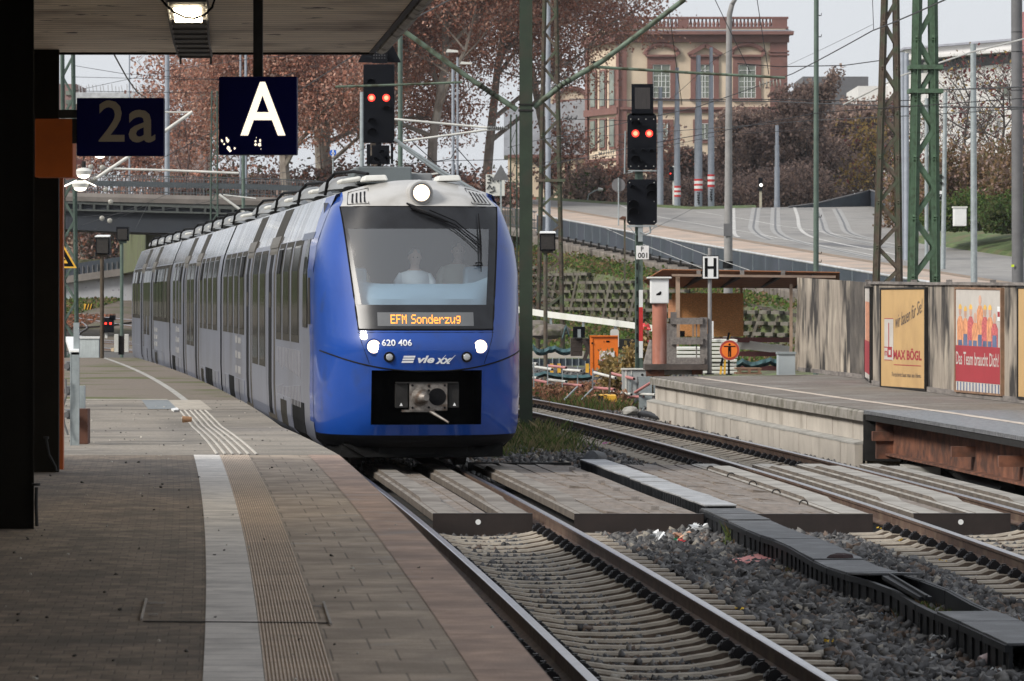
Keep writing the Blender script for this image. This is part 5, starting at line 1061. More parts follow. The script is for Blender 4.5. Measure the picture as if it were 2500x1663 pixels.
# ---------------------------------------------------------------- signals
GR = -.25
def hood(q, px, py, r, Y, dep=.14):     # visor tube over a lens
    c = Vector(W(px, py, Y)); R_ = r*Y/F; n = 12; v = []
    for i in range(n+1):
        a = math.pi*(-.05+1.1*i/n); v += [tuple(c+Vector((R_*math.cos(a), -.003, R_*math.sin(a)))), tuple(c+Vector((R_*math.cos(a), -dep, R_*math.sin(a)-.01)))]
    q.add(v, [(2*i, 2*i+1, 2*i+3, 2*i+2) for i in range(n)]); return q
def disc(q, px, py, r, Y, off=.004, n=18):
    c = W(px, py, Y); R_ = r*Y/F; q.add([(c[0]+R_*math.cos(6.283*k/n), Y-off, c[2]+R_*math.sin(6.283*k/n)) for k in range(n)], [tuple(range(n))]); return q
m_lens = mat('dark lens', (.02,.02,.022), .1, var=.2)
Y = 110
t = thing('railway_signal', 'tall black signal with two lit red lamps above the roof of the train', 'signal', (GX(925, Y), Y, GR))
b = MB(); b.pbox(887, 157, 963, 349, Y, .12); b.build('signal_panel', m_black, t, bevel=.02)
b = MB(); b.pbox(908, 126, 945, 154, Y, .12); b.build('route_indicator', m_black, t)
b = MB()
for i in range(5):
    for j in range(4): disc(b, 913+i*6.5, 121+j*7, 1.3, Y-.003)
b.build('indicator_lamps', m_dgrey, t)
b = MB(); b.prism([(GX(873, Y), GZ(152, Y)), (GX(903, Y), GZ(152, Y)), (GX(903, Y), GZ(112, Y)), (GX(910, Y), GZ(97, Y)), (GX(950, Y), GZ(97, Y)), (GX(949, Y), GZ(152, Y)), (GX(979, Y), GZ(152, Y)), (GX(951, Y), GZ(96, Y)), (GX(934, Y), GZ(91, Y)), (GX(902, Y), GZ(97, Y))][0:1]+[(GX(979, Y), GZ(152, Y)), (GX(952, Y), GZ(97, Y)), (GX(900, Y), GZ(97, Y))], Y+.12, Y+.16); b.build('background_plate', m_black, t)
b = MB(); b.pbox(926, 91, 952, 99, Y, .1); b.build('indicator_cap', m_offwhite, t)
b = MB(); b.pbox(908, 355, 950, 400, Y, .25); b.pbox(895, 352, 904, 400, Y+.05, .06); b.pbox(954, 350, 960, 400, Y+.05, .06); b.pbox(899, 380, 952, 401, Y+.3, .1); b.pbox(918, 345, 928, 356, Y+.02, .1); b.build('lower_box', m_black, t)
b = MB()
for x, y, r in ((907,203,11),(944,266,9),(908,298,10),(909,325,12),(932,372,6),(918,388,5),(943,388,5)): hood(MB(), x, y, r, Y).build('lamp_hood', m_black, t)
for x in (907, 943): q = disc(MB(), x, 239, 9, Y, .006); lo = q.build('red_lamp', m_redlamp, t); disc(MB(), x, 239, 5.5, Y, .009).build('lamp_core', m_redcore, lo)
b = MB(); b.rng(GX(921, Y), GX(931, Y), Y+.12, Y+.24, GR, GZ(200, Y)); b.pbox(885, 405, 912, 416, Y+.1, .2); b.build('post', m_dark, t)
Y = 101
t = thing('railway_signal', 'black signal on green post with two lit red lamps and plate P 001', 'signal', (GX(1561, Y), Y, GR))
b = MB()
def rrect(q, a, b_, c, d, Y, dep, r=6): q.prism([(GX(x, Y), GZ(y, Y)) for x, y in ((a+r, d), (c-r, d), (c, d-r), (c, b_+r), (c-r, b_), (a+r, b_), (a, b_+r), (a, d-r))], Y, Y+dep)
rrect(b, 1532, 277, 1603, 414, Y, .12); b.build('upper_panel', m_black, t)
b = MB(); b.pbox(1542, 205, 1595, 282, Y, .14); b.build('speed_indicator', m_black, t); b = MB(); b.pbox(1550, 214, 1587, 266, Y-.004, .003); b.build('indicator_screen', mat('screen dark brown', (.035,.03,.028), .3, var=.3, scale=8, stretch=(6,1,.3)), t)
b = MB(); rrect(b, 1531, 438, 1604, 549, Y, .12); b.build('lower_panel', m_black, t)
b = MB()
for x, y, r in ((1552,303,12),(1552,392,13),(1591,460,13),(1591,478,13),(1546,500,13),(1546,520,13)): hood(MB(), x, y, r, Y, .2).build('lamp_hood', m_black, t)
for x, y, r in ((1546,369,6),(1570,369,6),(1591,369,6),(1545,458,7)): hood(MB(), x, y, r, Y, .1).build('lamp_hood', m_black, t)
b.pbox(1552, 346, 1586, 357, Y-.02, .02)
b.build('centre_slot', m_black, t)
b = MB()
for x in (1540,1559,1577,1596):
    for y in (283+8, 406): disc(b, x, y, 1.2, Y)
for x in (1537,1597): 
    for y in (446, 492, 541): disc(b, x, y, 1.2, Y)
b.build('bolt', m_offwhite, t)
for x in (1551.5, 1585): q = disc(MB(), x, 326, 9, Y, .006); lo = q.build('red_lamp', m_redlamp, t); disc(MB(), x, 326, 5.5, Y, .009).build('lamp_core', m_redcore, lo)
b = MB(); b.rng(GX(1551, Y), GX(1558, Y), Y+.12, Y+.3, GR, GZ(300, Y)); b.rng(GX(1558, Y), GX(1570, Y), Y+.14, Y+.16, GR, GZ(300, Y))
b.rng(GX(1551, Y), GX(1554, Y), Y+.10, Y+.12, GR, GZ(560, Y)); b.build('post', m_greygreen, t)
b = MB()
for i in range(9): b.pbox(1553.5, 575+i*34, 1557, 590+i*34, Y+.095, .02)
b.build('post_slot', m_ink, t)
b = MB(); b.bar(W(1531, 552, Y), W(1604, 552, Y), .04); b.bar(W(1535, 552, Y), W(1552, 573, Y), .02); b.bar(W(1600, 552, Y), W(1583, 570, Y), .02); b.tube([W(1587, 552, Y), W(1588, 568, Y), W(1575, 573, Y), W(1563, 566, Y)], .025, 6); b.pbox(1558, 552, 1569, 590, Y, .1)
b.tube([W(1527, 320, Y+.1), W(1525, 424, Y+.1), W(1545, 420, Y+.1)], .02, 6); b.bar(W(1533, 417, Y), W(1603, 417, Y), .03); b.build('bracket', m_galv, t)
b = MB(); b.pbox(1553, 600, 1584, 633, Y-.02, .02); b.build('number_plate', m_white, t)
ptext('plate_text', 'P', 1565, 602, 1571, 614, Y-.025, m_ink, t, bold=.01); ptext('plate_text', '001', 1557.5, 617, 1580, 630, Y-.025, m_ink, t, bold=.01)
for a, d, m, nm in ((708, 750, m_white, 'white_band'), (750, 833, m_red, 'red_band'), (833, 874, m_white, 'white_band')): b = MB(); b.pbox(1560, a, 1569.5, d, Y+.08, .02); b.build(nm, m, t)
# small signals
def boxsig(Y, bx, post, top, gz, label, m_post, hood_w=True):
    t = thing('signal_box', label, 'signal box', (GX((bx[0]+bx[2])/2, Y), Y, gz)); b = MB(); b.pbox(*bx, Y, .45); b.build('box', m_black, t); b = MB(); b.pbox(bx[0]+3, bx[1]+5, bx[2]-3, bx[3]-3, Y-.05, .04); b.build('screen', mat('box screen', (.03,.026,.022), .35, var=.4, scale=20), t)
    if hood_w: b = MB(); b.hexa([(GX(bx[0]-1, Y), Y-.12, GZ(bx[1]+2, Y)), (GX(bx[2]+1, Y), Y-.12, GZ(bx[1]+2, Y)), (GX(bx[2]-1, Y), Y+.5, GZ(bx[1]+2, Y)), (GX(bx[0]+1, Y), Y+.5, GZ(bx[1]+2, Y)), (GX(bx[0]-1, Y), Y-.12, GZ(bx[1], Y)), (GX(bx[2]+1, Y), Y-.12, GZ(bx[1]+.3, Y)), (GX(bx[2]-1, Y), Y+.5, GZ(bx[1]-4, Y)), (GX(bx[0]+1, Y), Y+.5, GZ(bx[1]-4, Y))]); b.build('white_roof', m_white, t)
    b = MB(); b.cyl((GX(post[0], Y), Y+.2, gz), (GX(post[0], Y), Y+.2, GZ(bx[3]+3, Y)), post[1]); b.pbox(bx[0]+5, bx[3], bx[2]-5, bx[3]+6, Y+.1, .2); b.build('post', m_post, t); return t
boxsig(124, (233,577,267,621), (247.5, .058), 0, .55, 'black signal box with white top on a brown post at the far platform end', mat('brown post', (.075,.055,.035), .7, var=.3))
boxsig(150, (284,554,313,588), (296, .06), 0, -.1, 'dark signal box on a thin green post behind the platform end', m_greygreen, False)
boxsig(122, (1318,568,1356,612), (1332, .06), 0, -.2, 'black signal box with white top beside the rusty lattice mast', m_rust)
Y = 170; t = thing('dwarf_signal', 'low black shunting signal with two small red lamps behind the platform end', 'signal', (GX(262, Y), Y, GR)); b = MB(); b.pbox(250, 776, 277, 812, Y, .3); b.pbox(267, 770, 281, 782, Y, .3); b.build('housing', m_black, t)
for x, y in ((258, 790), (270, 790)): disc(MB(), x, y, 3, Y, .01).build('red_lamp', m_redlamp, t)
b = MB(); b.pbox(256, 812, 262, 826, Y+.1, .1); b.build('post', m_offwhite, t)
Y = 210; t = thing('striped_marker', 'small yellow and black striped marker board by the far rails', 'marker', (GX(215, Y), Y, GR)); b = MB(); b.pbox(205, 742, 226, 756, Y, .05); b.build('board', m_yellow, t); b = MB()
for i in range(3): x = 207+i*7; b.add([W(x, 756, Y-.01), W(x+4, 756, Y-.01), W(x+8, 742, Y-.01), W(x+4, 742, Y-.01)], [(0, 1, 2, 3)])
b.build('stripe', m_ink, t)
Y = 126; t = thing('equipment_cabinet', 'long white cabinet at the far end of the platform', 'cabinet', (GX(215, Y), Y, .5)); b = MB(); b.pbox(183, 826, 242, 874, Y, .6); b.build('cabinet_body', overlay(mat('cabinet grey white', (.52,.57,.57), .5), (.42,.47,.47), 8, .5, .6, stretch=(20,1,.2)), t, bevel=.01); b = MB(); b.pbox(181, 822, 243, 827, Y-.03, .66); b.build('lid', m_white, t)
for i, x in enumerate((279, 304)):
    Y = 140; b = MB(); b.pbox(x, 816, x+10, 860, Y, .15); b.build('concrete_post', m_offwhite, label=('short white concrete post left of the green signal post', 'short white concrete post right of the green signal post')[i], cat='post', bevel=.01)
Y = 140; b = MB(); b.pbox(289, 820, 302, 866, Y+.1, .2); b.build('cable_box', m_dark, label='dark box between the two short white posts', cat='box'); b = MB(); b.pbox(271, 850, 278, 858, Y, .2); b.build('small_box', mat('cream box', (.65,.5,.33), .7), label='small cream box at the foot of the short white posts', cat='box')
b = MB(); b.rng(GX(250, 128), GX(330, 128), 128, 128.4, -.2, .12); b.build('concrete_kerb', m_conc, label='low concrete kerb behind the platform end', cat='kerb')
# platform lamps hanging at left
def hlamp(px, py, Y, label, wing=False):
    t = thing('platform_lamp', label, 'lamp', W(px, py, Y)); c = W(px, py, Y); b = MB(); b.lathe(c, [(.19, -.05), (.20, -.02), (.22, .04), (.17, .10), (.06, .13), (.045, .15)], 18); b.build('lamp_shade', m_offwhite, t, smooth=True)
    b = MB(); b.lathe((c[0], c[1], c[2]-.06), [(.17, 0), (.13, -.06), (.05, -.09)], 18); b.build('lit_bowl', m_lamp, t); b = MB(); b.cyl((c[0], c[1], c[2]+.13), (c[0], c[1], c[2]+.30), .06); b.cyl((c[0], c[1], c[2]+.28), (c[0], c[1], c[2]+.5), .015); b.build('stem', m_dark, t)
    if wing:
        b = MB()
        for s in (-1, 1): b.hexa([(c[0]+s*.1, Y-.1, c[2]+.12), (c[0]+s*.4, Y-.1, c[2]-.03), (c[0]+s*.4, Y+.1, c[2]-.03), (c[0]+s*.1, Y+.1, c[2]+.12), (c[0]+s*.1, Y-.1, c[2]+.14), (c[0]+s*.4, Y-.1, c[2]+.0), (c[0]+s*.4, Y+.1, c[2]+.0), (c[0]+s*.1, Y+.1, c[2]+.14)])
        b.build('reflector', m_lamp, t)
hlamp(204, 422, 110, 'lit platform lamp with a pale bell shade, upper one of the close pair'); hlamp(196, 453, 110, 'lit platform lamp with bright side reflectors, lower one of the close pair', True); hlamp(244, 375, 130, 'lit platform lamp just under the 2a sign')
b = MB(); Y = 110; b.bar(W(140, 396, Y), W(205, 396, Y), .08, .12); b.bar(W(140, 434, Y), W(196, 434, Y), .05, .05); b.cyl(W(140, 395, Y), (GX(140, Y), Y, .55), .06); b.build('lamp_bracket', mat('dark red bracket', (.09,.03,.025), .6), label='dark red bracket carrying the pair of lit platform lamps', cat='bracket')
# ---------------------------------------------------------------- masts and poles
def lattice(name, label, Y, bot, top, x0b, x1b, x0t, x1t, m, legw=.12, pitch=.62, depth=.5, plates=(), gz=None):
    """bot, top: photo rows; x*: leg centre columns at bottom and top"""
    zb = gz if gz is not None else GZ(bot, Y); zt = GZ(top, Y); yb0, yb1 = Y-depth/2, Y+depth/2; t = thing(name, label, 'mast', (GX((x0b+x1b)/2, Y), Y, zb))
    def at(z, s, d): f = (z-GZ(bot, Y))/(GZ(top, Y)-GZ(bot, Y)); x = lerp(GX(x0b if s < 0 else x1b, Y), GX(x0t if s < 0 else x1t, Y), f); dd = depth/2*(1-.25*f); return (x, Y+d*dd, z)
    for s in (-1, 1):
        for d in (-1, 1):
            b = MB(); a, c = Vector(at(zb, s, d)), Vector(at(zt, s, d)); ex = Vector((legw, 0, 0)); ey = Vector((0, legw, 0)); th = .012; 
            for e, o in ((ex, Vector((0, th, 0))), (ey, Vector((th, 0, 0)))):
                p0, p1 = a-e*.5*(0 if False else 1), c-e*.5; b.hexa([a-e*.5, a+e*.5, a+e*.5+o*1, a-e*.5+o, c-e*.5, c+e*.5, c+e*.5+o, c-e*.5+o])
            b.build('leg', m, t)
    for nm, prs in (('front_bracing', ((-1, -1), (1, -1))), ('back_bracing', ((-1, 1), (1, 1))), ('side_bracing', ((-1, -1), (-1, 1))), ('side_bracing', ((1, -1), (1, 1)))):
        b = MB(); z = zb+.2; k = 0; w = legw*.5
        while z+pitch < zt:
            a, c = prs if k % 2 == 0 else prs[::-1]; b.bar(at(z, *a), at(z+pitch, *c), .014 if nm != 'side_bracing' else w, w)
            if nm in ('front_bracing',) and name != 'plain': pass
            z += pitch; k += 1
        b.build(nm, m, t)
    for py in plates:
        z = GZ(py, Y); a, c = at(z, -1, -1), at(z, 1, -1); b = MB(); b.rng(a[0]-.18, c[0]+.2, Y-depth/2-.06, Y+depth/2+.06, z-.08, z+.02); b.build('cross_plate', m, t)
    return t
lattice('lattice_mast', 'rusty brown lattice mast behind the big green pole', 150, 795, -20, 1314, 1373, 1330, 1357, m_rust, .16, .62, .45, plates=(439,), gz=.3)
lattice('lattice_mast', 'rusty lattice mast behind the hoarding, darker one with green moss', 118, 690, -20, 2139, 2195, 2160, 2187, m_rust, .17, .62, .5, gz=-.2)
lattice('lattice_mast', 'bright green painted lattice mast behind the ochre poster', 100, 690, -20, 2228, 2283, 2240, 2277, m_mint, .20, .70, .55, plates=(162, 220), gz=-.2)
lattice('lattice_mast', 'grey green lattice mast at the left beside the orange panel', 150, 870, 100, 157, 188, 152, 178, m_greygreen, .12, .72, .4, gz=-.2)
lattice('lattice_mast', 'narrow green lattice mast right behind the big green pole', 130, 560, 280, 1246, 1262, 1247, 1261, m_green, .05, .5, .2, gz=-.2)
lattice('lattice_mast', 'thin grey green lattice mast between the two platform signs', 180, 470, 222, 515, 531, 517, 530, m_greygreen, .06, .45, .2, gz=-.2)
# big green mast
Y = 80; t = thing('catenary_mast', 'big dark green steel mast standing just right of the train', 'mast', (GX(1283, Y), Y, GR))
b = MB(); x0, x1 = GX(1268, Y), GX(1300, Y); b.rng(x0, x1, Y-.11, Y-.095, GR, 9.5); b.rng(x0, x1, Y+.095, Y+.11, GR, 9.5); b.rng((x0+x1)/2-.006, (x0+x1)/2+.006, Y-.094, Y+.094, GR, 9.5); b.rng(x0+.004, x0+.012, Y-.094, Y+.094, GR, 9.5); b.rng(x1-.012, x1-.004, Y-.094, Y+.094, GR, 9.5); b.build('mast_profile', overlay(mat('mast green', (.02,.034,.018), .6, var=.2, scale=3), (.034,.033,.02), 2.5, .5, .7), t)
b = MB(); b.rng(x0-.02, x1+.02, Y-.13, Y+.13, GZ(272, Y), GZ(268, Y)); b.rng(x0-.02, x1+.02, Y-.13, Y+.13, GZ(257, Y), GZ(254, Y)); b.build('clamp_band', m_dark, t)
b = MB(); b.rng(x0-.15, x1+.15, Y-.3, Y+.3, -.5, -.12); b.build('foundation', m_conc, t)
def insul(q, a, c, n, r, Yo=0):
    a = Vector(a); c = Vector(c); d = (c-a).normalized(); L = (c-a).length
    for i in range(n): p = a+d*(L*(i+.5)/n); q.tube([p-d*.012, p, p+d*.02], [r*.35, r, r*.3], 12)
m_moss_tube = overlay(mat('mossy green tube', (.10,.14,.10), .6, var=.2), (.045,.05,.025), 6, .45, .6); m_insul = mat('brown insulator', (.035,.03,.025), .3, var=.3); m_insg = mat('grey insulator', (.33,.32,.28), .4)
Y = 80
b = MB(); b.tube([W(970, 64, Y), W(1150, 194, Y), W(1262, 268, Y)], [.05, .05, .055], 10); bo = b.build('catenary_strut', m_moss_tube, label='green tube arm sloping from the canopy corner down to the big green mast', cat='arm', smooth=True)
b = MB(); insul(b, W(1168, 205, Y), W(1206, 238, Y), 4, .12); b.build('insulator', m_insul, bo)
b = MB(); b.tube([W(1672, -2, Y), W(1470, 150, Y), W(1375, 205, Y), W(1303, 262, Y)], [.05, .05, .055, .055], 10); bo = b.build('catenary_strut', m_moss_tube, label='green tube arm rising to the right from the big green mast', cat='arm', smooth=True)
b = MB(); insul(b, W(1357, 218, Y), W(1396, 192, Y), 4, .12); b.build('insulator', m_insul, bo)
b = MB(); b.tube([W(818, 212, Y), W(975, 207, Y), W(1128, 201, Y)], .022, 8); b.build('registration_tube', m_moss_tube, label='thin horizontal tube in front of the red signal above the train', cat='tube')
b = MB(); b.tube([W(1452, 160, Y), W(1460, 164, Y), W(1690, 178, Y), W(1917, 190, Y)], [.03, .028, .026, .024], 8); b.build('registration_tube', m_moss_tube, label='long thin tube running right across the palace facade', cat='tube')
b = MB(); b.tube([W(1448, 150, Y), W(1456, 166, Y), W(1446, 156, Y)], .03, 8); b.build('tube_clamp', m_dark, label='dark clamp joining the long thin tube to the sloping arm', cat='clamp')
# cantilevers behind
Y = 110; WT = m_offwhite
b = MB(); b.tube([W(963, 291, Y), W(1180, 311, Y), W(1240, 314, Y)], [.03, .03, .028], 8); bo = b.build('cantilever_tube', WT, label='upper pale cantilever tube left of the big green mast', cat='tube'); b = MB(); insul(b, W(1188, 312, Y), W(1240, 314, Y), 10, .07); b.build('insulator', m_insul, bo)
b = MB(); b.tube([W(985, 345, Y), W(1185, 318, Y), W(1238, 314, Y)], .03, 8); b.build('cantilever_tube', WT, label='lower pale cantilever tube left of the big green mast', cat='tube')
b = MB(); b.tube([W(963, 340, Y), W(1085, 422, Y), W(1165, 468, Y)], .045, 8); b.build('cantilever_tube', m_galv, label='grey sloping tube crossing down towards the train roof, upper one', cat='tube')
b = MB(); b.tube([W(975, 352, Y), W(1070, 420, Y), W(1130, 456, Y)], .035, 8); b.build('cantilever_tube', m_galv, label='grey sloping tube crossing down towards the train roof, lower one', cat='tube')
b = MB(); b.tube([W(975, 420, Y), W(1050, 427, Y), W(1090, 420, Y)], .02, 6); b.tube([W(985, 433, Y), W(1088, 420, Y)], .015, 6); b.build('registration_tube', WT, label='thin pale registration arm just above the train roof', cat='tube')
Y = 120
b = MB(); b.tube([W(1262-520-330, 318, Y), W(470, 272, Y)], .03, 8)
b.v = []; b.f = []; b.mi = []; b.tube([W(228, 440, Y), W(330, 372, Y), W(400, 322, Y), W(470, 273, Y)], .05, 10); bo = b.build('cantilever_tube', m_offwhite, label='long cream tube sloping up behind the 2a sign', cat='tube'); b = MB(); insul(b, W(212, 452, Y), W(236, 434, Y), 8, .12); b.build('insulator', m_insg, bo)
b = MB(); b.tube([W(276, 412, Y), W(440, 417, Y), W(583, 423, Y)], .032, 8); b.build('cantilever_tube', m_offwhite, label='long cream horizontal tube above the bridge railing', cat='tube')
b = MB(); b.tube([W(400, 274, Y), W(468, 274, Y)], .02, 8); b.build('cantilever_tube', m_offwhite, label='short cream horizontal tube right of the 2a sign', cat='tube')
Y = 150
b = MB(); b.tube([W(535, 475, Y), W(602, 523, Y)], .045, 8); b.build('cantilever_tube', m_offwhite, label='cream tube sloping down to the train roof in front of the bridge girder', cat='tube'); b = MB(); b.tube([W(545, 476, Y), W(625, 485, Y)], .025, 8); b.build('cantilever_tube', m_offwhite, label='thin cream tube above the train roof in front of the bridge girder', cat='tube')
# plain poles: (column bottom, half width m, col top, row top, ground z, Y, material, label, name)
def pole(xb, xt, r0, r1, top, gz, Y, m, label, name='pole', cat='pole', hooks=(), n=14):
    t = thing(name, label, cat, (GX(xb, Y), Y, gz)); b = MB(); b.tube([(GX(xb, Y), Y, gz), (GX(xt, Y), Y, GZ(top, Y))], [r0, r1], n); b.build('shaft', m, t, smooth=True)
    if hooks:
        for py in hooks: b = MB(); x = GX(lerp(xb, xt, .5), Y); z = GZ(py, Y); b.tube([(x, Y, z), (x+r0*1.8, Y, z), (x+r0*1.9, Y, z+.06)], .012, 5); b.build('step_hook', m_dark, t)
    return t
pole(1992, 1993, .073, .062, -20, 0, 110, m_greygreen, 'plain green pole with step hooks in front of the rising road', hooks=(38,90,230,330,430,530,620,640))
t = pole(1777, 1780, .175, .10, 60, 0, 150, m_grey, 'tall pale grey lamp pole bending over at its top, left of the green pole'); b = MB(); Y = 150; b.tube([W(1780, 62, Y), W(1781, 35, Y), W(1787, 12, Y), W(1798, -8, Y)], [.10, .095, .09, .085], 12); b.build('curved_top', m_grey, t, smooth=True); b = MB(); b.tube([W(1777, 655, Y), W(1777, 638, Y)], .182, 14); b.build('dark_base_band', m_ink, t); b = MB(); b.pbox(1767, 546, 1787, 577, Y-.18, .03); b.build('hatch', m_dgrey, t)
pole(2379, 2376, .125, .10, 108, -.2, 150, m_galv, 'light galvanised pole right of the green lattice mast')
t = pole(2486, 2482, .19, .17, -20, -.2, 130, m_dgrey, 'thick dark grey pole with a small yellow tag near the right edge'); Y = 130; b = MB(); b.pbox(2469, 646, 2476, 652, Y-.21, .02); b.build('yellow_tag', mat('lime tag', (.6,.75,.03), .5), t)
b = MB()
for py in (78, 126, 220): b.tube([W(2483, py, Y), W(2483, py+1.2, Y)], .184, 14)
b.build('strap', m_ink, t)
def spole(x, secs, Y, gz, label, bands=None, text=None):      # stepped tubular pole: secs (row, radius)
    t = thing('stepped_pole', label, 'pole', (GX(x, Y), Y, gz)); pts = []; rs = []
    for i, (py, r) in enumerate(secs):
        if i: pts.append((GX(x, Y), Y, GZ(py, Y)-.03)); rs.append(secs[i-1][1])
        pts.append((GX(x, Y), Y, GZ(py, Y))); rs.append(r)
    pts.append((GX(x, Y), Y, gz)); rs.append(secs[-1][1]); b = MB(); b.tube(pts, rs, 14); b.build('shaft', m_bluegrey, t, smooth=True)
    if bands:
        r = secs[-1][1]+.02; n = len(bands)-1
        for i in range(n): b = MB(); b.tube([(GX(x, Y), Y, GZ(bands[i+1], Y)), (GX(x, Y), Y, GZ(bands[i], Y))], r, 14); b.build('red_band' if i % 2 == 0 else 'white_band', m_red if i % 2 == 0 else m_white, t)
    if text: 
        b = MB(); 
        for i in range(5): z = text+i*6; b.bar(W(x-3, z, Y-.3), W(x+3, z+2, Y-.3), .04, .05); b.bar(W(x+3-(i % 2)*5, z, Y-.3), W(x+2-(i % 3)*2, z+6, Y-.3), .04, .05)
        b.build('painted_scrawl', m_ink, t)
Y = 300; H_ = 8.2
spole(1612, [(213,.13),(243,.17),(306,.20),(391,.22)], Y, H_, 'blue grey stepped pole just right of the signal on the green post')
spole(1653, [(165,.13),(228,.17),(304,.21),(421,.24)], Y, H_, 'blue grey stepped pole with red and white bands beside the small traffic light', bands=(454,459,465,470,476,481))
spole(1705, [(135,.16),(199,.20),(268,.25),(333,.28)], Y, H_, 'thick blue grey stepped pole with red and white bands left of the grey lamp pole', bands=(437,442,449,454,461,466), text=470)
spole(1736, [(116,.12),(178,.15),(250,.19),(320,.23)], Y, H_, 'tall blue grey stepped pole with red and white bands nearest the grey lamp pole', bands=(426,431,438,444,451,457), text=462)
spole(1897, [(306,.13),(354,.16),(408,.19),(488,.21)], Y, H_, 'shorter blue grey stepped pole in front of the brown trees')
spole(408, [(60,.15),(250,.16),(400,.17)], 270, 7.5, 'thick pale pole rising beside the 2a sign')
spole(316, [(60,.05),(250,.05),(400,.06)], 270, 7.5, 'thin grey pole with a dark red foot behind the 2a sign')
spole(587, [(60,.06),(380,.06)], 262, 7.5, 'slim pale pole below the letter A sign, left one'); spole(600, [(60,.08),(380,.08)], 262, 7.5, 'slim pale pole below the letter A sign, right one')
pole(594, 594, .08, .08, 378, 0, 200, m_greygreen, 'green pole between the two slim pale poles')
spole(1338, [(-20,.13),(200,.14),(558,.16)], 230, 4.2, 'white grey pole seen through the rusty lattice mast')
pole(978, 977, .09, .09, 60, 0, 160, m_greygreen, 'thin green pole right of the signal above the train')
pole(882, 884, .10, .09, 225, 0, 180, m_galv, 'galvanised pole left of the signal above the train')
spole(1106, [(165,.08),(400,.09)], 230, 6, 'left one of the twin grey lamp poles in front of the brown trees'); spole(1117, [(140,.06),(400,.06)], 230, 6, 'right one of the twin grey lamp poles in front of the brown trees')
Y = 230
for a, lab in (((1088,120,1118,128), 'flat street lamp head, left one in front of the brown trees'), ((1122,150,1152,157), 'flat street lamp head, right one in front of the brown trees')):
    b = MB(); b.hexa([W(a[0], a[3], Y), W(a[2], a[3], Y), W(a[2], a[3], Y+.5), W(a[0], a[3], Y+.5), W(a[0]+4, a[1], Y), W(a[2], a[1]+3, Y), W(a[2], a[1]+3, Y+.5), W(a[0]+4, a[1], Y+.5)]); b.build('street_lamp', m_offwhite, label=lab, cat='street lamp')
pole(2302, 2308, .11, .09, 225, 3, 190, m_galv, 'pale grey traffic light pole right of the green lattice mast')
Y = 190
for a, r, lab in (((2287,425,2303,462), 0, 'dark traffic light on the pale pole behind the green lattice mast'),):
    t = thing('traffic_light', lab, 'traffic light', W(2295, 462, Y)); b = MB(); b.pbox(*a, Y, .25); b.pbox(2283, 409, 2290, 460, Y+.1, .2); b.build('housing', m_green, t); b = MB(); hood(b, 2298, 432, 4, Y, .2); hood(b, 2298, 448, 4, Y, .2); b.build('lamp_hood', m_black, t); disc(MB(), 2289, 434, 1.6, Y, .02).build('red_lamp', m_redlamp, t)
t = thing('pole_sign', 'small white plate with a black diagonal mark under the traffic light', 'sign', W(2294, 489, Y)); b = MB(); b.pbox(2287, 466, 2301, 489, Y, .03); b.build('plate', m_white, t); b = MB(); b.pbox(2289, 474, 2299, 488, Y-.01, .008); bo = b.build('black_square', m_ink, t); b = MB(); b.bar(W(2291, 486, Y-.02), W(2297, 476, Y-.02), .03, .01); b.build('slash_mark', m_white, bo)
pole(2213, 2213, .12, .11, 130, 3, 200, m_bluegrey, 'blue grey pole hidden between the two lattice masts'); pole(2204, 2204, .13, .13, 128, 3, 201, m_bluegrey, 'second blue grey pole hidden between the two lattice masts')
for x, Yq, lab in ((2262, 200, 'pale pole seen through the green lattice mast'), (2275, 210, 'second pale pole seen through the green lattice mast')): pole(x, x, .09, .09, 240, 3, Yq, m_galv, lab)
# small traffic lights on the road
Y = 300; t = thing('traffic_light', 'small black traffic light with a lit lamp on a cream post before the brown trees', 'traffic light', W(1857, 505, Y)); b = MB(); b.pbox(1852, 434, 1862, 466, Y, .3); b.build('housing', m_black, t); disc(MB(), 1858, 452, 4, Y, .02).build('lit_lamp', m_lamp, t); b = MB(); b.pbox(1854, 466, 1860, 510, Y+.1, .15); b.build('post', mat('cream post', (.55,.5,.38), .6), t)
t = thing('traffic_light', 'small black traffic light in front of the banded pole right of the signal', 'traffic light', W(1641, 498, Y)); b = MB(); b.pbox(1634, 408, 1645, 441, Y-2, .3); b.build('housing', m_black, t); disc(MB(), 1637, 424, 1.6, Y-2, .02).build('lit_lamp', m_redlamp, t); b = MB(); b.pbox(1642, 405, 1646, 500, Y-1.9, .1); b.build('post', m_offwhite, t)
Y = 250; t = thing('round_sign', 'back of a round grey traffic sign on a thin pole left of the green post', 'sign', W(1510, 560, Y)); b = MB(); c = W(1510, 452, Y); b.lathe((c[0], Y, c[2]), [(.40, 0), (.40, .02)], 24, 'y'); b.build('disc', m_dgrey, t); b = MB(); b.cyl((c[0], Y-.05, 5.2), (c[0], Y-.05, GZ(434, Y)), .04); b.build('post', m_galv, t)
Y = 255; t = thing('round_sign', 'round blue cycle path sign among the brown trees', 'sign', W(813, 440, Y)); b = MB(); c = W(813, 373, Y); b.lathe((c[0], Y, c[2]), [(.20, 0), (.20, .02)], 24, 'y'); b.build('disc', mat('bright blue sign', (.03,.13,.55), .4), t); b = MB(); b.pbox(811.5, 364, 814.5, 382, Y-.01, .005); b.pbox(809, 373, 817, 376, Y-.01, .005); b.build('symbol', m_white, t); b = MB(); b.cyl((c[0], Y+.06, 7.2), (c[0], Y+.06, GZ(385, Y)), .04); b.build('post', m_galv, t)
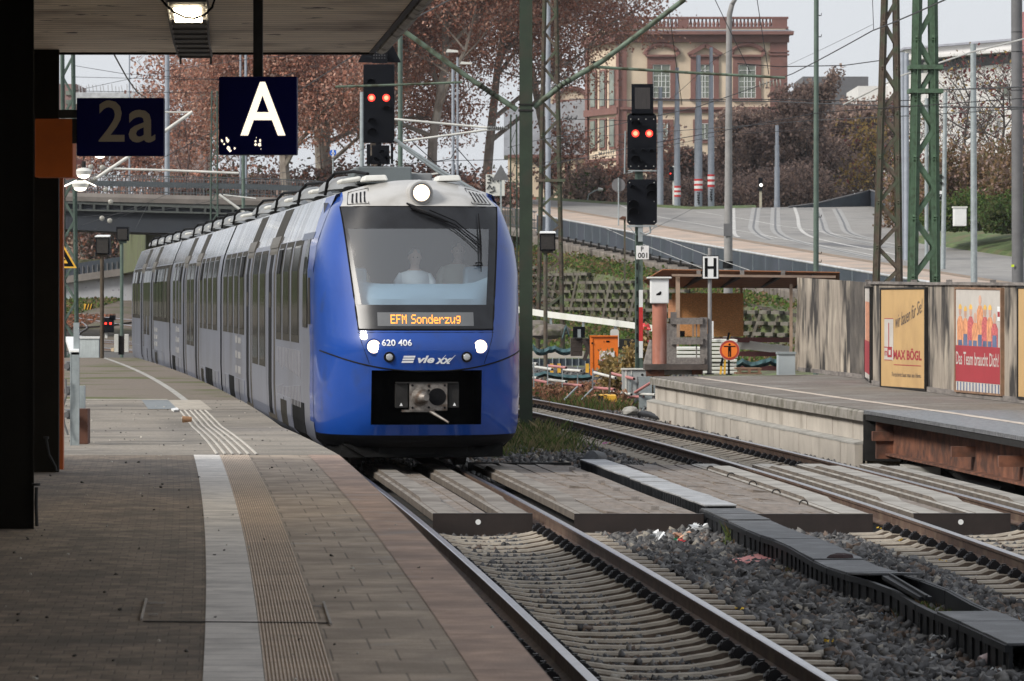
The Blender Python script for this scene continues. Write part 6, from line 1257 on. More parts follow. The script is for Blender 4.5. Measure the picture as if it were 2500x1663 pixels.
Y = 200; t = thing('triangular_sign', 'back of a grey triangular sign left of the big green mast', 'sign', W(1224, 560, Y)); b = MB(); b.prism([(GX(1201, Y), GZ(440, Y)), (GX(1244, Y), GZ(440, Y)), (GX(1223, Y), GZ(402, Y))], Y, Y+.02); b.build('plate', m_dgrey, t); b = MB(); b.pbox(1221, 425, 1225, 560, Y+.05, .05); b.build('post', m_galv, t)
Y = 215; t = thing('graffiti_box', 'pale box covered in black graffiti left of the big green mast', 'box', W(1208, 475, Y)); b = MB(); b.pbox(1186, 426, 1232, 478, Y, .8); b.build('box_body', m_offwhite, t); b = MB()
for pts in (((1189,430),(1196,429),(1197,437),(1191,438),(1198,440),(1197,446),(1189,446)),((1200,432),(1204,444),(1210,433),(1215,445),(1222,430)),((1189,462),(1195,452),(1200,462),(1205,455),(1208,466),(1195,470))): b.tube([W(x, y, Y-.03) for x, y in pts], .03, 5)
b.build('scrawl', m_ink, t)
Y = 318; t = thing('street_lamp', 'small street lamp with a bent arm in front of the palace wing', 'street lamp', W(1436, 480, 318)); b = MB(); b.tube([W(1434, 490, Y), W(1437, 475, Y), W(1452, 466, Y), W(1466, 462, Y)], .05, 8); b.cyl(W(1434, 490, Y), (GX(1434, Y), Y, 8.3), .06); b.build('arm', m_galv, t); b = MB(); b.tube([W(1460, 462, Y), W(1472, 463, Y)], [.14, .10], 10); b.build('lamp_head', m_offwhite, t)
# ---------------------------------------------------------------- overhead wires
WIRES = [
 ([(1100,-2,60),(975,62,75),(700,240,95),(560,300,115),(230,470,160)], .011, 'contact wire rising from the bridge across the red signal to the canopy corner'),
 ([(2310,-2,60),(2130,75,80),(1935,180,100),(1700,262,115),(1300,345,150),(1240,360,160)], .012, 'contact wire crossing the palace facade from upper right'),
 ([(2500,265,100),(2000,293,140),(1330,340,190)], .012, 'wire running level behind the red signal on the green post'),
 ([(1300,410,130),(1560,356,110),(2000,275,100),(2500,240,95)], .010, 'thin wire passing the top of the lower signal panel'),
 ([(2500,212,120),(2230,221,140)], .022, 'upper thick black cable at the right edge'), ([(2500,262,120),(2230,260,140),(1900,248,170),(1390,242,200)], .022, 'lower thick black cable across the brown trees'),
 ([(2230,245,150),(2100,247,150),(1900,243,150),(1560,243,150)], .016, 'second black cable just above the lower thick one'),
 ([(2130,60,150),(1900,170,190),(1820,157,200)], .008, 'thin span wire from the dark lattice mast'), ([(1745,-2,80),(1832,178,80)], .008, 'dropper wire left of the grey lamp pole'), ([(1848,-2,80),(1877,182,80)], .008, 'dropper wire right of the grey lamp pole'),
 ([(1634,32,80),(1665,256,90)], .008, 'dropper wire in front of the palace window'), ([(2130,-2,80),(2133,75,80)], .007, 'short dropper wire at upper right'),
 ([(1800,155,170),(1900,163,170),(2060,160,170),(2170,145,170)], .02, 'knotted feeder cable right of the palace'), ([(1290,400,200),(1500,380,210),(1760,330,220),(2200,300,230)], .015, 'distant span wire behind the signals'),
 ([(2500,95,120),(2370,128,120),(2280,158,120),(2200,185,120),(2060,255,140)], .025, 'white tube like wire sloping across the white building'),
 ([(180,160,200),(300,180,200),(560,196,200)], .012, 'upper span wire in the sky gap at left'), ([(180,188,200),(560,196,200)], .012, 'second span wire in the sky gap at left'), ([(180,222,210),(560,228,210)], .014, 'third span wire in the sky gap at left'),
 ([(276,128,90),(310,190,100),(335,225,110),(356,238,120)], .018, 'curved black cable in the sky gap above the 2a sign'), ([(180,222,180),(420,170,170),(640,140,150),(860,130,140)], .010, 'rising wire from the left mast towards the canopy edge'),
 ([(400,270,160),(560,222,150),(720,178,140)], .010, 'rising wire between the two platform signs'), ([(200,550,200),(340,503,190),(430,465,185),(700,420,170),(1000,330,150)], .010, 'contact wire in front of the bridge girder'),
 ([(200,530,200),(430,508,190),(640,465,180)], .010, 'lower wire in front of the bridge girder'), ([(230,560,190),(360,500,185),(330,560,180)], .008, 'slack wire between round insulators under the bridge'),
 ([(1240,390,130),(1110,392,130),(980,400,130)], .010, 'wire behind the cantilever tubes left of the green mast'), ([(1700,505,170),(1560,575,140),(1470,560,150)], .008, 'thin wire under the lower signal panel'),
 ([(1480,558,160),(1740,665,120)], .009, 'pale wire sloping down to the H sign'), ([(1600,575,150),(1830,660,120)], .009, 'second pale wire sloping down past the H sign'),
 ([(985,315,110),(1010,350,110),(1060,395,110),(1100,388,110),(1115,362,110),(1165,418,110)], .012, 'slack black cable loop left of the big green mast'), ([(768,130,140),(772,200,140),(777,255,140)], .006, 'thin dropper with a small weight right of the A sign'),
 ([(445,258,130),(430,380,130),(455,450,130),(460,380,130),(447,262,130)], .010, 'hanging cable loop between the platform signs'), ([(1560,243,150),(1640,240,150),(1750,140,130),(1790,120,130)], .008, 'thin wire bent up towards the lamp pole')]
m_wire = mat('dark wire', (.02,.02,.022), .5, .3); m_wirel = mat('pale wire', (.5,.5,.48), .5)
for pts, r, lab in WIRES:
    q = [Vector(W(*p)) for p in pts]; dense = []
    for a, c in zip(q, q[1:]):
        for i in range(6): tt_ = i/6; dense.append(a.lerp(c, tt_)-Vector((0, 0, .012*(c-a).length*tt_*(1-tt_)*.2)))
    dense.append(q[-1]); b = MB(); b.tube(dense, r, 5); b.build('overhead_wire', m_wirel if lab.startswith(('pale', 'second pale', 'white')) else m_wire, label=lab, cat='wire')
for k, (x, y, Yq, lab) in enumerate(((1385,315,150,'grey ribbed insulator on the wire behind the rusty mast'), (1480,373,130,'grey ribbed insulator on the wire left of the signal'), (1880,205,90,'grey ribbed insulator hanging under the long thin tube'))):
    b = MB(); c = Vector(W(x, y, Yq)); insul(b, c-Vector((.25, 0, .02)), c+Vector((.25, 0, .03)), 7, .09); b.build('insulator', m_insg, label=lab, cat='insulator')
for k, (x, y, Yq) in enumerate(((249,533,180),(268,539,180),(270,493,180),(258,463,180),(222,408,170),(250,410,150))):
    b = MB(); c = W(x, y, Yq); b.lathe((c[0], c[1], c[2]), [(.05, -.03), (.11, 0), (.11, .03), (.05, .06)], 14, 'y'); b.build('round_insulator', m_insg, label='round greenish insulator on the wires in front of the bridge', cat='insulator', group='round insulators at the bridge')
# ---------------------------------------------------------------- rising road, embankment, bridge
def PAR(Y): return pw([(110, 22.2), (120, 20.5), (150, 15.2), (165, 12.7), (200, 7.1), (240, 1.38)], Y) if Y <= 240 else 1.38-(Y-240)*.143
def YPAR(X): return pw([(1.38, 240), (7.1, 200), (12.7, 165), (15.2, 150), (20.5, 120), (22.2, 110)], X)
def RZ(Y): return .046*Y-5.2
def YC(X): return pw([(1.4, 322), (12.6, 291), (15.5, 295), (25, 302), (40, 302)], X)
def plane_pt(px, py, up=.0): Y = 7.62/(.046-(HY-py)/F); Y = (7.62-up)/(.046-(HY-py)/F); return ((px-HX)/F*Y, Y, RZ(Y)+up)
m_road = overlay(overlay(mat('worn road asphalt', (.25,.24,.225), .8, var=.12, scale=.8, bump=.3, bscale=8), (.17,.165,.16), .25, .5, .7, stretch=(1,.35,1)), (.31,.30,.285), .5, .58, .8)
m_walk = overlay(mat('pinkish pavement', (.44,.34,.27), .85, var=.12, scale=.7), (.28,.25,.22), .4, .45, .7)
m_grass = overlay(mat('grass', (.075,.11,.035), .9, var=.4, scale=3, bump=.8, bscale=10), (.12,.10,.05), .6, .5, .7)
m_scrub = overlay(mat('weedy soil', (.085,.085,.045), .95, var=.4, scale=2.5, bump=1, bscale=8), (.10,.13,.045), .7, .45, .62)
b = MB(); rows = []
for X in np.linspace(1.4, 44, 40): rows.append([(X, lerp(YPAR(X), YC(X), t), RZ(lerp(YPAR(X), YC(X), t))) for t in np.linspace(0, 1, 30)])
b.grid(rows[::-1]); b.build('road', m_road, kind='structure')
b = MB(); rows = []
for Y in np.linspace(112, 330, 60): x = PAR(Y); rows.append([(x+.0, Y, RZ(Y)+.14), (x+8.7, Y, RZ(Y)+.14), (x+8.75, Y, RZ(Y)+.12), (x+8.75, Y, RZ(Y)-.05)])
b.grid([r_[::-1] for r_ in rows]); b.build('pavement', m_walk, kind='structure')
b = MB(); rows = []
for Y in np.linspace(112, 330, 60): x = PAR(Y); rows.append([(x+8.2, Y, RZ(Y)+.15), (x+8.8, Y, RZ(Y)+.15), (x+8.81, Y, RZ(Y))])
b.grid([r_[::-1] for r_ in rows]); b.build('kerb', mat('kerb stone', (.24,.18,.13), .85, var=.25), kind='structure')
m_mark = mat('road marking', (.48,.47,.45), .8, var=.2, scale=2); m_rut = mat('tram rail groove', (.11,.11,.11), .5, var=.2); m_tband = mat('pale track band', (.31,.305,.295), .8, var=.15)
def onroad(name, pts, w, m, up):
    P = [Vector(plane_pt(x, y, up)) for x, y in pts]; Q = []
    for i in range(len(P)-1):
        p0 = P[max(i-1, 0)]; p1 = P[i]; p2 = P[i+1]; p3 = P[min(i+2, len(P)-1)]
        for t in np.linspace(0, 1, 7)[:-1]: Q.append(.5*((2*p1)+(-p0+p2)*t+(2*p0-5*p1+4*p2-p3)*t*t+(-p0+3*p1-3*p2+p3)*t**3))
    Q.append(P[-1]); b = MB(); rows = []
    for i, p in enumerate(Q):
        d = Q[min(i+1, len(Q)-1)]-Q[max(i-1, 0)]; n = Vector((d.y, -d.x, 0)).normalized()*w/2; a = p-n; c = p+n; rows.append([(a.x, a.y, RZ(a.y)+up), (c.x, c.y, RZ(c.y)+up)])
    b.grid(rows); return b.build(name, m, kind='structure')
S_ = 500/2357.
def cr4(*pts): return [(1700+x*S_, 380+y*S_) for x, y in pts]
for pts in (cr4((1130,598),(1165,700),(1195,840),(1330,935),(1640,1010),(2030,1085),(2500,1180)), cr4((428,598),(432,780),(440,900),(490,938))): onroad('road_marking', pts, .22, m_mark, .012)
for pts in (cr4((425,708),(640,745),(930,800),(1340,860),(1700,920),(2040,970),(2400,1040)), cr4((0,645),(300,690)), cr4((0,780),(300,835),(690,895),(1000,960),(1700,1080),(2050,1150),(2300,1200)), cr4((-900,560),(-700,640),(-350,720),(0,780))): onroad('road_marking', pts, .16, m_mark, .012)
for pts in (cr4((690,600),(665,760),(660,840),(740,920),(850,965)), cr4((912,600),(908,760),(925,870),(1060,955),(1330,1025),(1800,1130),(2300,1225)), cr4((1385,605),(1440,760),(1490,875),(1700,950),(2040,1015),(2400,1080)), cr4((1610,610),(1690,760),(1740,870),(1880,930),(2060,968))):
    onroad('tram_track_band', pts, .62, m_tband, .008); onroad('tram_groove', pts, .12, m_rut, .016)
onroad('road_patch', cr4((1420,1005),(1600,1020),(2050,1060)), 1.6, mat('dark asphalt patch', (.12,.12,.125), .8, var=.1), .006)
b = MB(); rows = []     # verge right of the road
for Y in np.linspace(150, 227, 20): x = PAR(Y)+17.6; rows.append([(x, Y, RZ(Y)), (x+.3, Y, RZ(Y)+.18), (x+6, Y, RZ(Y)+1.2), (x+30, Y, RZ(Y)+2.0)])
b.grid([r_[::-1] for r_ in rows]); b.build('grass_verge', m_grass, kind='structure')
b = MB(); rows = []     # crest verge and land behind
for X in np.linspace(-10, 17, 24): y = YC(max(X, 1.4)); z = RZ(y); rows.append([(X, y-.5, z-.05), (X, y+1.5, z+.22), (X, y+6, z+.1), (X, y+40, 8.2), (X, 900, 8.2)])
b.grid([r_ for r_ in rows]); b.build('far_ground', m_grass, kind='structure')
b = MB(); b.rng(15, 400, 303, 1200, 5, 8.0); b.plan([(-8, 262), (-8, 1200), (-31.5, 1200), (-31.5, 342), (-22.5, 262)], 4, 7.4); b.rng(-400, -31.5, 342, 1200, 1, 5.2); b.build('far_terrain', m_scrub, kind='structure')
# parapet of blue grey panels
m_par = overlay(mat('dark blue grey panel', (.035,.048,.062), .5, var=.2, scale=.8), (.045,.055,.075), .5, .45, .6); m_parrail = mat('pale rail', (.55,.56,.56), .4, .3)
m_ppost = mat('post blue grey', (.16,.19,.21), .5, .2)
t = thing('parapet_fence', 'long dark blue grey panel parapet along the rising road', 'parapet', (PAR(200), 200, RZ(200)))
b = MB(); p_ = MB(); r_ = MB(); lo = MB(); ft = MB()
Y = 118.; k = 0
while Y < 240:
    Y2 = min(Y+2.5, 240); x0, x1 = PAR(Y), PAR(Y2); z0, z1 = RZ(Y), RZ(Y2); d = random.uniform(-.012, .012)
    if k % 1 == 0:
        pb = MB(); pb.hexa([(x0+d, Y+.05, z0+.12), (x0+.04+d, Y+.05, z0+.12), (x1+.04+d, Y2-.05, z1+.12), (x1+d, Y2-.05, z1+.12), (x0+d, Y+.05, z0+1.0), (x0+.04+d, Y+.05, z0+1.0), (x1+.04+d, Y2-.05, z1+1.0), (x1+d, Y2-.05, z1+1.0)]); pb.build('panel', m_par, t)
    p_ = MB(); p_.rng(x0-.045, x0+.01, Y-.015, Y+.015, z0+.1, z0+1.0); p_.k = 1; p_.rng(x0-.22, x0+.1, Y-.14, Y+.14, z0-.1, z0-.03); p_.rng(x0-.13, x0-.03, Y-.08, Y+.08, z0-.04, z0+.2); p_.build('panel_post', [m_ppost, m_dark], t)
    Y = Y2; k += 1

ys = list(np.linspace(118, 240, 26)); b.tube([(PAR(y)+.02, y, RZ(y)+1.05) for y in ys], .05, 8); b.build('top_rail', m_parrail, t); lo.tube([(PAR(y)-.03, y, RZ(y)+.08) for y in ys], .03, 6); lo.build('lower_rail', m_dgrey, t)
m_stained = overlay(mat('stained concrete wall', (.20,.175,.15), .9, var=.25, scale=1, bump=.3), (.09,.075,.065), 1.4, .45, .65, stretch=(3,3,.3))
b = MB(); rows = []
for Y in np.linspace(112, 242, 40): x = PAR(Y); rows.append([(x+.2, Y, RZ(Y)+.1), (x+.2, Y, RZ(Y)-.10), (x-.45, Y, RZ(Y)-.12), (x-.47, Y, RZ(Y)-.2), (x-.42, Y, RZ(Y)-.75)])
b.grid(rows); b.build('retaining_wall', m_stained, label='stained concrete wall top under the long blue grey parapet', cat='retaining wall')
# slope below: grass, crib wall, grass
def CRT(Y): return pw([(150, 1.3), (165, 1.75), (180, 2.5), (215, 3.75), (240, 4.0)], Y)
def CRB(Y): return pw([(150, .1), (180, .4), (215, 1.3), (240, 1.6)], Y)
b = MB(); rows = []
for Y in np.linspace(108, 262, 90):
    x = PAR(Y); zt = RZ(Y)-.7; zc = min(CRT(Y), zt-.05); zb = min(CRB(Y), zc-.05); n = .08*math.sin(Y*1.3)
    rows.append([(x-.4, Y, zt), (x-.9+n, Y, lerp(zt, zc, .3)+.1), (x-1.5+n, Y, lerp(zt, zc, .6)+.12*math.sin(Y)), (x-2.3, Y, zc), (x-2.45, Y, zc-.3), (x-2.9, Y, zb), (x-3.4, Y, zb-.05), (x-5, Y, zb*.75+.1*math.sin(Y*.7)), (x-7, Y, zb*.4+.08*math.sin(Y)), (x-9, Y, 0.05), (x-11, Y, -.25), (x-12, Y, -.4)])
b.grid(rows[::-1]); b.build('embankment', m_scrub, kind='structure')
m_crib = overlay(mat('crib concrete', (.20,.185,.155), .9, var=.2, scale=3, bump=.4), (.13,.11,.09), 2, .45, .7)
t = thing('crib_wall', 'concrete crib retaining wall with overgrown cells on the embankment', 'retaining wall', (PAR(200)-2.5, 200, 1)); b = MB(); c = MB()
z = .45
while z < 3.9:
    ys = [y for y in np.arange(150, 238, 2.0) if CRB(y) < z < CRT(y)]
    for y in ys:
        f0 = (z-CRB(y))/(CRT(y)-CRB(y)); x = PAR(y)-2.95+.42*f0
        b.box((x-.12, y, z), (.30, 1.98, .13), Matrix.Rotation(-math.atan(.143) if y > 200 else -math.atan(.155), 3, 'Z') @ Matrix.Identity(3)) if random.random() > .07 else None
    z += .42
for y in np.arange(151, 238, 3.2):
    z0, z1 = CRB(y), CRT(y); xx = PAR(y)
    if random.random() > .06: c.bar((xx-3.12, y, z0), (xx-2.66, y, z1-random.uniform(0, .3)), .10, .12)
    if y > 183 or y < 183: pass
b.build('crib_beam', m_crib, t); c.build('crib_stretcher', m_crib, t)
b = MB(); b.grid([[(PAR(y)-2.75+.0, y, CRB(y)) , (PAR(y)-2.2, y, CRT(y))] for y in np.linspace(150, 240, 30)][::-1]); b.build('crib_soil', mat('dark crib soil', (.05,.04,.03), .95, var=.5, scale=3, bump=1, bscale=6), t)
# vegetation as leaf sized quads
def leaves(name, P, size, mats, seed, probs=None, flat=.5, **kw):
    rng = np.random.default_rng(seed); P = np.asarray(P, float); n = len(P); M_ = rotm(n, rng); s = (size*rng.uniform(.5, 1.3, n))[:, None, None]
    q = np.array([(-.5,-.32,0),(.5,-.32,0),(.5,.32,.12),(-.5,.32,-.1)])[None]*s; v = np.einsum('nij,nkj->nki', M_, np.repeat(q, 1, 0) if q.shape[0] == n else np.broadcast_to(q, (n, 4, 3)))+P[:, None, :]
    f = np.arange(4*n).reshape(n, 4); mi = rng.choice(len(mats), n, p=probs); return v.reshape(-1, 3), f, mi
def leafobj(name, P, size, mats, seed, probs=None, parent=None, **kw):
    v, f, mi = leaves(name, P, size, mats, seed, probs)
    if parent is not None: v = v-np.array(WL[parent.name])
    o = npmesh(name, v, f, mats, mi, **kw)
    if parent is not None: o.parent = parent
    return o
g_leaf = [lmat('green leaf', (.11,.17,.04)), lmat('dark green leaf', (.06,.10,.03)), lmat('yellow green leaf', (.17,.17,.055)), lmat('dry leaf', (.20,.13,.075))]
rng = np.random.default_rng(21)
def scatter_emb(n, d0, d1, y0, y1, clump, hgt):
    out = []
    cs = [(rng.uniform(y0, y1), rng.uniform(d0, d1), rng.uniform(.4, 1.3)) for _ in range(clump)]
    for y, d, r in cs:
        k = int(n/clump*r)
        yy = y+rng.normal(0, 1.5*r, k); dd = d+rng.normal(0, .45*r, k); 
        for a, e_ in zip(yy, dd):
            if not (y0-3 < a < y1+3) or not (.4 < e_ < 11.5): continue
            x = PAR(a)-e_; zt = RZ(a)-.7; zc = min(CRT(a), zt-.05); zb = min(CRB(a), zc-.05)
            z = pw([(.4, zt), (2.3, zc), (2.9, zb), (3.4, zb-.05), (5, zb*.75), (7, zb*.4), (9, .05), (11, -.25)], e_); out.append((x, a, z+abs(rng.normal(0, .16*r))*hgt))
    return out
P1 = scatter_emb(15000, .5, 2.0, 150, 240, 90, 1.1); P2_ = scatter_emb(9000, 2.3, 3.2, 152, 238, 80, .9); P3_ = scatter_emb(26000, 3.3, 9, 112, 238, 170, 1.2)
leafobj('ground_cover', P1+P2_+P3_, .14, g_leaf, 4, (.33,.27,.16,.24), label='green weeds and ivy growing over the embankment and crib wall', cat='ground cover', kind='stuff')
P = [(lambda y: (PAR(y)-rng.uniform(.5, 4), y, RZ(y)-rng.uniform(.7, 3.4)))(rng.uniform(214, 245)) for _ in range(5200)]
leafobj('bramble', P, .13, [lmat('brown twig leaf', (.10,.075,.055)), lmat('dry red leaf', (.22,.09,.05)), g_leaf[1]], 8, (.6,.2,.2), label='brown dead brambles on the embankment behind the rusty lattice mast', cat='undergrowth', kind='stuff')
# bridge over the tracks
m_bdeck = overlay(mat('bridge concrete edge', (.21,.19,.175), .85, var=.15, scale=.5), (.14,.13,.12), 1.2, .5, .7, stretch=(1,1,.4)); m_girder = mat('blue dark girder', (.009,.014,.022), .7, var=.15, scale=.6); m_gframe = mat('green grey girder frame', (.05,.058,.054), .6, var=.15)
def BZ(X): return pw([(-60, 8.4), (-26, 8.35), (-14, 8.02), (-11, 7.85), (1.4, 6.0)], X)
def BY(X): return pw([(-60, 262), (-26, 248), (-12, 245), (1.4, 240)], X)
t = thing('road_bridge', 'steel girder road bridge crossing the tracks behind the train', 'bridge', (-20, 246, 5))
b = MB(); rows = []
for X in np.linspace(-60, 1.4, 40): y = BY(X); z = BZ(X); rows.append([(X, y+14, z-.15), (X, y, z-.02), (X, y, z-.24), (X, y+.1, z-.5), (X, y+.5, z-.52)])
b.grid(rows); b.build('deck_slab', m_bdeck, t)
b = MB(); c = MB(); dk = MB(); cell = .82; x = -40.
def gz2(X): return BZ(X)-1.02-.0*X
def gz3(X): return 2.42+(HY-pw([(150, 556), (280, 563), (400, 566), (560, 560), (700, 520)], HX+F*X/246))*246/F
rows = []
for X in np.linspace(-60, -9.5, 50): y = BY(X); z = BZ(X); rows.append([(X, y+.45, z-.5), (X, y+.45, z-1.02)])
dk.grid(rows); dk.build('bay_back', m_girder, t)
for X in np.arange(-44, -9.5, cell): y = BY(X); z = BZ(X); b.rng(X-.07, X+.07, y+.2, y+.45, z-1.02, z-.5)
for X in np.linspace(-60, -9.5, 60)[:-1]:
    X2 = X+50.5/59; y = BY(X); hh = pw([(-30, .05), (-9, .30)], X)
    for za, zb in ((-.56-hh, -.50), (-1.06, -.97)): b.hexa([(X, y+.2, BZ(X)+za), (X2, BY(X2)+.2, BZ(X2)+za), (X2, BY(X2)+.4, BZ(X2)+za), (X, y+.4, BZ(X)+za), (X, y+.2, BZ(X)+zb), (X2, BY(X2)+.2, BZ(X2)+zb), (X2, BY(X2)+.4, BZ(X2)+zb), (X, y+.4, BZ(X)+zb)])
b.build('girder_frame', m_gframe, t)
rows = []
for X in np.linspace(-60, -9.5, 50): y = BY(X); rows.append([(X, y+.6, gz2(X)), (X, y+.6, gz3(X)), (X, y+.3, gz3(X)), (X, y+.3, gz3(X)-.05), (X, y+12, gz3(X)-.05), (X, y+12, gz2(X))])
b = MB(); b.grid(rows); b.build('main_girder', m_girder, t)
b = MB(); b.rng(-12, 0.9, 242.5, 258, -.4, 7.2); b.build('abutment', m_stained, t)
def railing(name, off, h, m, X0=-60, X1=1.4, st=.15):
    b = MB(); xs = np.arange(X0, X1, st)
    for i, X in enumerate(xs): y = BY(X)+off; w = .028 if i % 12 else .05; b.rng(X-w/2, X+w/2, y-.02, y+.02, BZ(X)-.1, BZ(X)+h)
    for X in np.linspace(X0, X1, 40)[:-1]:
        X2 = X+(X1-X0)/39
        for zz in (h, .12, h*.62 if off > 5 else h*.56): b.bar((X, BY(X)+off, BZ(X)+zz), (X2, BY(X2)+off, BZ(X2)+zz), .05, .05)
    return b.build(name, m, t)
m_rl = mat('grey blue railing', (.05,.062,.07), .5, .2, var=.1)
railing('railing', .1, 1.05, m_rl, X0=-34); railing('back_railing', 13, 1.25, mat('brown grey railing', (.12,.11,.11), .6), X0=-38, st=.2)
b = MB()
for X in np.linspace(-34, 1, 40)[:-1]: X2 = X+35/39; b.bar((X, BY(X)+2.5, BZ(X)+.62), (X2, BY(X2)+2.5, BZ(X2)+.62), .06, .32)
b.build('guard_rail', m_rl, t)
# the curved barrier at the crest of the road
Pb = [(1925,506,296),(1990,498,297),(2050,484,298),(2100,472,299),(2125,465,300),(2150,474,292),(2175,500,275),(2198,530,262),(2215,560,245)]
t = thing('curved_parapet', 'dark curved parapet on the crest of the road left of the dark lattice mast', 'parapet', W(2050, 505, 298)); b = MB(); rr = []
for x, y, Yq in Pb: p = W(x, y, Yq); zb = min(p[2]-.05, RZ(min(Yq, 302))-.4); rr.append([(p[0], p[1], p[2]), (p[0], p[1], zb), (p[0]+.2, p[1]+.3, zb), (p[0]+.2, p[1]+.3, p[2]), (p[0], p[1], p[2])])
b.grid(rr); b.build('panel_band', m_par, t); b = MB(); b.tube([W(x, y-1, Yq) for x, y, Yq in Pb], .06, 6); b.build('top_rail', m_dgrey, t)
# far wall with graffiti seen under the bridge
Y = 340; zm = lambda y: pw([(200, -.25), (262, -.1), (338, 1.9), (360, 2.0)], y)
def Gm(px, py):
    lo, hi = 130, 420
    for _ in range(40):
        m = (lo+hi)/2; yy = HY-(zm(m)-EYE)/m*F
        if yy > py: lo = m
        else: hi = m
    return ((px-HX)/F*lo, lo, zm(lo))
b = MB(); b.grid([[(X, y, zm(y)) for X in np.linspace(-70, -12, 10)] for y in (200, 230, 262, 285, 300, 320, 338, 420)]); b.build('far_track_ground', overlay(mat('reddish far gravel', (.15,.12,.10), .95, var=.35, scale=2), (.10,.095,.05), .35, .48, .6), kind='structure')
t = thing('graffiti_wall', 'graffiti covered retaining wall with a dark parapet, seen under the bridge', 'retaining wall', W(260, 745, Y))
b = MB(); b.prism([(GX(120, Y), GZ(722, Y)-1), (GX(370, Y), GZ(745, Y)-1), (GX(370, Y), GZ(663, Y)), (GX(120, Y), GZ(695, Y))], Y, Y+1)
m_graf = mat('graffiti paint', (.42,.43,.46), .8, var=.12, scale=.6); overlay(m_graf, (.28,.52,.48), .16, .50, .56, stretch=(1.2,1,.3)); overlay(m_graf, (.58,.32,.27), .2, .60, .66, stretch=(1.6,1,.5)); overlay(m_graf, (.20,.18,.22), 2.2, .64, .68, detail=3); overlay(m_graf, (.45,.42,.38), 1.8, .6, .8, stretch=(6,1,.3))
b.build('wall_face', m_graf, t)
b = MB(); b.prism([(GX(120, Y), GZ(697, Y)), (GX(370, Y), GZ(663, Y)), (GX(370, Y), GZ(646, Y)), (GX(120, Y), GZ(680, Y))], Y-.6, Y+1); b.build('wall_ledge', m_bdeck, t)
b = MB(); b.prism([(GX(120, Y), GZ(681, Y)), (GX(370, Y), GZ(647, Y)), (GX(370, Y), GZ(615, Y)), (GX(120, Y), GZ(654, Y))], Y-.3, Y-.2); b.build('parapet_panels', m_par, t)
b = MB()
for x in range(190, 340, 12): b.bar(W(x, 645+(240-x)*.13, Y-.35), W(x, 672+(240-x)*.14, Y-.35), .08)
b.build('parapet_post', m_dgrey, t)
P = [(rng.uniform(-36, -31), yy, zm(yy)+abs(rng.normal(0, .12))) for yy in rng.uniform(300, 338, 5000)]; leafobj('far_weeds', P, .22, g_leaf, 31, (.3,.3,.15,.25), label='weeds at the foot of the graffiti wall', cat='weeds', kind='stuff')
P = [(rng.uniform(-34, -28), yy, zm(yy)+.05) for yy in rng.uniform(255, 300, 2600)]; leafobj('fallen_leaves', P, .25, [lmat('orange brick crumb', (.35,.15,.09)), lmat('brown crumb', (.16,.10,.07))], 32, (.5,.5), label='reddish fallen leaves between the far rails', cat='leaves', kind='stuff')
for k, (pts, lab) in enumerate([([(140,765),(190,768),(235,775),(330,785)],'rusty rail at the foot of the graffiti wall'), ([(140,772),(170,776),(235,786),(330,800)],'second rusty rail below the graffiti wall'),
        ([(140,770),(180,778),(212,800),(196,815),(190,821),(230,832),(330,840)],'shiny rail bending sharply left behind the white cabinet'), ([(140,805),(200,802),(260,798),(330,788)],'dark rail crossing the points behind the dwarf signal'),
        ([(235,838),(290,842),(330,845)],'rail just beyond the far end of the platform'), ([(235,852),(290,857),(330,860)],'nearest rail beyond the far end of the platform')]):
    b = MB(); q = [Gm(x, y) for x, y in pts]; q2 = []
    for i in range(len(q)-1):
        for t in np.linspace(0, 1, 6)[:-1]:
            p0 = q[max(i-1, 0)]; p1 = q[i]; p2 = q[i+1]; p3 = q[min(i+2, len(q)-1)]
            q2.append(tuple(.5*((2*p1[j])+(-p0[j]+p2[j])*t+(2*p0[j]-5*p1[j]+4*p2[j]-p3[j])*t*t+(-p0[j]+3*p1[j]-3*p2[j]+p3[j])*t**3) for j in range(3)))
    q2.append(q[-1]); b.k = 0; b.tube([(p[0], p[1], p[2]-.02) for p in q2], .09, 6); b.k = 1; b.tube([(p[0], p[1], p[2]+.07) for p in q2], .045, 6)
    b.build('rail', [m_railside, m_railtop], label=lab, cat='rail')
# ---------------------------------------------------------------- buildings
m_sand = overlay(mat('red sandstone', (.19,.092,.078), .85, var=.12, scale=.5), (.14,.07,.06), 1, .5, .75); m_plaster = overlay(mat('cream plaster', (.60,.49,.37), .85, var=.07, scale=.3), (.47,.375,.28), .4, .45, .75); m_slate = mat('slate roof', (.19,.20,.22), .6, var=.15, scale=1)
m_pane = mat('palace pane', (.16,.18,.15), .15, var=.4, scale=.5)
Y = 480; X_ = lambda x: GX(x, Y); Z_ = lambda y: GZ(y, Y); ZG = 8.0
t = thing('palace', 'cream and red sandstone palace pavilion with a balustrade on its roof', 'palace', (X_(1680), Y, ZG))
def pb(q, a, b_, c, d, dy=0, dep=.4): q.rng(X_(a), X_(c), Y-dy, Y-dy+dep, Z_(d), Z_(b_)); return q
b = MB(); b.rng(X_(1512), X_(1918), Y, Y+22, ZG, Z_(70)); b.build('front_wall', m_plaster, t)
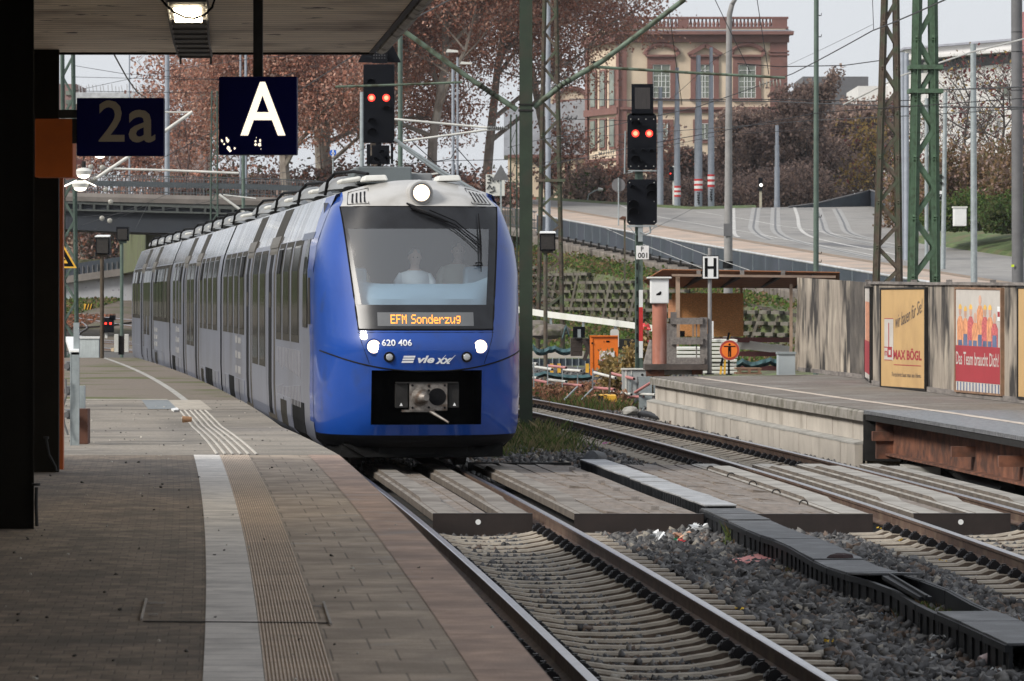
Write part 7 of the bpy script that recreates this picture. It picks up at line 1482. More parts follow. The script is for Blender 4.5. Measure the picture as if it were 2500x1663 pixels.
# flank, receding to the left
XL = X_(1437); YL = Y+9
def fl(u, z, o=0): return (lerp(X_(1512), XL, u)-o*.6, lerp(Y+.01, YL, u)-o, z)      # point on the flank, u 0..1
def fbox(q, u0, u1, z0, z1, o=.25): q.hexa([fl(u0, z0, o), fl(u0, z0, -.2), fl(u1, z0, -.2), fl(u1, z0, o), fl(u0, z1, o), fl(u0, z1, -.2), fl(u1, z1, -.2), fl(u1, z1, o)]); return q
b = MB(); b.plan([fl(0, 0)[:2], fl(1, 0)[:2], (XL, YL+15), (X_(1512), Y+15)], ZG, Z_(70)); b.build('flank_wall', m_plaster, t)
b = MB()
pb(b, 1880, 104, 1922, 490, .35, .4); pb(MB(), 1510, 104, 1530, 490, .35, .4).build('corner_pilaster', m_sand, t)
for y0, y1, e_ in ((124,128,4),(132,136,4),(262,275,2)): pb(b, 1880-e_, y0, 1922+e_, y1, .5, .6)
b.build('corner_pilaster', m_sand, t)
b = MB(); pb(b, 1508, 83, 1926, 104, .6, 1); pb(b, 1500, 78, 1936, 86, 1.4, 2); pb(b, 1508, 262, 1922, 268, .5, .6); pb(b, 1512, 268, 1918, 276, .25, .4); pb(b, 1508, 385, 1922, 392, .4, .5); fbox(b, -.02, 1.05, Z_(104), Z_(80), 1.0); fbox(b, 0, 1.04, Z_(278), Z_(262), .5); fbox(b, 0, 1.03, Z_(392), Z_(385), .3); b.build('cornice', m_sand, t)
b = MB(); b.hexa([(X_(1500), Y-1.4, Z_(79)), (X_(1938), Y-1.4, Z_(79)), (X_(1938), Y+20, Z_(79)), (X_(1437), Y+20, Z_(79)), (X_(1512), Y+1, Z_(68)), (X_(1920), Y+1, Z_(68)), (X_(1920), Y+19, Z_(68)), (X_(1450), Y+19, Z_(68))]); b.build('roof', m_slate, t)
bal = MB()
for a, c in ((1560,1655),(1682,1757),(1786,1885)):
    n = int((c-a)/9)
    for i in range(n):
        x = a+(i+.5)*(c-a)/n; cc = (X_(x), Y+.3, Z_(68)); bal = MB(); bal.lathe(cc, [(.12, 0), (.17, .25), (.20, .45), (.10, .8), (.09, .95), (.15, 1.05), (.12, 1.15)], 8); bal.build('baluster', m_sand, t)
for i in range(8): p = fl(.1+i*.11, Z_(68)); bal = MB(); bal.lathe((p[0], p[1]+.5, p[2]), [(.12, 0), (.20, .45), (.09, .9), (.13, 1.15)], 8); bal.build('baluster', m_sand, t)
b = MB(); pb(b, 1512, 41, 1925, 46, .05, .8); pb(b, 1512, 65, 1925, 70, .05, .8)
for a, c in ((1530,1560),(1655,1682),(1757,1786),(1885,1922)): pb(b, a, 43, c, 68, 0, .7)
fbox(b, 0, 1, Z_(46), Z_(41), 0); fbox(b, 0, 1, Z_(70), Z_(66), 0); b.build('roof_parapet', m_sand, t)
for k, (cx_, kind) in enumerate(((1616,'arch'),(1722,'tri'),(1825,'arch'))):
    b = MB()
    for a, c in ((cx_-36,cx_-23),(cx_+20,cx_+33)): pb(b, a, 158, c, 239.8, .2, .3)
    pb(b, cx_-36, 138, cx_+33, 158, .2, .3); pb(b, cx_-40, 134, cx_+38, 139, .5, .6); pb(b, cx_-38, 240, cx_+36, 246, .35, .4)
    if kind == 'arch':
        pts = [W(cx_+40*math.cos(a), 134-25*math.sin(a), Y-.25) for a in np.linspace(math.pi, 0, 14)]; b.tube(pts, .28, 6)
    else: b.bar(W(cx_-42, 134, Y-.25), W(cx_, 110, Y-.25), .5, .45); b.bar(W(cx_, 110, Y-.25), W(cx_+40, 134, Y-.25), .5, .45)
    fr = b.build('window_surround', m_sand, t)
    b = MB(); pb(b, cx_-22, 158, cx_+20, 240, .05, .1); wn_ = b.build('window', m_pane, fr)
    b = MB(); 
    for i in range(3): x = cx_-22+i*14+7*(i > 0)*0; pb(b, cx_-22+i*20.5, 158, cx_-20.5+i*20.5, 240, .12, .08)
    for i in range(7): pb(b, cx_-22, 158+i*13.5, cx_+20, 159+i*13.5, .12, .08)
    pb(b, cx_-8.5, 182, cx_-7, 240, .12, .06); pb(b, cx_+8.5, 182, cx_+10, 240, .12, .06)
    b.build('glazing_bar', m_white, fr)
    b = MB(); pb(b, cx_-30, 292, cx_+28, 350, .2, .3); fr = b.build('lower_window_surround', m_sand, t); b = MB(); pb(b, cx_-16, 302, cx_+14, 340, .28, .1); b.build('window', m_pane, fr); b = MB()
    for i in range(3): pb(b, cx_-16+i*14, 302, cx_-14.5+i*14, 340, .35, .08)
    for i in range(4): pb(b, cx_-16, 302+i*12.5, cx_+14, 303+i*12.5, .35, .08)
    b.build('glazing_bar', m_white, fr); b = MB(); pb(b, cx_-24, 410, cx_+22, 490, .2, .3); b.build('ground_window_surround', m_sand, t)
for i, (u0, u1) in enumerate(((.12,.26),(.42,.56),(.72,.86))):
    for y0, y1 in ((170,258),(290,360),(415,490)):
        b = MB(); fbox(b, u0-.035, u1+.035, Z_(y1+3), Z_(y0-5), .2); fr = b.build('flank_window_surround', m_sand, t); b = MB(); fbox(b, u0, u1, Z_(y1-3), Z_(y0), .3); b.build('flank_window', m_pane, fr)
b = MB(); fbox(b, .95, 1.02, ZG, Z_(80), .35); fbox(b, -.03, .05, ZG, Z_(80), .35); b.build('flank_pilaster', m_sand, t)
# low wing
t = thing('palace_wing', 'low palace wing with a grey slate roof left of the pavilion', 'building', (GX(1370, 500), 500, ZG)); Y = 492
b = MB(); b.rng(X_(1240), X_(1440), Y, Y+14, ZG, GZ(378, Y)); b.build('wing_wall', m_plaster, t)
b = MB(); b.hexa([(X_(1230), Y-.6, GZ(380, Y)), (GX(1434, Y), Y-.6, GZ(378, Y)), (GX(1434, Y), Y+15, GZ(378, Y)), (X_(1230), Y+15, GZ(380, Y)), (GX(1230, Y), Y+6, GZ(262, Y)), (GX(1437, Y), Y+6, GZ(236, Y)), (GX(1437, Y), Y+8, GZ(236, Y)), (GX(1230, Y), Y+8, GZ(262, Y))]); b.build('wing_roof', m_slate, t)
b = MB(); b.rng(GX(1240, Y), GX(1436, Y), Y-.7, Y, GZ(386, Y), GZ(378, Y)); b.build('wing_cornice', m_sand, t)
for x in (1325, 1352, 1379, 1405, 1428): b = MB(); b.rng(GX(x, Y), GX(x+11, Y), Y-.2, Y+.1, GZ(460, Y), GZ(400, Y)); b.build('wing_window_surround', m_sand, t)
b = MB(); b.hexa([(GX(1398, Y), Y+2, GZ(338, Y)), (GX(1412, Y), Y+2, GZ(338, Y)), (GX(1412, Y), Y+5, GZ(330, Y)), (GX(1398, Y), Y+5, GZ(330, Y)), (GX(1398, Y), Y+2, GZ(322, Y)), (GX(1412, Y), Y+2, GZ(322, Y)), (GX(1420, Y), Y+5, GZ(308, Y)), (GX(1404, Y), Y+5, GZ(308, Y))]); b.build('dormer', m_slate, t)
Y = 520; t = thing('palace_gable', 'distant cream gable with a red arch left of the palace', 'building', (GX(1395, Y), Y, ZG)); b = MB(); b.rng(GX(1345, Y), GX(1434, Y), Y, Y+8, ZG, GZ(232, Y)); b.build('gable_wall', m_plaster, t); b = MB(); b.tube([W(1395+38*math.cos(a), 240-24*math.sin(a), Y-.2) for a in np.linspace(math.pi, 0, 14)], .35, 6); b.rng(GX(1350, Y), GX(1436, Y), Y-.4, Y, GZ(252, Y), GZ(244, Y)); b.build('gable_arch', m_sand, t)
b = MB(); b.prism([(GX(1357, Y), GZ(244, Y))]+[(GX(1395-38*math.cos(a), Y), GZ(242-22*math.sin(a), Y)) for a in np.linspace(0, math.pi, 12)]+[(GX(1433, Y), GZ(244, Y))], Y-.1, Y+1); b.build('gable_top', m_plaster, t)
# white modern building
Y = 420; mwb = mat('white render', (.62,.61,.60), .7, var=.05, scale=.3)
t = thing('white_building', 'white modern building with balconies behind the trees at upper right', 'building', (GX(2360, Y), Y, 8))
def sl(a, c, ya, yc, h, dy, m, name):
    b = MB(); b.hexa([(GX(a, Y), Y-dy, GZ(ya+h, Y)), (GX(c, Y), Y-dy-6, GZ(yc+h, Y)), (GX(c, Y), Y+12, GZ(yc+h, Y)), (GX(a, Y), Y+12, GZ(ya+h, Y)), (GX(a, Y), Y-dy, GZ(ya, Y)), (GX(c, Y), Y-dy-6, GZ(yc, Y)), (GX(c, Y), Y+12, GZ(yc, Y)), (GX(a, Y), Y+12, GZ(ya, Y))]); return b.build(name, m, t)
sl(2202, 2560, 118, 96, 5, 1.5, mat('grey roof edge', (.30,.31,.36), .6), 'roof_edge'); sl(2208, 2560, 123, 101, 20, 1, mwb, 'attic'); sl(2215, 2560, 143, 122, 6, 2.5, mwb, 'cornice'); sl(2215, 2560, 149, 128, 36, -.5, mat('shaded glazing', (.06,.07,.08), .2, var=.4, scale=.5), 'glazing'); sl(2190, 2560, 186, 150, 330, .5, mwb, 'wall')
b = MB()
for x in range(2290, 2520, 12): b.bar(W(x, 178-(x-2290)*.1, Y-2), W(x, 166-(x-2290)*.1, Y-2), .05)
for d in (0, 4, 8, 12): b.bar(W(2280, 180-d, Y-2), W(2520, 156-d, Y-2.2), .06)
b.build('balcony_railing', m_galv, t)
for x, y in ((2220,150),(2255,152),(2435,200),(2450,205),(2412,270)): b = MB(); b.pbox(x, y, x+9, y+26, Y-5, .2); b.build('window', m_pane, t)
Y = 450; b = MB(); b.rng(GX(1960, Y), GX(2120, Y), Y, Y+15, 8, GZ(187, Y)); b.build('dark_building', mat('dark slate building', (.12,.12,.13), .7, var=.1), label='dark flat roofed building behind the brown trees', cat='building')
Y = 430; b = MB(); b.rng(GX(2095, Y), GX(2175, Y), Y, Y+15, 8, GZ(210, Y)); b.build('white_house', mwb, label='pale house wall between the brown trees and the dark lattice mast', cat='building')
b = MB(); b.cyl((GX(2498, 400), 400, 8), (GX(2498, 400), 400, GZ(30, 400)), .35); b.build('chimney', m_redp, label='slim reddish chimney at the top right edge', cat='chimney')
# houses behind the bridge at left
Y = 420; t = thing('brick_house', 'reddish brown house with blue doors seen under the bridge', 'house', (GX(260, Y), Y, 2)); b = MB(); b.rng(GX(150, Y), GX(345, Y), Y, Y+12, 1, GZ(555, Y)); b.build('house_wall', overlay(mat('house render', (.34,.24,.18), .8, var=.1, scale=.3), (.22,.14,.12), .3, .5, .6), t)
for a, c, y0, y1, m in ((196,208,590,625,m_pane),(212,224,588,622,m_sand),(262,284,605,630,mat('blue door', (.04,.08,.20), .5)),(225,232,570,580,m_pane),(306,312,585,640,m_offwhite)): b = MB(); b.pbox(a, y0, c, y1, Y-.1, .15); b.build('opening', m, t)
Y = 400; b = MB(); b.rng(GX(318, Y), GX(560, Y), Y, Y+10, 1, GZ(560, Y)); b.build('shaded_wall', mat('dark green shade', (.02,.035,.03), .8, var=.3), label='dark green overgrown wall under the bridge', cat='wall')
Y = 440; t = thing('far_house', 'reddish tower house behind the left lattice mast', 'house', (GX(165, Y), Y, 7)); b = MB(); b.rng(GX(130, Y), GX(186, Y), Y, Y+10, 6, GZ(205, Y)); b.build('house_wall', mat('dusky red wall', (.24,.15,.14), .8, var=.15), t)
for i in range(4): b = MB(); b.pbox(160, 222+i*22, 180, 232+i*22, Y-.2, .3); b.build('window', m_pane, t)
Y = 460; t = thing('far_house', 'low house with a slate roof between the two platform signs', 'house', (GX(440, Y), Y, 7)); b = MB(); b.rng(GX(405, Y), GX(500, Y), Y, Y+10, 6, GZ(322, Y)); b.build('house_wall', mat('dusky wall', (.28,.21,.2), .8, var=.15), t); b = MB(); b.prism([(GX(400, Y), GZ(323, Y)), (GX(505, Y), GZ(323, Y)), (GX(490, Y), GZ(300, Y)), (GX(412, Y), GZ(300, Y))], Y-.5, Y+10); b.build('roof', m_slate, t)
b = MB()
for i in range(26): b.bar(W(185+i*9, 240, 440), W(181+i*9+random.uniform(-3, 3), 207+random.uniform(-3, 5), 440), .09)
b.bar(W(180, 240, 440), W(420, 240, 440), .3, 1.2); b.build('spike_fence', mat('hazy grey metal', (.45,.46,.48), .7), label='row of thin leaning rods on the skyline behind the 2a sign', cat='fence')
# ---------------------------------------------------------------- trees
def tree(name, label, base, h, r0, seed, crown, nb=(9, 7, 6), leafn=0, lsize=.3, lmats=None, lprob=None, bark=None, trunk=.25, wid=.45, droop=0, twigr=.02, group=None, clump=.5, lean=0):
    rnd = random.Random(seed); t = thing(name, label, 'tree', base, 0, group); b = MB(); tips = []
    def branch(p, d, L, r, lev):
        n = 4 if lev < 2 else 3; pts = [p]; rs = [r]
        for i in range(n):
            d = (d+Vector((rnd.uniform(-1, 1), rnd.uniform(-1, 1), rnd.uniform(-.6, .9)-droop*lev))*(.16 if lev == 0 else .30)).normalized(); p = p+d*(L/n); pts.append(p); rs.append(max(twigr*.6, r*(1-(i+1)/n*.72)))
        b.tube(pts, rs, 7 if lev == 0 else (5 if lev == 1 else 3), cap=False)
        if lev >= len(nb): tips.extend(pts[1:]); return
        if lev >= 2: tips.extend(pts[2:])
        k = nb[lev]
        for i in range(k):
            f = lerp(trunk, 1, (i+.6)/k) if lev == 0 else lerp(.25, 1, (i+.6)/k); j = min(n-1, int(f*n)); q = pts[j].lerp(pts[j+1], f*n-j) if j+1 <= n else pts[-1]
            az = rnd.uniform(0, 6.283); up = rnd.uniform(.15, .9) if lev == 0 else rnd.uniform(-.2, .8); dd = Vector((math.cos(az), math.sin(az), up)).normalized(); dd = (dd+d*(.25 if lev == 0 else .55)).normalized()
            branch(q, dd, L*(wid*(1.25-.6*f) if lev == 0 else rnd.uniform(.42, .66)), max(twigr, r*(.5 if lev == 0 else .5)*(1-.35*f)), lev+1)
    branch(Vector(base), Vector((lean, 0, 1)), h, r0, 0); b.build('trunk', bark or m_bark, t)
    if leafn:
        rg = np.random.default_rng(seed); T = np.array([tuple(q) for q in tips]); idx = rg.integers(0, len(T), leafn); P = T[idx]+np.clip(rg.normal(0, clump, (leafn, 3)), -1.5*clump, 1.5*clump)*[1, 1, .9]; P[:, 2] -= abs(rg.normal(0, clump*.5, leafn))*droop*3
        P = P[P[:, 2] > base[2]+h*.08]; leafobj('crown', P, lsize, lmats, seed, lprob, parent=t)
    return t
m_bark = overlay(mat('plane bark', (.20,.17,.145), .9, var=.2, scale=1.5), (.30,.27,.23), 1.2, .5, .65); m_bark2 = mat('dark bark', (.065,.055,.05), .9, var=.2)
BL = [lmat('rust leaf', (.46,.22,.155)), lmat('dark rust leaf', (.30,.155,.12)), lmat('pale tan leaf', (.60,.37,.28)), lmat('grey brown leaf', (.36,.26,.225))]
DL = [lmat('brown seed', (.31,.22,.185)), lmat('dark seed', (.18,.135,.12)), lmat('tan seed', (.42,.30,.24))]
for k, (px, Y, h, sd_, ln, lab) in enumerate(((705, 292, 13.5, 3, 20000, 'brown leaved plane tree behind the letter A sign'), (815, 300, 21, 14, 30000, 'brown leaved plane tree with twin pale trunks behind the signal above the train'), (1050, 296, 22, 5, 34000, 'tall brown leaved plane tree just left of the big green mast'),
        (1180, 312, 23, 26, 30000, 'brown leaved plane tree directly behind the big green mast'), (1345, 330, 25, 7, 26000, 'brown leaved plane tree overhanging the left end of the palace'), (930, 325, 22, 8, 26000, 'brown leaved plane tree farther back above the train roof'), (780, 322, 16, 29, 22000, 'brown leaved plane tree farther back between the A sign and the signal'))):
    tree('plane_tree', lab, (GX(px, Y), Y, 7.6), h, .42, sd_, 0, nb=(11, 8, 6), leafn=int(ln*3.5), lsize=.175, lmats=BL, lprob=(.38,.2,.24,.18), trunk=.22 if px != 1345 else .5, wid=.46 if px != 1345 else .36, clump=1.0, group='brown leaved plane trees behind the bridge')
for k, (px, Y, h, sd_, lab) in enumerate(((1690, 345, 5.2, 31, 'dark brown seed laden tree in front of the lower palace windows'), (1850, 350, 7.8, 32, 'dark brown seed laden tree right behind the cream traffic light'), (1955, 342, 9.0, 33, 'dark brown seed laden tree behind the plain green pole'), (2065, 352, 8.8, 34, 'dark brown seed laden tree left of the dark lattice mast'), (1775, 360, 6.2, 35, 'dark brown seed laden tree behind the grey lamp pole'), (1905, 338, 6.5, 36, 'lower brown seed laden tree behind the shorter stepped pole'))):
    tree('brown_tree', lab, (GX(px, Y), Y, 7.6), h, .24, sd_, 0, nb=(11, 7, 5), leafn=19000, lsize=.25, lmats=DL, lprob=(.45,.35,.2), bark=m_bark2, trunk=.14, wid=.44, clump=.38, group='brown seed laden trees beside the palace')
for k, (px, Y, h, sd_, ln, lab) in enumerate(((2345, 260, 8.2, 41, 400, 'bare dark tree behind the light galvanised pole'), (2440, 270, 8.8, 42, 500, 'bare dark tree with a few red leaves near the right edge'), (2250, 290, 7, 43, 300, 'bare tree behind the green lattice mast'), (2150, 310, 6, 44, 1500, 'sparse tree with yellowing leaves behind the dark lattice mast'), (2520, 255, 8.6, 45, 400, 'bare dark tree at the right edge'))):
    tree('bare_tree', lab, (GX(px, Y), Y, 6.5 if Y < 300 else 7.6), h, .17, sd_, 0, nb=(11, 7, 5), leafn=ln, lsize=.2, lmats=[lmat('red leaf', (.16,.05,.05)), lmat('ochre leaf', (.32,.22,.08))], lprob=(.7,.3) if sd_ != 44 else (.1,.9), bark=m_bark2, trunk=.12, wid=.42, twigr=.018, group='bare trees at the right')
for k, (px, Y, h, sd_, lab) in enumerate(((1385, 330, 6.5, 51, 'small bare tree in front of the palace wing'), (1560, 325, 6, 52, 'small bare tree between the signal and the banded poles'), (1420, 335, 4, 53, 'bare shrub in front of the palace wing'), (440, 330, 11, 54, 'bare reddish tree between the platform signs'), (520, 335, 12, 55, 'bare reddish tree left of the A sign'), (340, 348, 8, 56, 'low bare tree behind the 2a sign'), (255, 350, 8.5, 57, 'low bare tree above the bridge at the far left'))):
    tree('small_tree', lab, (GX(px, Y), Y, 7.4 if px > 300 else 5.2), h, .13, sd_, 0, nb=(10, 7, 5), leafn=1500 if px > 600 else 5200, lsize=.22, lmats=BL, lprob=(.3,.4,.1,.2), bark=m_bark2 if px > 600 else mat('reddish bark', (.17,.11,.10), .9), trunk=.1, wid=.5, twigr=.02, group='small bare trees')
def bush(name, label, c, rad, n, size, mats, seed, prob=None, cat='bush', stems=True, **kw):
    rg = np.random.default_rng(seed); t = thing(name, label, cat, (c[0], c[1], c[2])); k = max(6, n//220); C = np.stack([rg.uniform(-1, 1, k), rg.uniform(-1, 1, k), rg.uniform(.1, 1, k)], 1); C /= np.maximum(1, np.linalg.norm(C, axis=1))[:, None]
    P = C[rg.integers(0, k, n)]+rg.normal(0, .16, (n, 3)); P[:, 2] = abs(P[:, 2]); P = P*np.array(rad)+np.array(c); leafobj('foliage', P, size, mats, seed, prob, parent=t)
    b = MB()
    for q in C[:24]: b.tube([Vector(c), Vector(c)+Vector((q[0]*rad[0]*.5, q[1]*rad[1]*.5, q[2]*rad[2]*.6)), Vector(c)+Vector((q[0]*rad[0], q[1]*rad[1], q[2]*rad[2]))], [.03, .02, .008], 4)
    b.build('stems', m_bark2, t); return t
bush('shrub', 'dense brown shrubs at the far edge of the road in front of the palace wing', (GX(1480, 326), 326, 8.6), (3.4, 2, 3.2), 9000, .2, DL+[g_leaf[1]], 61, (.4,.3,.2,.1)); bush('shrub', 'brown shrubs behind the signal on the green post', (GX(1580, 322), 322, 8.6), (2.6, 2, 2.4), 5000, .2, DL, 62)
for k, (px, Yq, rx, rz, zz, lab) in enumerate(((1700,330,3.5,3.0,8.0,'brown shrubs beneath the banded poles'),(1800,333,3.5,3.4,8,'brown shrubs behind the crest right of the grey lamp pole'),(1930,330,4,4.0,8,'dark brown shrubs behind the crest at the plain green pole'),(2060,345,4,5.0,8,'dark brown shrubs above the curved parapet'))):
    bush('shrub', lab, (GX(px, Yq), Yq, zz), (rx, 2, rz), 6500, .22, DL, 70+k, (.4,.4,.2))
bush('hedge', 'green ivy hedge beside the white cabinet on the right verge', (GX(2385, 214), 214, 5.6), (2.6, 2, 1.9), 8000, .15, [g_leaf[1], g_leaf[0], lmat('olive leaf', (.10,.10,.04))], 81, (.5,.25,.25)); bush('hedge', 'dark green hedge at the right edge of the verge', (GX(2480, 208), 208, 5.4), (1.8, 2, 1.5), 5000, .15, [g_leaf[1], lmat('olive dark leaf', (.07,.08,.03))], 82)
for k, (px, Yq, rx, rz, lab) in enumerate(((2330,236,2.2,4.2,'ochre brown bush behind the traffic light pole'),(2430,240,3,4.6,'ochre brown thicket behind the green hedge'),(2500,232,2.4,4.0,'ochre brown thicket at the right edge'),(2255,250,2.2,3.6,'ochre brown bush behind the green lattice mast'))):
    bush('thicket', lab, (GX(px, Yq), Yq, 6.2), (rx, 2, rz), 7500, .17, [lmat('ochre twig', (.20,.13,.07)), DL[0], lmat('olive twig', (.13,.11,.05))], 90+k, (.45,.35,.2))
for k, (px, Yq, rx, rz) in enumerate(((235, 352, 4, 4.4), (420, 300, 5, 3.4), (560, 300, 5, 3.6), (700, 300, 5, 3.8), (840, 296, 5, 3.6), (960, 296, 5, 3.6), (1080, 296, 5, 3.6), (1170, 292, 3, 3.0))):
    bush('undergrowth', ['grey brown undergrowth behind the bridge railing at the far left', 'reddish undergrowth behind the bridge below the 2a sign', 'reddish undergrowth behind the bridge below the A sign', 'reddish undergrowth behind the bridge right of the A sign', 'brown undergrowth around the twin pale trunks', 'brown undergrowth behind the red signal over the train', 'brown undergrowth behind the twin lamp poles', 'brown undergrowth beside the graffiti box'][k], (GX(px, Yq), Yq, 7.3 if px > 300 else 5.1), (rx, 2, rz), 6000, .24, [lmat('mauve twig', (.20,.14,.125)), BL[0], BL[3], lmat('dull green', (.11,.12,.07))], 110+k, (.45,.2,.25,.1))
Y = 210; t = thing('roadside_cabinet', 'white roadside cabinet in front of the green ivy hedge', 'cabinet', W(2343, 555, Y)); b = MB(); b.pbox(2329, 507, 2360, 552, Y, .6); b.build('cabinet_body', m_white, t, bevel=.02); b = MB(); b.pbox(2327, 504, 2362, 508, Y-.03, .66); b.build('lid', m_offwhite, t)
Y = 215; b = MB(); b.pbox(2415, 517, 2450, 562, Y, .8); b.build('green_container', mat('dark green container', (.02,.07,.06), .6), label='dark green waste container behind the ivy hedge', cat='container', bevel=.03)
Y = 190; b = MB(); 
m_pale = mat('pale trunk', (.34,.30,.26), .9, var=.2)
# ---------------------------------------------------------------- yard between the signal and the right platform
def gbase(Y): return -.25
m_tarp = mat('blue green tarp', (.04,.095,.105), .6, var=.25, scale=3)
def tarp(label, pts, Y, hgt=14, m=m_tarp):
    b = MB(); rows = []
    for i, (x, y) in enumerate(pts):
        for k in range(4):
            if i == len(pts)-1 and k: break
            x2, y2 = (pts[i+1] if i+1 < len(pts) else (x, y)); f = k/4; xx = lerp(x, x2, f); yy = lerp(y, y2, f)+1.5*math.sin(f*3.14); rows.append([(GX(xx, Y), Y+.05*math.sin(xx*.35), GZ(yy, Y)), (GX(xx, Y), Y-.10+.06*math.sin(xx*.3), GZ(yy+hgt*.5, Y)), (GX(xx, Y), Y-.02, GZ(yy+hgt, Y))])
    b.grid(rows); return b.build('tarpaulin', m, label=label, cat='tarpaulin', smooth=True, solid=.01)
tarp('blue green tarp draped behind the thin brown signal post', [(1301,838),(1310,850),(1325,852),(1340,846),(1355,843),(1375,852),(1395,848)], 118, 16)
tarp('blue green tarp hanging beside the rusty lattice mast foot', [(1372,822),(1378,800),(1382,790),(1390,815)], 125, 14); tarp('green tarp strip behind the red and white tube fence', [(1301,912),(1330,905),(1370,913),(1410,915),(1446,912)], 106, 14)
tarp('blue green tarp behind the pallet on the right platform', [(1798,882),(1812,874),(1835,884),(1860,878),(1880,872),(1900,878)], 97, 18)
Y = 128; t = thing('low_wall', 'low pale concrete wall over dark fence panels behind the tube fence', 'wall', W(1360, 900, Y)); b = MB(); b.pbox(1290, 858, 1425, 874, Y, .3); b.build('concrete_band', m_wallconc, t); b = MB(); b.pbox(1290, 876, 1440, 893, Y-.05, .05); b.build('dark_panels', m_par, t); b = MB()
for x in range(1300, 1440, 16): b.pbox(x, 873, x+2, 895, Y-.1, .05)
b.build('panel_post', m_galv, t)
# guard rail
t = thing('guard_rail', 'long white plank guard rail in front of the embankment', 'guard rail', W(1450, 800, 135)); b = MB(); q = [(1262,748,19,150),(1330,759,18,145),(1400,768,18,140),(1480,778,18,134),(1560,789,18,128),(1625,798,19,124)]
for (x0, y0, h0, Ya), (x1, y1, h1, Yb) in zip(q, q[1:]): b.hexa([W(x0, y0+h0*.85, Ya), W(x1, y1+h1*.85, Yb), tuple(Vector(W(x1, y1+h1*.85, Yb))+Vector((0, .06, 0))), tuple(Vector(W(x0, y0+h0*.85, Ya))+Vector((0, .06, 0))), W(x0, y0, Ya), W(x1, y1, Yb), tuple(Vector(W(x1, y1, Yb))+Vector((0, .06, 0))), tuple(Vector(W(x0, y0, Ya))+Vector((0, .06, 0)))])
m_plank = overlay(mat('white plank', (.72,.73,.68), .6, var=.05), (.60,.62,.50), 1, .5, .8); b.build('plank', m_plank, t)
for x, y, Yq in ((1345,768,144.5),(1424,778,138.5),(1502,788,133)): b = MB(); b.pbox(x-3, y-4, x+3, y+45, Yq+.1, .12); b.build('post', m_galv, t)
t = thing('guard_rail', 'white plank guard rail piece behind the round orange sign', 'guard rail', W(1860, 850, 104)); b = MB(); q = [(1760,832,20,104),(1830,832,22,103),(1880,840,20,102),(1935,846,13,101)]
for (x0, y0, h0, Ya), (x1, y1, h1, Yb) in zip(q, q[1:]): b.hexa([W(x0, y0+h0, Ya), W(x1, y1+h1, Yb), tuple(Vector(W(x1, y1+h1, Yb))+Vector((0, .06, 0))), tuple(Vector(W(x0, y0+h0, Ya))+Vector((0, .06, 0))), W(x0, y0, Ya), W(x1, y1, Yb), tuple(Vector(W(x1, y1, Yb))+Vector((0, .06, 0))), tuple(Vector(W(x0, y0, Ya))+Vector((0, .06, 0)))])
b.build('plank', m_plank, t)
# timber block, black box, orange door
Y = 114; b = MB()
for i in range(4): b.pbox(1394, 826+i*11, 1422, 836.5+i*11, Y, 1.0)
b.bar(W(1424, 828, Y), W(1446, 872, Y), .18, .1); b.bar(W(1441, 840, Y), W(1426, 880, Y), .1, .1); b.bar(W(1422, 832, Y+.5), W(1445, 832, Y+.5), .9, .12); b.build('timber_stack', mat('dark timber', (.05,.038,.032), .9, var=.3, scale=5), label='stack of dark timber beams left of the orange panel', cat='timber'); b = MB(); b.pbox(1430, 828, 1600, 852, Y+1.2, .3); b.build('dark_beam', m_dark, label='long dark beam running behind the orange panel and the bush', cat='beam')
t = thing('black_box', 'small black box with a pale plate on top of the dark timber stack', 'box', W(1413, 825, Y)); b = MB(); b.pbox(1399, 798, 1428, 825, Y-.1, .4); b.build('box_body', m_black, t); b = MB(); b.pbox(1410, 804, 1418, 824, Y-.12, .015); b.build('plate', m_galv, t)
Y = 105; t = thing('orange_panel_door', 'bright orange metal door panel with a company logo sticker behind the bush', 'door panel', W(1475, 915, Y)); b = MB(); b.prism([(GX(1441, Y), GZ(903, Y)), (GX(1509, Y), GZ(910, Y)), (GX(1509, Y), GZ(819, Y)), (GX(1440, Y), GZ(821, Y))], Y, Y+.05); b.prism([(GX(1441, Y), GZ(916, Y)), (GX(1448, Y), GZ(918, Y)), (GX(1447, Y), GZ(822, Y)), (GX(1440, Y), GZ(821, Y))], Y-.02, Y); b.pbox(1440, 819, 1509, 822, Y-.05, .06); b.build('panel_sheet', m_orange, t)
b = MB(); b.pbox(1464, 857, 1500, 893, Y-.025, .01); b.build('sticker', m_white, t); b = MB(); b.pbox(1478, 861, 1480, 882, Y-.03, .004); b.pbox(1470, 877, 1500, 879, Y-.03, .004); b.pbox(1488, 862, 1490, 877, Y-.03, .004); b.pbox(1466, 862, 1467, 884, Y-.03, .004); b.pbox(1470, 879, 1473, 883, Y-.03, .004); b.pbox(1475, 879, 1478, 883, Y-.03, .004); b.build('sticker_logo', m_pr, t)
ptext('sticker_text', 'MAX', 1467, 885.5, 1480, 890, Y-.03, m_pr, t, bold=.02); b = MB(); b.pbox(1444, 836, 1448, 840, Y-.03, .03); b.pbox(1474, 832, 1475, 836, Y-.01, .01); b.pbox(1480, 832, 1488, 836, Y-.01, .01); b.build('lock', m_ink, t)
t = thing('folding_chair', 'pale rounded backrest poking up behind the orange panel', 'chair', W(1500, 850, 108)); b = MB(); rrect(b, 1490, 804, 1511, 850, 108, .05, 4); b.build('backrest', m_offwhite, t)
t = thing('person', 'person with a red helmet bending down behind the signal post', 'person', W(1575, 850, 111))
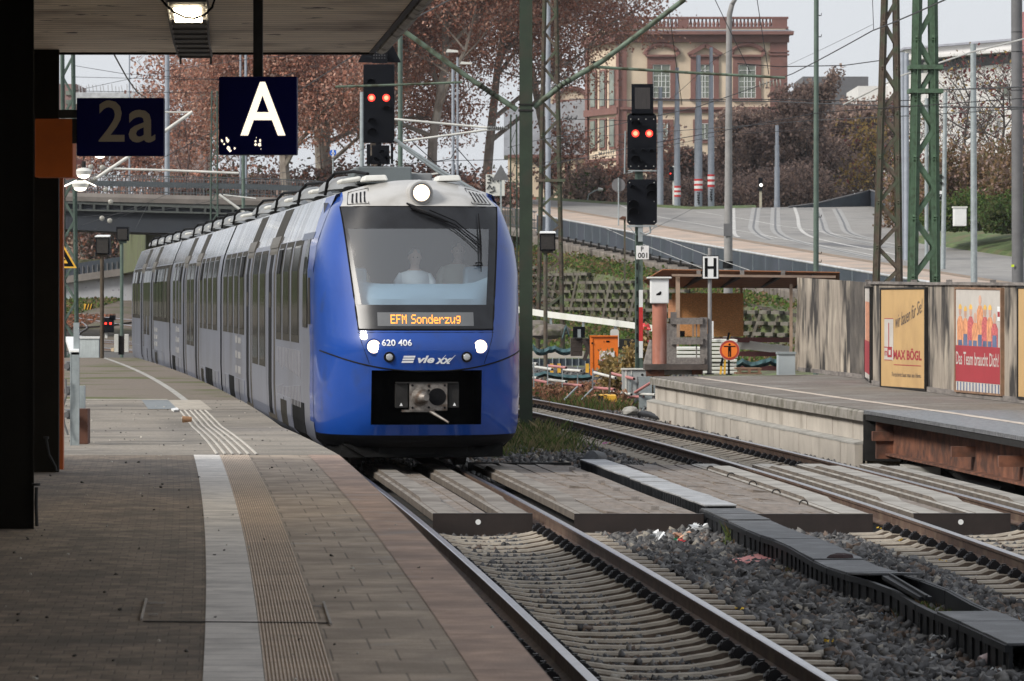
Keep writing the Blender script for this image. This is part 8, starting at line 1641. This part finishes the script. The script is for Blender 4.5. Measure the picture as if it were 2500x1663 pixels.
Y = 111; b = MB(); c = Vector(W(1576, 800, Y)); b.lathe((c.x, c.y, c.z-.02), [(.125, -.03), (.13, .0), (.125, .05), (.10, .11), (.05, .14), (.01, .15)], 16); b.tube([c+Vector((.05, -.1, -.02)), c+Vector((.13, -.16, -.05))], [.05, .03], 8); b.build('helmet', m_red, t, smooth=True)
b = MB(); b.lathe((c.x, c.y, c.z-.25), [(.05, -.03), (.065, .02), (.085, .08), (.095, .14), (.09, .2)], 16); b.k = 1; b.tube([c+Vector((0, .02, -.25)), c+Vector((0, .05, -.32)), c+Vector((0, .06, -.7)), c+Vector((.0, .06, -.95))], [.06, .2, .19, .17], 14); b.tube([c+Vector((.16, .05, -.36)), c+Vector((.22, -.05, -.55)), c+Vector((.2, -.25, -.62))], [.06, .05, .035], 8); b.tube([c+Vector((-.16, .05, -.36)), c+Vector((-.2, -.05, -.6)), c+Vector((-.1, -.25, -.68))], [.06, .05, .035], 8); b.k = 0
for i in range(5): b.tube([c+Vector((.19+i*.012, -.25, -.62)), c+Vector((.185+i*.012, -.33, -.64))], [.009, .007], 5); b.tube([c+Vector((-.1+i*.012, -.25, -.68)), c+Vector((-.1+i*.012, -.33, -.70))], [.009, .007], 5)
b.k = 2; b.tube([c+Vector((-.08, .06, -.9)), c+Vector((-.09, -.05, -1.35)), c+Vector((-.09, .08, -1.85))], [.1, .075, .05], 10); b.tube([c+Vector((.08, .06, -.9)), c+Vector((.09, -.05, -1.35)), c+Vector((.09, .08, -1.85))], [.1, .075, .05], 10)
b.build('body', [m_skin, mat('red work jacket', (.5,.05,.05), .8), mat('dark trousers', (.03,.03,.04), .8)], t, smooth=True)
# rubble and boulders left
random.seed(77)
def bould(px, py, Y, r, label): 
    p = W(px, py, Y); b = MB(); vs = []
    for h in ((.5, 0), (1, .25), (.95, .6), (.6, .9), (.25, 1)):
        for k in range(10): a = 6.283*k/10; j = random.uniform(.85, 1.15); vs.append((p[0]+r*1.3*h[0]*j*math.cos(a), p[1]+r*h[0]*j*math.sin(a), p[2]+r*1.1*h[1]))
    b.add(vs, [(i*10+k, i*10+(k+1) % 10, (i+1)*10+(k+1) % 10, (i+1)*10+k) for i in range(4) for k in range(10)]+[tuple(range(40, 50))]); b.build('boulder', overlay(mat('mossy rubble', (.16,.14,.12), .95, var=.3, scale=4, bump=.6), (.09,.09,.05), 3, .5, .65), label=label, cat='boulder')
bould(1335, 828, 135, .42, 'grey brown boulder at the foot of the rusty lattice mast'); bould(1310, 815, 138, .40, 'boulder against the left leg of the rusty lattice mast'); bould(1360, 820, 140, .35, 'boulder against the right leg of the rusty lattice mast')
b = MB(); 
for i in range(16): a = W(1300+random.uniform(0, 40), 745-random.uniform(0, 60), 190); b.tube([a, tuple(Vector(a)+Vector((random.uniform(-.6, .6), 0, random.uniform(-.5, .5))))], .04, 5)
b.build('branch_heap', m_bark2, label='heap of dead branches behind the rusty lattice mast', cat='branches')
# red and white tube fence
Y = 100; t = thing('tube_fence', 'low fence of red and white plastic tubes on thin steel posts beside the right track', 'fence', W(1430, 960, Y))
def ptube(pts, r, m, name, Ys=None):
    b = MB(); q = [W(x, y, Yq) for x, y, Yq in pts]; b.tube(q, r, 12); o = b.build(name, m, t, smooth=True); d = (Vector(q[-1])-Vector(q[0])).normalized(); b = MB(); b.tube([Vector(q[-1])+d*.001, Vector(q[-1])+d*.004], r*.8, 10); b.build('tube_end', m_ink, o)
for pts, r, m in (([(1303,888,104),(1311,889,103.6)],.035,m_offwhite), ([(1304,896,104),(1348,902,101)],.035,m_offwhite), ([(1340,893,104),(1382,898,101)],.033,m_redp), ([(1376,903,103),(1419,906,101)],.035,m_offwhite), ([(1451,910,102),(1503,923,99)],.035,m_offwhite), ([(1494,912,101),(1548,925,98)],.035,m_redp), ([(1525,932,100),(1573,929,99)],.034,m_offwhite),
        ([(1303,922,104),(1311,923,103.5)],.034,m_offwhite), ([(1304,928,104),(1337,934,102)],.034,m_redp), ([(1338,927,104),(1382,932,101)],.034,m_offwhite), ([(1376,938,103),(1422,942,100)],.034,m_redp), ([(1451,947,102),(1500,951,99)],.036,m_redp), ([(1490,957,101),(1541,963,98)],.034,m_offwhite), ([(1523,971,99),(1573,968,98)],.034,m_redp), ([(1595,931,96),(1551,958,98)],.034,m_redp), ([(1560,962,98),(1600,964,96)],.03,m_offwhite), ([(1432,986,101),(1455,989,100)],.05,m_white), ([(1489,988,100),(1520,992,99)],.04,m_white)):
    ptube([(x, y, Yq) for x, y, Yq in pts], r, m, 'fence_tube')
for x, y0, y1 in ((1303,885,945),(1337,890,940),(1373,893,945),(1410,893,945),(1447,900,950)):
    b = MB(); b.pbox(x-1.5, y0, x+1.5, y1, Y+1.5, .03); b.build('fence_post', m_galv, t)
for a, c in (((1410,944),(1378,976)), ((1446,950),(1416,980)), ((1536,972),(1504,998)), ((1554,976),(1520,1002)), ((1583,985),(1568,1002))): b = MB(); b.bar(W(a[0], a[1], Y), W(c[0], c[1], Y-3), .03); b.build('fence_brace', m_galv, t)
for x, x2, y0, y1, m in ((1490,1487,910,962,m_rust),(1540,1536,915,975,m_galv),(1558,1554,920,978,m_dgrey),(1597,1599,928,965,m_galv)): b = MB(); b.bar(W(x, y0, Y-1), W(x2, y1, Y-1), .05); b.build('fence_post', m, t)
for x in (1343, 1361, 1430): b = MB(); b.pbox(x, 888, x+8, 910, 112, .2); b.build('yellow_block', m_yellow, label={1343:'yellow block behind the second fence post from the left',1361:'second yellow block behind the tube fence',1430:'yellow block just left of the orange panel'}[x], cat='block')
Y = 97; t = thing('yellow_unit', 'yellow track equipment unit beside the right track', 'equipment', W(1483, 990, Y)); b = MB(); b.hexa([W(1459, 983, Y), W(1507, 983, Y), W(1505, 979, Y+.5), W(1463, 979, Y+.5), W(1461, 964, Y), W(1505, 966, Y), W(1503, 963, Y+.45), W(1465, 962, Y+.45)]); b.build('housing', m_yellow, t, bevel=.015); b = MB(); b.pbox(1460, 965, 1466, 979, Y-.02, .03); b.pbox(1468, 966, 1473, 978, Y-.02, .03); b.build('handle', m_dark, t); b = MB()
for x in (1464, 1470, 1476, 1483, 1489, 1494): b.pbox(x, 982, x+3.5, 994, Y+.05, .1)
b.pbox(1460, 981, 1507, 984, Y, .4); b.build('base', m_dark, t)
Y = 99; t = thing('grey_cabinet', 'grey equipment cabinet at the foot of the green signal post', 'cabinet', W(1548, 980, Y)); b = MB(); b.pbox(1519, 902, 1577, 978, Y, .5); b.build('cabinet_body', overlay(mat('cabinet grey', (.36,.38,.38), .6), (.27,.29,.29), 2, .5, .7), t, bevel=.01); b = MB(); b.pbox(1517, 900, 1579, 903, Y-.04, .58); b.pbox(1526, 903, 1530, 976, Y-.012, .02); b.pbox(1540, 903, 1543, 976, Y-.012, .02); b.build('door_frame', m_offwhite, t); b = MB(); disc(b, 1568, 915, 3, Y, .01); disc(b, 1582-6, 958, 2, Y, .01); b.build('lock', m_ink, t)
b = MB(); b.pbox(1560, 920, 1592, 1003, 98, .3); b.build('grey_plate', m_galv, label='grey plate standing at the end of the right platform wall', cat='plate')
YB_ = [lmat('yellow brown leaf', (.34,.24,.09)), lmat('olive brown leaf', (.19,.15,.06)), lmat('pale tan leaf', (.44,.33,.18))]
bush('bush', 'yellow brown leafy bush around the green signal post', (GX(1540, 103.5), 103.5, .0), (.75, .8, 1.15), 2600, .10, YB_, 201, (.4,.3,.3)); bush('bush', 'smaller yellow brown bush between the orange panel and the terracotta pipe', (GX(1500, 102), 102, -.2), (.5, .6, .95), 1700, .10, YB_, 202, (.4,.3,.3)); bush('bush', 'sprig of yellow brown leaves right of the green signal post', (GX(1580, 104), 104, .3), (.3, .4, 1.1), 800, .09, YB_, 203)
rg = np.random.default_rng(55); n = 12000; Yv = rg.uniform(97, 113, n); Xv = np.array([GX(p, y) for p, y in zip(rg.uniform(1296, 1530, n), Yv)]); keep = Xv > C2(Yv)+1.9; P = np.stack([Xv, Yv, -.22+abs(rg.normal(0, .12, n))+.12*np.sin(Xv*3)**2], 1)[keep]
leafobj('dry_leaf_cover', P, .09, [lmat('russet leaf', (.30,.15,.09)), lmat('dark russet leaf', (.14,.08,.05)), lmat('pale russet leaf', (.42,.25,.16)), g_leaf[1]], 56, (.4,.3,.2,.1), label='low cover of dry russet leaves behind the tube fence', cat='leaf cover', kind='stuff')
# grass tufts
def blades(name, label, areas, m, seed, kind='stuff', cat='grass'):
    rg = np.random.default_rng(seed); V = []; 
    for cx_, cy_, sx, sy, n, h, z in areas:
        x = rg.normal(cx_, sx, n); y = rg.normal(cy_, sy, n); hh = h*rg.uniform(.4, 1.2, n); a = rg.uniform(0, 6.283, n); l = rg.normal(0, .35, (n, 2))*hh[:, None]; w = .006+.004*rg.random(n)
        dx, dy = np.cos(a)*w, np.sin(a)*w; zz = np.full(n, z)
        V.append(np.stack([np.stack([x-dx, y-dy, zz], 1), np.stack([x+dx, y+dy, zz], 1), np.stack([x+dx*.6+l[:, 0]*.5, y+dy*.6+l[:, 1]*.5, zz+hh*.65], 1), np.stack([x+l[:, 0], y+l[:, 1], zz+hh], 1)], 1))
    V = np.concatenate(V); n = len(V); return npmesh(name, V.reshape(-1, 3), np.arange(4*n).reshape(n, 4), m, rg.choice(len(m), n), label=label, cat=cat, kind=kind)
GM = [lmat('grass blade', (.13,.17,.05)), lmat('dry blade', (.27,.22,.12)), lmat('dark blade', (.06,.09,.03))]
def gp(px, py, z=-.22): return G(px, py, z)
A = []
for px, py, sx, sy, n, h in ((1250,1095,.3,1.0,900,.2),(1290,1088,.35,1.2,1500,.25),(1330,1092,.3,1.0,1000,.2),(1360,1100,.3,1,700,.16),(1215,1112,.3,.6,600,.18),(1420,1068,.15,.6,300,.15),(1530,1085,.12,.5,260,.16),(1300,1062,.3,1,700,.3)): p = gp(px, py); A.append((p[0], p[1], sx, sy, n, h, -.24))
blades('grass', 'tall dry grass growing beside the train at the foot of the big green mast', A, GM, 301)
A = []
for px, py, sx, sy, n, h in ((1800,1330,.06,.2,200,.22),(1690,1367,.05,.1,60,.05),(2300,1525,.15,.25,700,.12),(2270,1500,.12,.25,300,.12),(2170,1460,.1,.3,260,.1),(1925,1400,.05,.1,60,.06),(1430,998,.4,1.0,1500,.3),(1475,1000,.3,.8,900,.25),(1720,1385,.03,.06,40,.05)): p = gp(px, py); A.append((p[0], p[1], sx, sy, n, h, -.22))
blades('weeds', 'small green weeds between the ballast stones and along the trough', A, [GM[0], GM[2], lmat('brown blade', (.20,.12,.07))], 302, cat='weeds')
# ---------------------------------------------------------------- things on the right platform
Y = 93; m_terra = overlay(mat('terracotta pipe', (.38,.15,.10), .6, var=.12, scale=2), (.50,.30,.26), 1.5, .5, .75, stretch=(3,3,.6))
b = MB(); b.cyl((GX(1611, Y), Y+.2, GZ(889, Y)), (GX(1611, Y), Y+.2, GZ(735, Y)), 18*Y/F, n=24); b.build('terracotta_pipe', m_terra, label='upright terracotta coloured pipe at the end of the right platform', cat='pipe', smooth=True)
t = thing('white_box', 'white lidded box with a dark hole on top of the terracotta pipe', 'box', W(1610, 742, Y)); b = MB(); b.pbox(1588, 681, 1633, 741, Y-.02, .42); b.build('box_body', m_white, t, bevel=.02); b = MB(); b.pbox(1580, 676, 1640, 681, Y-.08, .55); b.build('lid', m_offwhite, t, bevel=.02); b = MB(); b.prism([(GX(x, Y), GZ(y, Y)) for x, y in ((1602,718),(1609,714),(1612,711),(1615,713),(1614,719),(1610,721),(1602,721))], Y-.026, Y-.022); b.build('hole', m_ink, t)
t = thing('timber_platform', 'dark timber slab on red beams at the end of the right platform', 'timber base', W(1640, 905, Y)); b = MB(); b.pbox(1574, 890, 1728, 903, Y-.1, 1.2); b.build('slab', mat('dark old timber', (.075,.06,.052), .9, var=.3, scale=4), t); b = MB(); b.pbox(1578, 903, 1622, 918, Y+.0, .3); b.pbox(1690, 903, 1716, 915, Y+.1, .3); b.build('red_beam', m_rustred, t); b = MB(); b.pbox(1612, 904, 1690, 915, Y+.3, .5); b.build('concrete_pad', m_conc, t)
t = thing('pallet_fence', 'grey wooden pallet like frame standing beside the terracotta pipe', 'wooden frame', W(1680, 890, Y)); 
for r_q, nm in (((1637,762,1652,889),'upright'),((1709,775,1722,890),'upright'),((1720,775,1727,900),'upright'),((1628,790,1638,888),'upright'),((1637,776,1716,792),'board'),((1637,824,1716,841),'board'),((1637,873,1720,889),'board'),((1699,790,1702,874),'thin_post')): b = MB(); b.pbox(*r_q, Y-.06+random.uniform(0, .03) if nm == 'board' else Y+random.uniform(0, .02), .05); b.build(nm, m_wood, t)
b = MB(); b.hexa([W(1570, 888, Y+1), W(1590, 888, Y+.6), W(1594, 888, Y+.6), W(1574, 888, Y+1), W(1585, 830, Y+1), W(1590, 830, Y+.6), W(1594, 830, Y+.6), W(1589, 830, Y+1)]); b.build('side_board', m_wood, t)
Y = 93; t = thing('stop_board', 'white board with a black letter H on a grey post on the right platform', 'sign', W(1733, 915, Y)); b = MB(); b.pbox(1714, 624, 1755, 682, Y, .03); b.build('black_frame', m_ink, t); b = MB(); b.pbox(1716, 626, 1753.5, 680, Y-.006, .006); b.build('white_field', m_white, t); b = MB(); b.pbox(1720.5, 630, 1727.5, 676, Y-.012, .005); b.pbox(1742, 630, 1749, 676, Y-.012, .005); b.pbox(1727.5, 650, 1742, 656.5, Y-.0115, .005); b.build('letter_h', m_ink, t)
b = MB(); b.tube([(GX(1732.5, Y), Y+.1, ZQ), (GX(1732.5, Y), Y+.1, GZ(816, Y)), (GX(1733.5, Y), Y+.1, GZ(815, Y)), (GX(1733.5, Y), Y+.1, GZ(605, Y))], [.052, .052, .044, .042], 14); b.build('post', m_grey, t, smooth=True); b = MB(); b.cyl((GX(1732.5, Y), Y+.1, ZQ), (GX(1732.5, Y), Y+.1, ZQ+.03), .1); b.build('post_foot', m_ink, t)
Y = 92.5; t = thing('prohibition_sign', 'round orange sign with red rim and a black figure with spread arms', 'sign', W(1781, 912, Y)); c = W(1781, 855, Y)
for r, o, m, nm in ((25, 0, m_offwhite, 'rim_edge'), (24, .006, mat('dark red rim', (.42,.05,.03), .5), 'red_rim'), (19, .012, m_orange, 'orange_field')): b = MB(); b.lathe((c[0], Y-o, c[2]), [(r*Y/F, 0), (r*Y/F, .004)], 32, 'y'); b.build(nm, m, t)
b = MB(); disc(b, 1781, 841, 2.6, Y, .016); b.pbox(1767, 844.5, 1795.5, 847, Y-.018, .003); b.pbox(1777.5, 846, 1784.5, 858, Y-.0185, .003); b.pbox(1777.5, 858, 1780.3, 871, Y-.018, .003); b.pbox(1781.7, 858, 1784.5, 871, Y-.018, .003); b.build('figure_symbol', m_ink, t)
b = MB(); b.pbox(1777, 875, 1782, 915, Y+.02, .04); b.cyl(W(1779.5, 915.5, Y), W(1779.5, 913, Y), .07); b.build('black_post', m_ink, t)
for a, c, lab in (((1759,914),(1762,886),0),((1769,914),(1770,876),1)): b = MB(); b.bar(W(a[0], a[1], Y+.1), W(c[0], c[1], Y+.1), .045); b.build('yellow_post', m_yellow, t)
b = MB(); b.bar(W(1760, 893, Y+.09), W(1765, 873, Y+.09), .05); b.bar(W(1776, 832, Y+.1), W(1780, 812, Y+.1), .045); b.build('black_tape', m_ink, t); b = MB(); b.bar(W(1776, 834, Y+.12), W(1782, 818, Y+.12), .045); b.build('yellow_top', m_yellow, t)
Y = 95; t = thing('service_cabinet', 'pale grey service cabinet at the left end of the hoarding', 'cabinet', W(1920, 917, Y)); b = MB(); b.pbox(1900, 864, 1942, 917, Y, .6); b.build('cabinet_body', mat('pale cabinet', (.42,.47,.49), .55, var=.05), t, bevel=.01); b = MB(); b.pbox(1898, 860, 1944, 865, Y-.03, .66); b.build('lid', m_galv, t)
for k in range(9):
    Y = 97; b = MB(); y = 829+k*9.6; x0 = 1652 if k > 1 else 1720; w = random.uniform(-2, 2); b.pbox(x0-14 if k > 2 else x0, y, 1800+w, y+6.6, Y+random.uniform(0, .1), 1.4); b.build('white_plank', m_plank, label='flat white plank lying in the stack behind the H sign post', cat='plank', group='white planks stacked behind the H sign', bevel=.01)
t = thing('wooden_pallet', 'low wooden pallet right of the white plank stack', 'pallet', W(1828, 915, 96)); 
for i, (y0, y1, nm) in enumerate(((899,902,'top_board'),(903,909,'block'),(910,914,'bottom_board'))): 
    b = MB()
    if nm == 'block':
        for x in (1803, 1826, 1850): b.pbox(x, y0-1, x+7, y1+1, 96, .1)
    else: b.pbox(1797, y0, 1860, y1, 96, .9)
    b.build(nm, m_woodb, t)
b = MB(); b.pbox(1819, 888, 1826, 893, 97, .1); b.build('yellow_brick', m_yellow, label='small yellow block on the pallet', cat='block')
# shelter
Y = 100; t = thing('timber_shelter', 'open timber shelter with a brown board roof behind the H sign', 'shelter', W(1790, 915, Y)); YBk = 105
b = MB(); 
def rp(px, py, Yq): return Vector(W(px, py, Yq))
fr = [rp(1620, 658, 99), rp(2050, 662, 99)]; bk = [rp(1588, 690, YBk), rp(2050, 697, YBk)]
b.add([rp(1570, 684, 101.5), rp(1618, 657, 99), rp(2050, 664, 99), rp(2050, 700, YBk), rp(1590, 700, YBk)], [(0, 1, 2, 3, 4)]); b.build('roof_boards', overlay(mat('brown roof board', (.33,.13,.05), .75, var=.2, scale=2), (.22,.085,.04), 3, .5, .7), t, solid=.02)
b = MB(); b.bar(rp(1640, 672, 98.9), rp(2040, 676, 98.9), .06, .055); b.build('fascia_board', m_woodb if False else overlay(mat('grey brown fascia', (.27,.19,.14), .8, var=.2), (.2,.15,.12), 3, .5, .7), t)
for x in (1706, 1812, 1912): b = MB(); b.pbox(x-5, 660, x+5, 672, 98.9, .1); b.build('rafter_end', m_wood, t)
for x in (1690, 1780, 1878, 1960): b = MB(); b.bar(rp(x+25, 675, 99.2), rp(x-18, 698, YBk-.2), .06, .09); b.build('rafter', m_dark, t)
b = MB(); b.bar(rp(1580, 699, YBk), rp(2040, 701, YBk), .06, .07); b.build('rear_beam', m_woodb, t)
for x0, x1, y0, y1, Yq in ((1650,1660,676,830,99),(1651,1657,830,870,99),(1928,1935,694,905,99.5),(1807,1813,695,720,YBk),(1690,1695,790,830,YBk-.6)): b = MB(); b.pbox(x0, y0, x1, y1, Yq, .09); b.build('post', mat('light timber', (.34,.24,.17), .8, var=.2, scale=4), t)
b = MB(); b.pbox(1640, 716, 1815, 822, YBk-.3, .02); b.build('rear_panel', m_osb, t); b = MB(); b.pbox(1631, 731, 1650, 776, YBk-.4, .02); b.build('bright_panel', mat('bright strand board', (.66,.32,.17), .7, var=.12, scale=20), t)
m_redt = overlay(mat('dark red timber', (.17,.06,.055), .7, var=.15), (.11,.045,.04), 2, .5, .7)
for k, (r_q, lab) in enumerate((((1738,824,1930,836),'dark red beam behind the round orange sign, upper one'),((1795,858,1930,870),'dark red beam behind the round orange sign, middle one'),((1800,893,1905,905),'dark red beam behind the wooden pallet, lowest one'))): b = MB(); b.pbox(*r_q, 103, .12); b.build('red_timber_beam', m_redt, label=lab, cat='beam')
b = MB(); b.pbox(1737, 784, 1742, 826, 97, .03); b.build('white_strip', m_white, label='narrow white strip just right of the H sign post', cat='strip'); b = MB(); b.pbox(1660, 808, 1672, 822, YBk-.5, .1); b.build('dark_box', m_ink, label='small dark box in front of the strand board panel', cat='box')
# thin brown arm post left of the signal
Y = 135; t = thing('brown_post', 'thin brown post with a flat brown cap left of the signal on the green post', 'post', W(1525, 640, Y)); b = MB(); b.pbox(1523, 536, 1527.5, 690, Y, .08); b.build('shaft', m_rust, t); b = MB(); b.prism([(GX(1511, Y), GZ(534, Y)), (GX(1519, Y), GZ(536, Y)), (GX(1528, Y), GZ(536, Y)), (GX(1528, Y), GZ(529, Y)), (GX(1519, Y), GZ(528, Y))], Y-.2, Y+.2); b.build('cap', m_rustred, t)
# unseen surroundings added left of the frame to darken train window reflections
b = MB(); b.rng(-44, -40, 20, 190, -.3, 4.5); b.build('unseen_wall', m_stained, label='added unseen stained wall far left, mirrored in the train windows', cat='wall'); b = MB(); b.rng(-70, -13, 14, 250, -.4, -.28); b.build('side_ground', m_ground, kind='structure')
P = [(-40+rg.normal(0, .4), y, abs(rg.normal(4.5, 3.2))) for y in rg.uniform(30, 236, 30000)]; leafobj('unseen_hedge', P, .6, [g_leaf[1], g_leaf[0], lmat('side brown leaf', (.12,.08,.05))], 400, label='added unseen hedge along the far left wall, mirrored in the train windows', cat='hedge', kind='stuff')

# pigeons on the wires
for x, y, Yq, lab in ((1383,287,160,'leftmost of the three pigeons on the wire behind the rusty lattice mast'),(1391,289,160,'middle one of the three pigeons on the wire behind the rusty lattice mast'),(1404,288,160,'rightmost of the three pigeons on the wire behind the rusty lattice mast')):
    c = Vector(W(x, y, Yq)); b = MB(); b.tube([c+Vector((-.12, .02, -.07)), c+Vector((-.05, 0, -.02)), c+Vector((.03, 0, .01)), c+Vector((.06, 0, .06)), c+Vector((.075, 0, .095)), c+Vector((.10, 0, .085))], [.01, .045, .055, .035, .026, .006], 8); b.tube([c+Vector((.01, 0, -.03)), c+Vector((.01, 0, -.08))], .006, 4); b.tube([c+Vector((.03, 0, -.03)), c+Vector((.03, 0, -.08))], .006, 4); b.build('pigeon', m_dgrey, label=lab, cat='pigeon', smooth=True)
b = MB(); b.tube([W(1340, 292, 160), W(1372, 290.5, 160), W(1420, 291.5, 160), W(1560, 296, 160)], .012, 5); b.build('overhead_wire', m_wire, label='thin wire with three pigeons behind the rusty lattice mast', cat='wire')
# ---------------------------------------------------------------- thin winter haze
m_haze = bpy.data.materials.new('haze'); m_haze.use_nodes = True; tt = m_haze.node_tree; tt.nodes.remove(tt.nodes['Principled BSDF']); pv = NN(tt, 'ShaderNodeVolumePrincipled'); pv.inputs['Color'].default_value = (.86,.88,.92,1); pv.inputs['Density'].default_value = .00011; pv.inputs['Anisotropy'].default_value = .2
tt.links.new(pv.outputs[0], tt.nodes['Material Output'].inputs['Volume'])
b = MB(); b.rng(-820, 820, -160, 1560, -2, 46); b.build('haze', m_haze, kind='stuff')
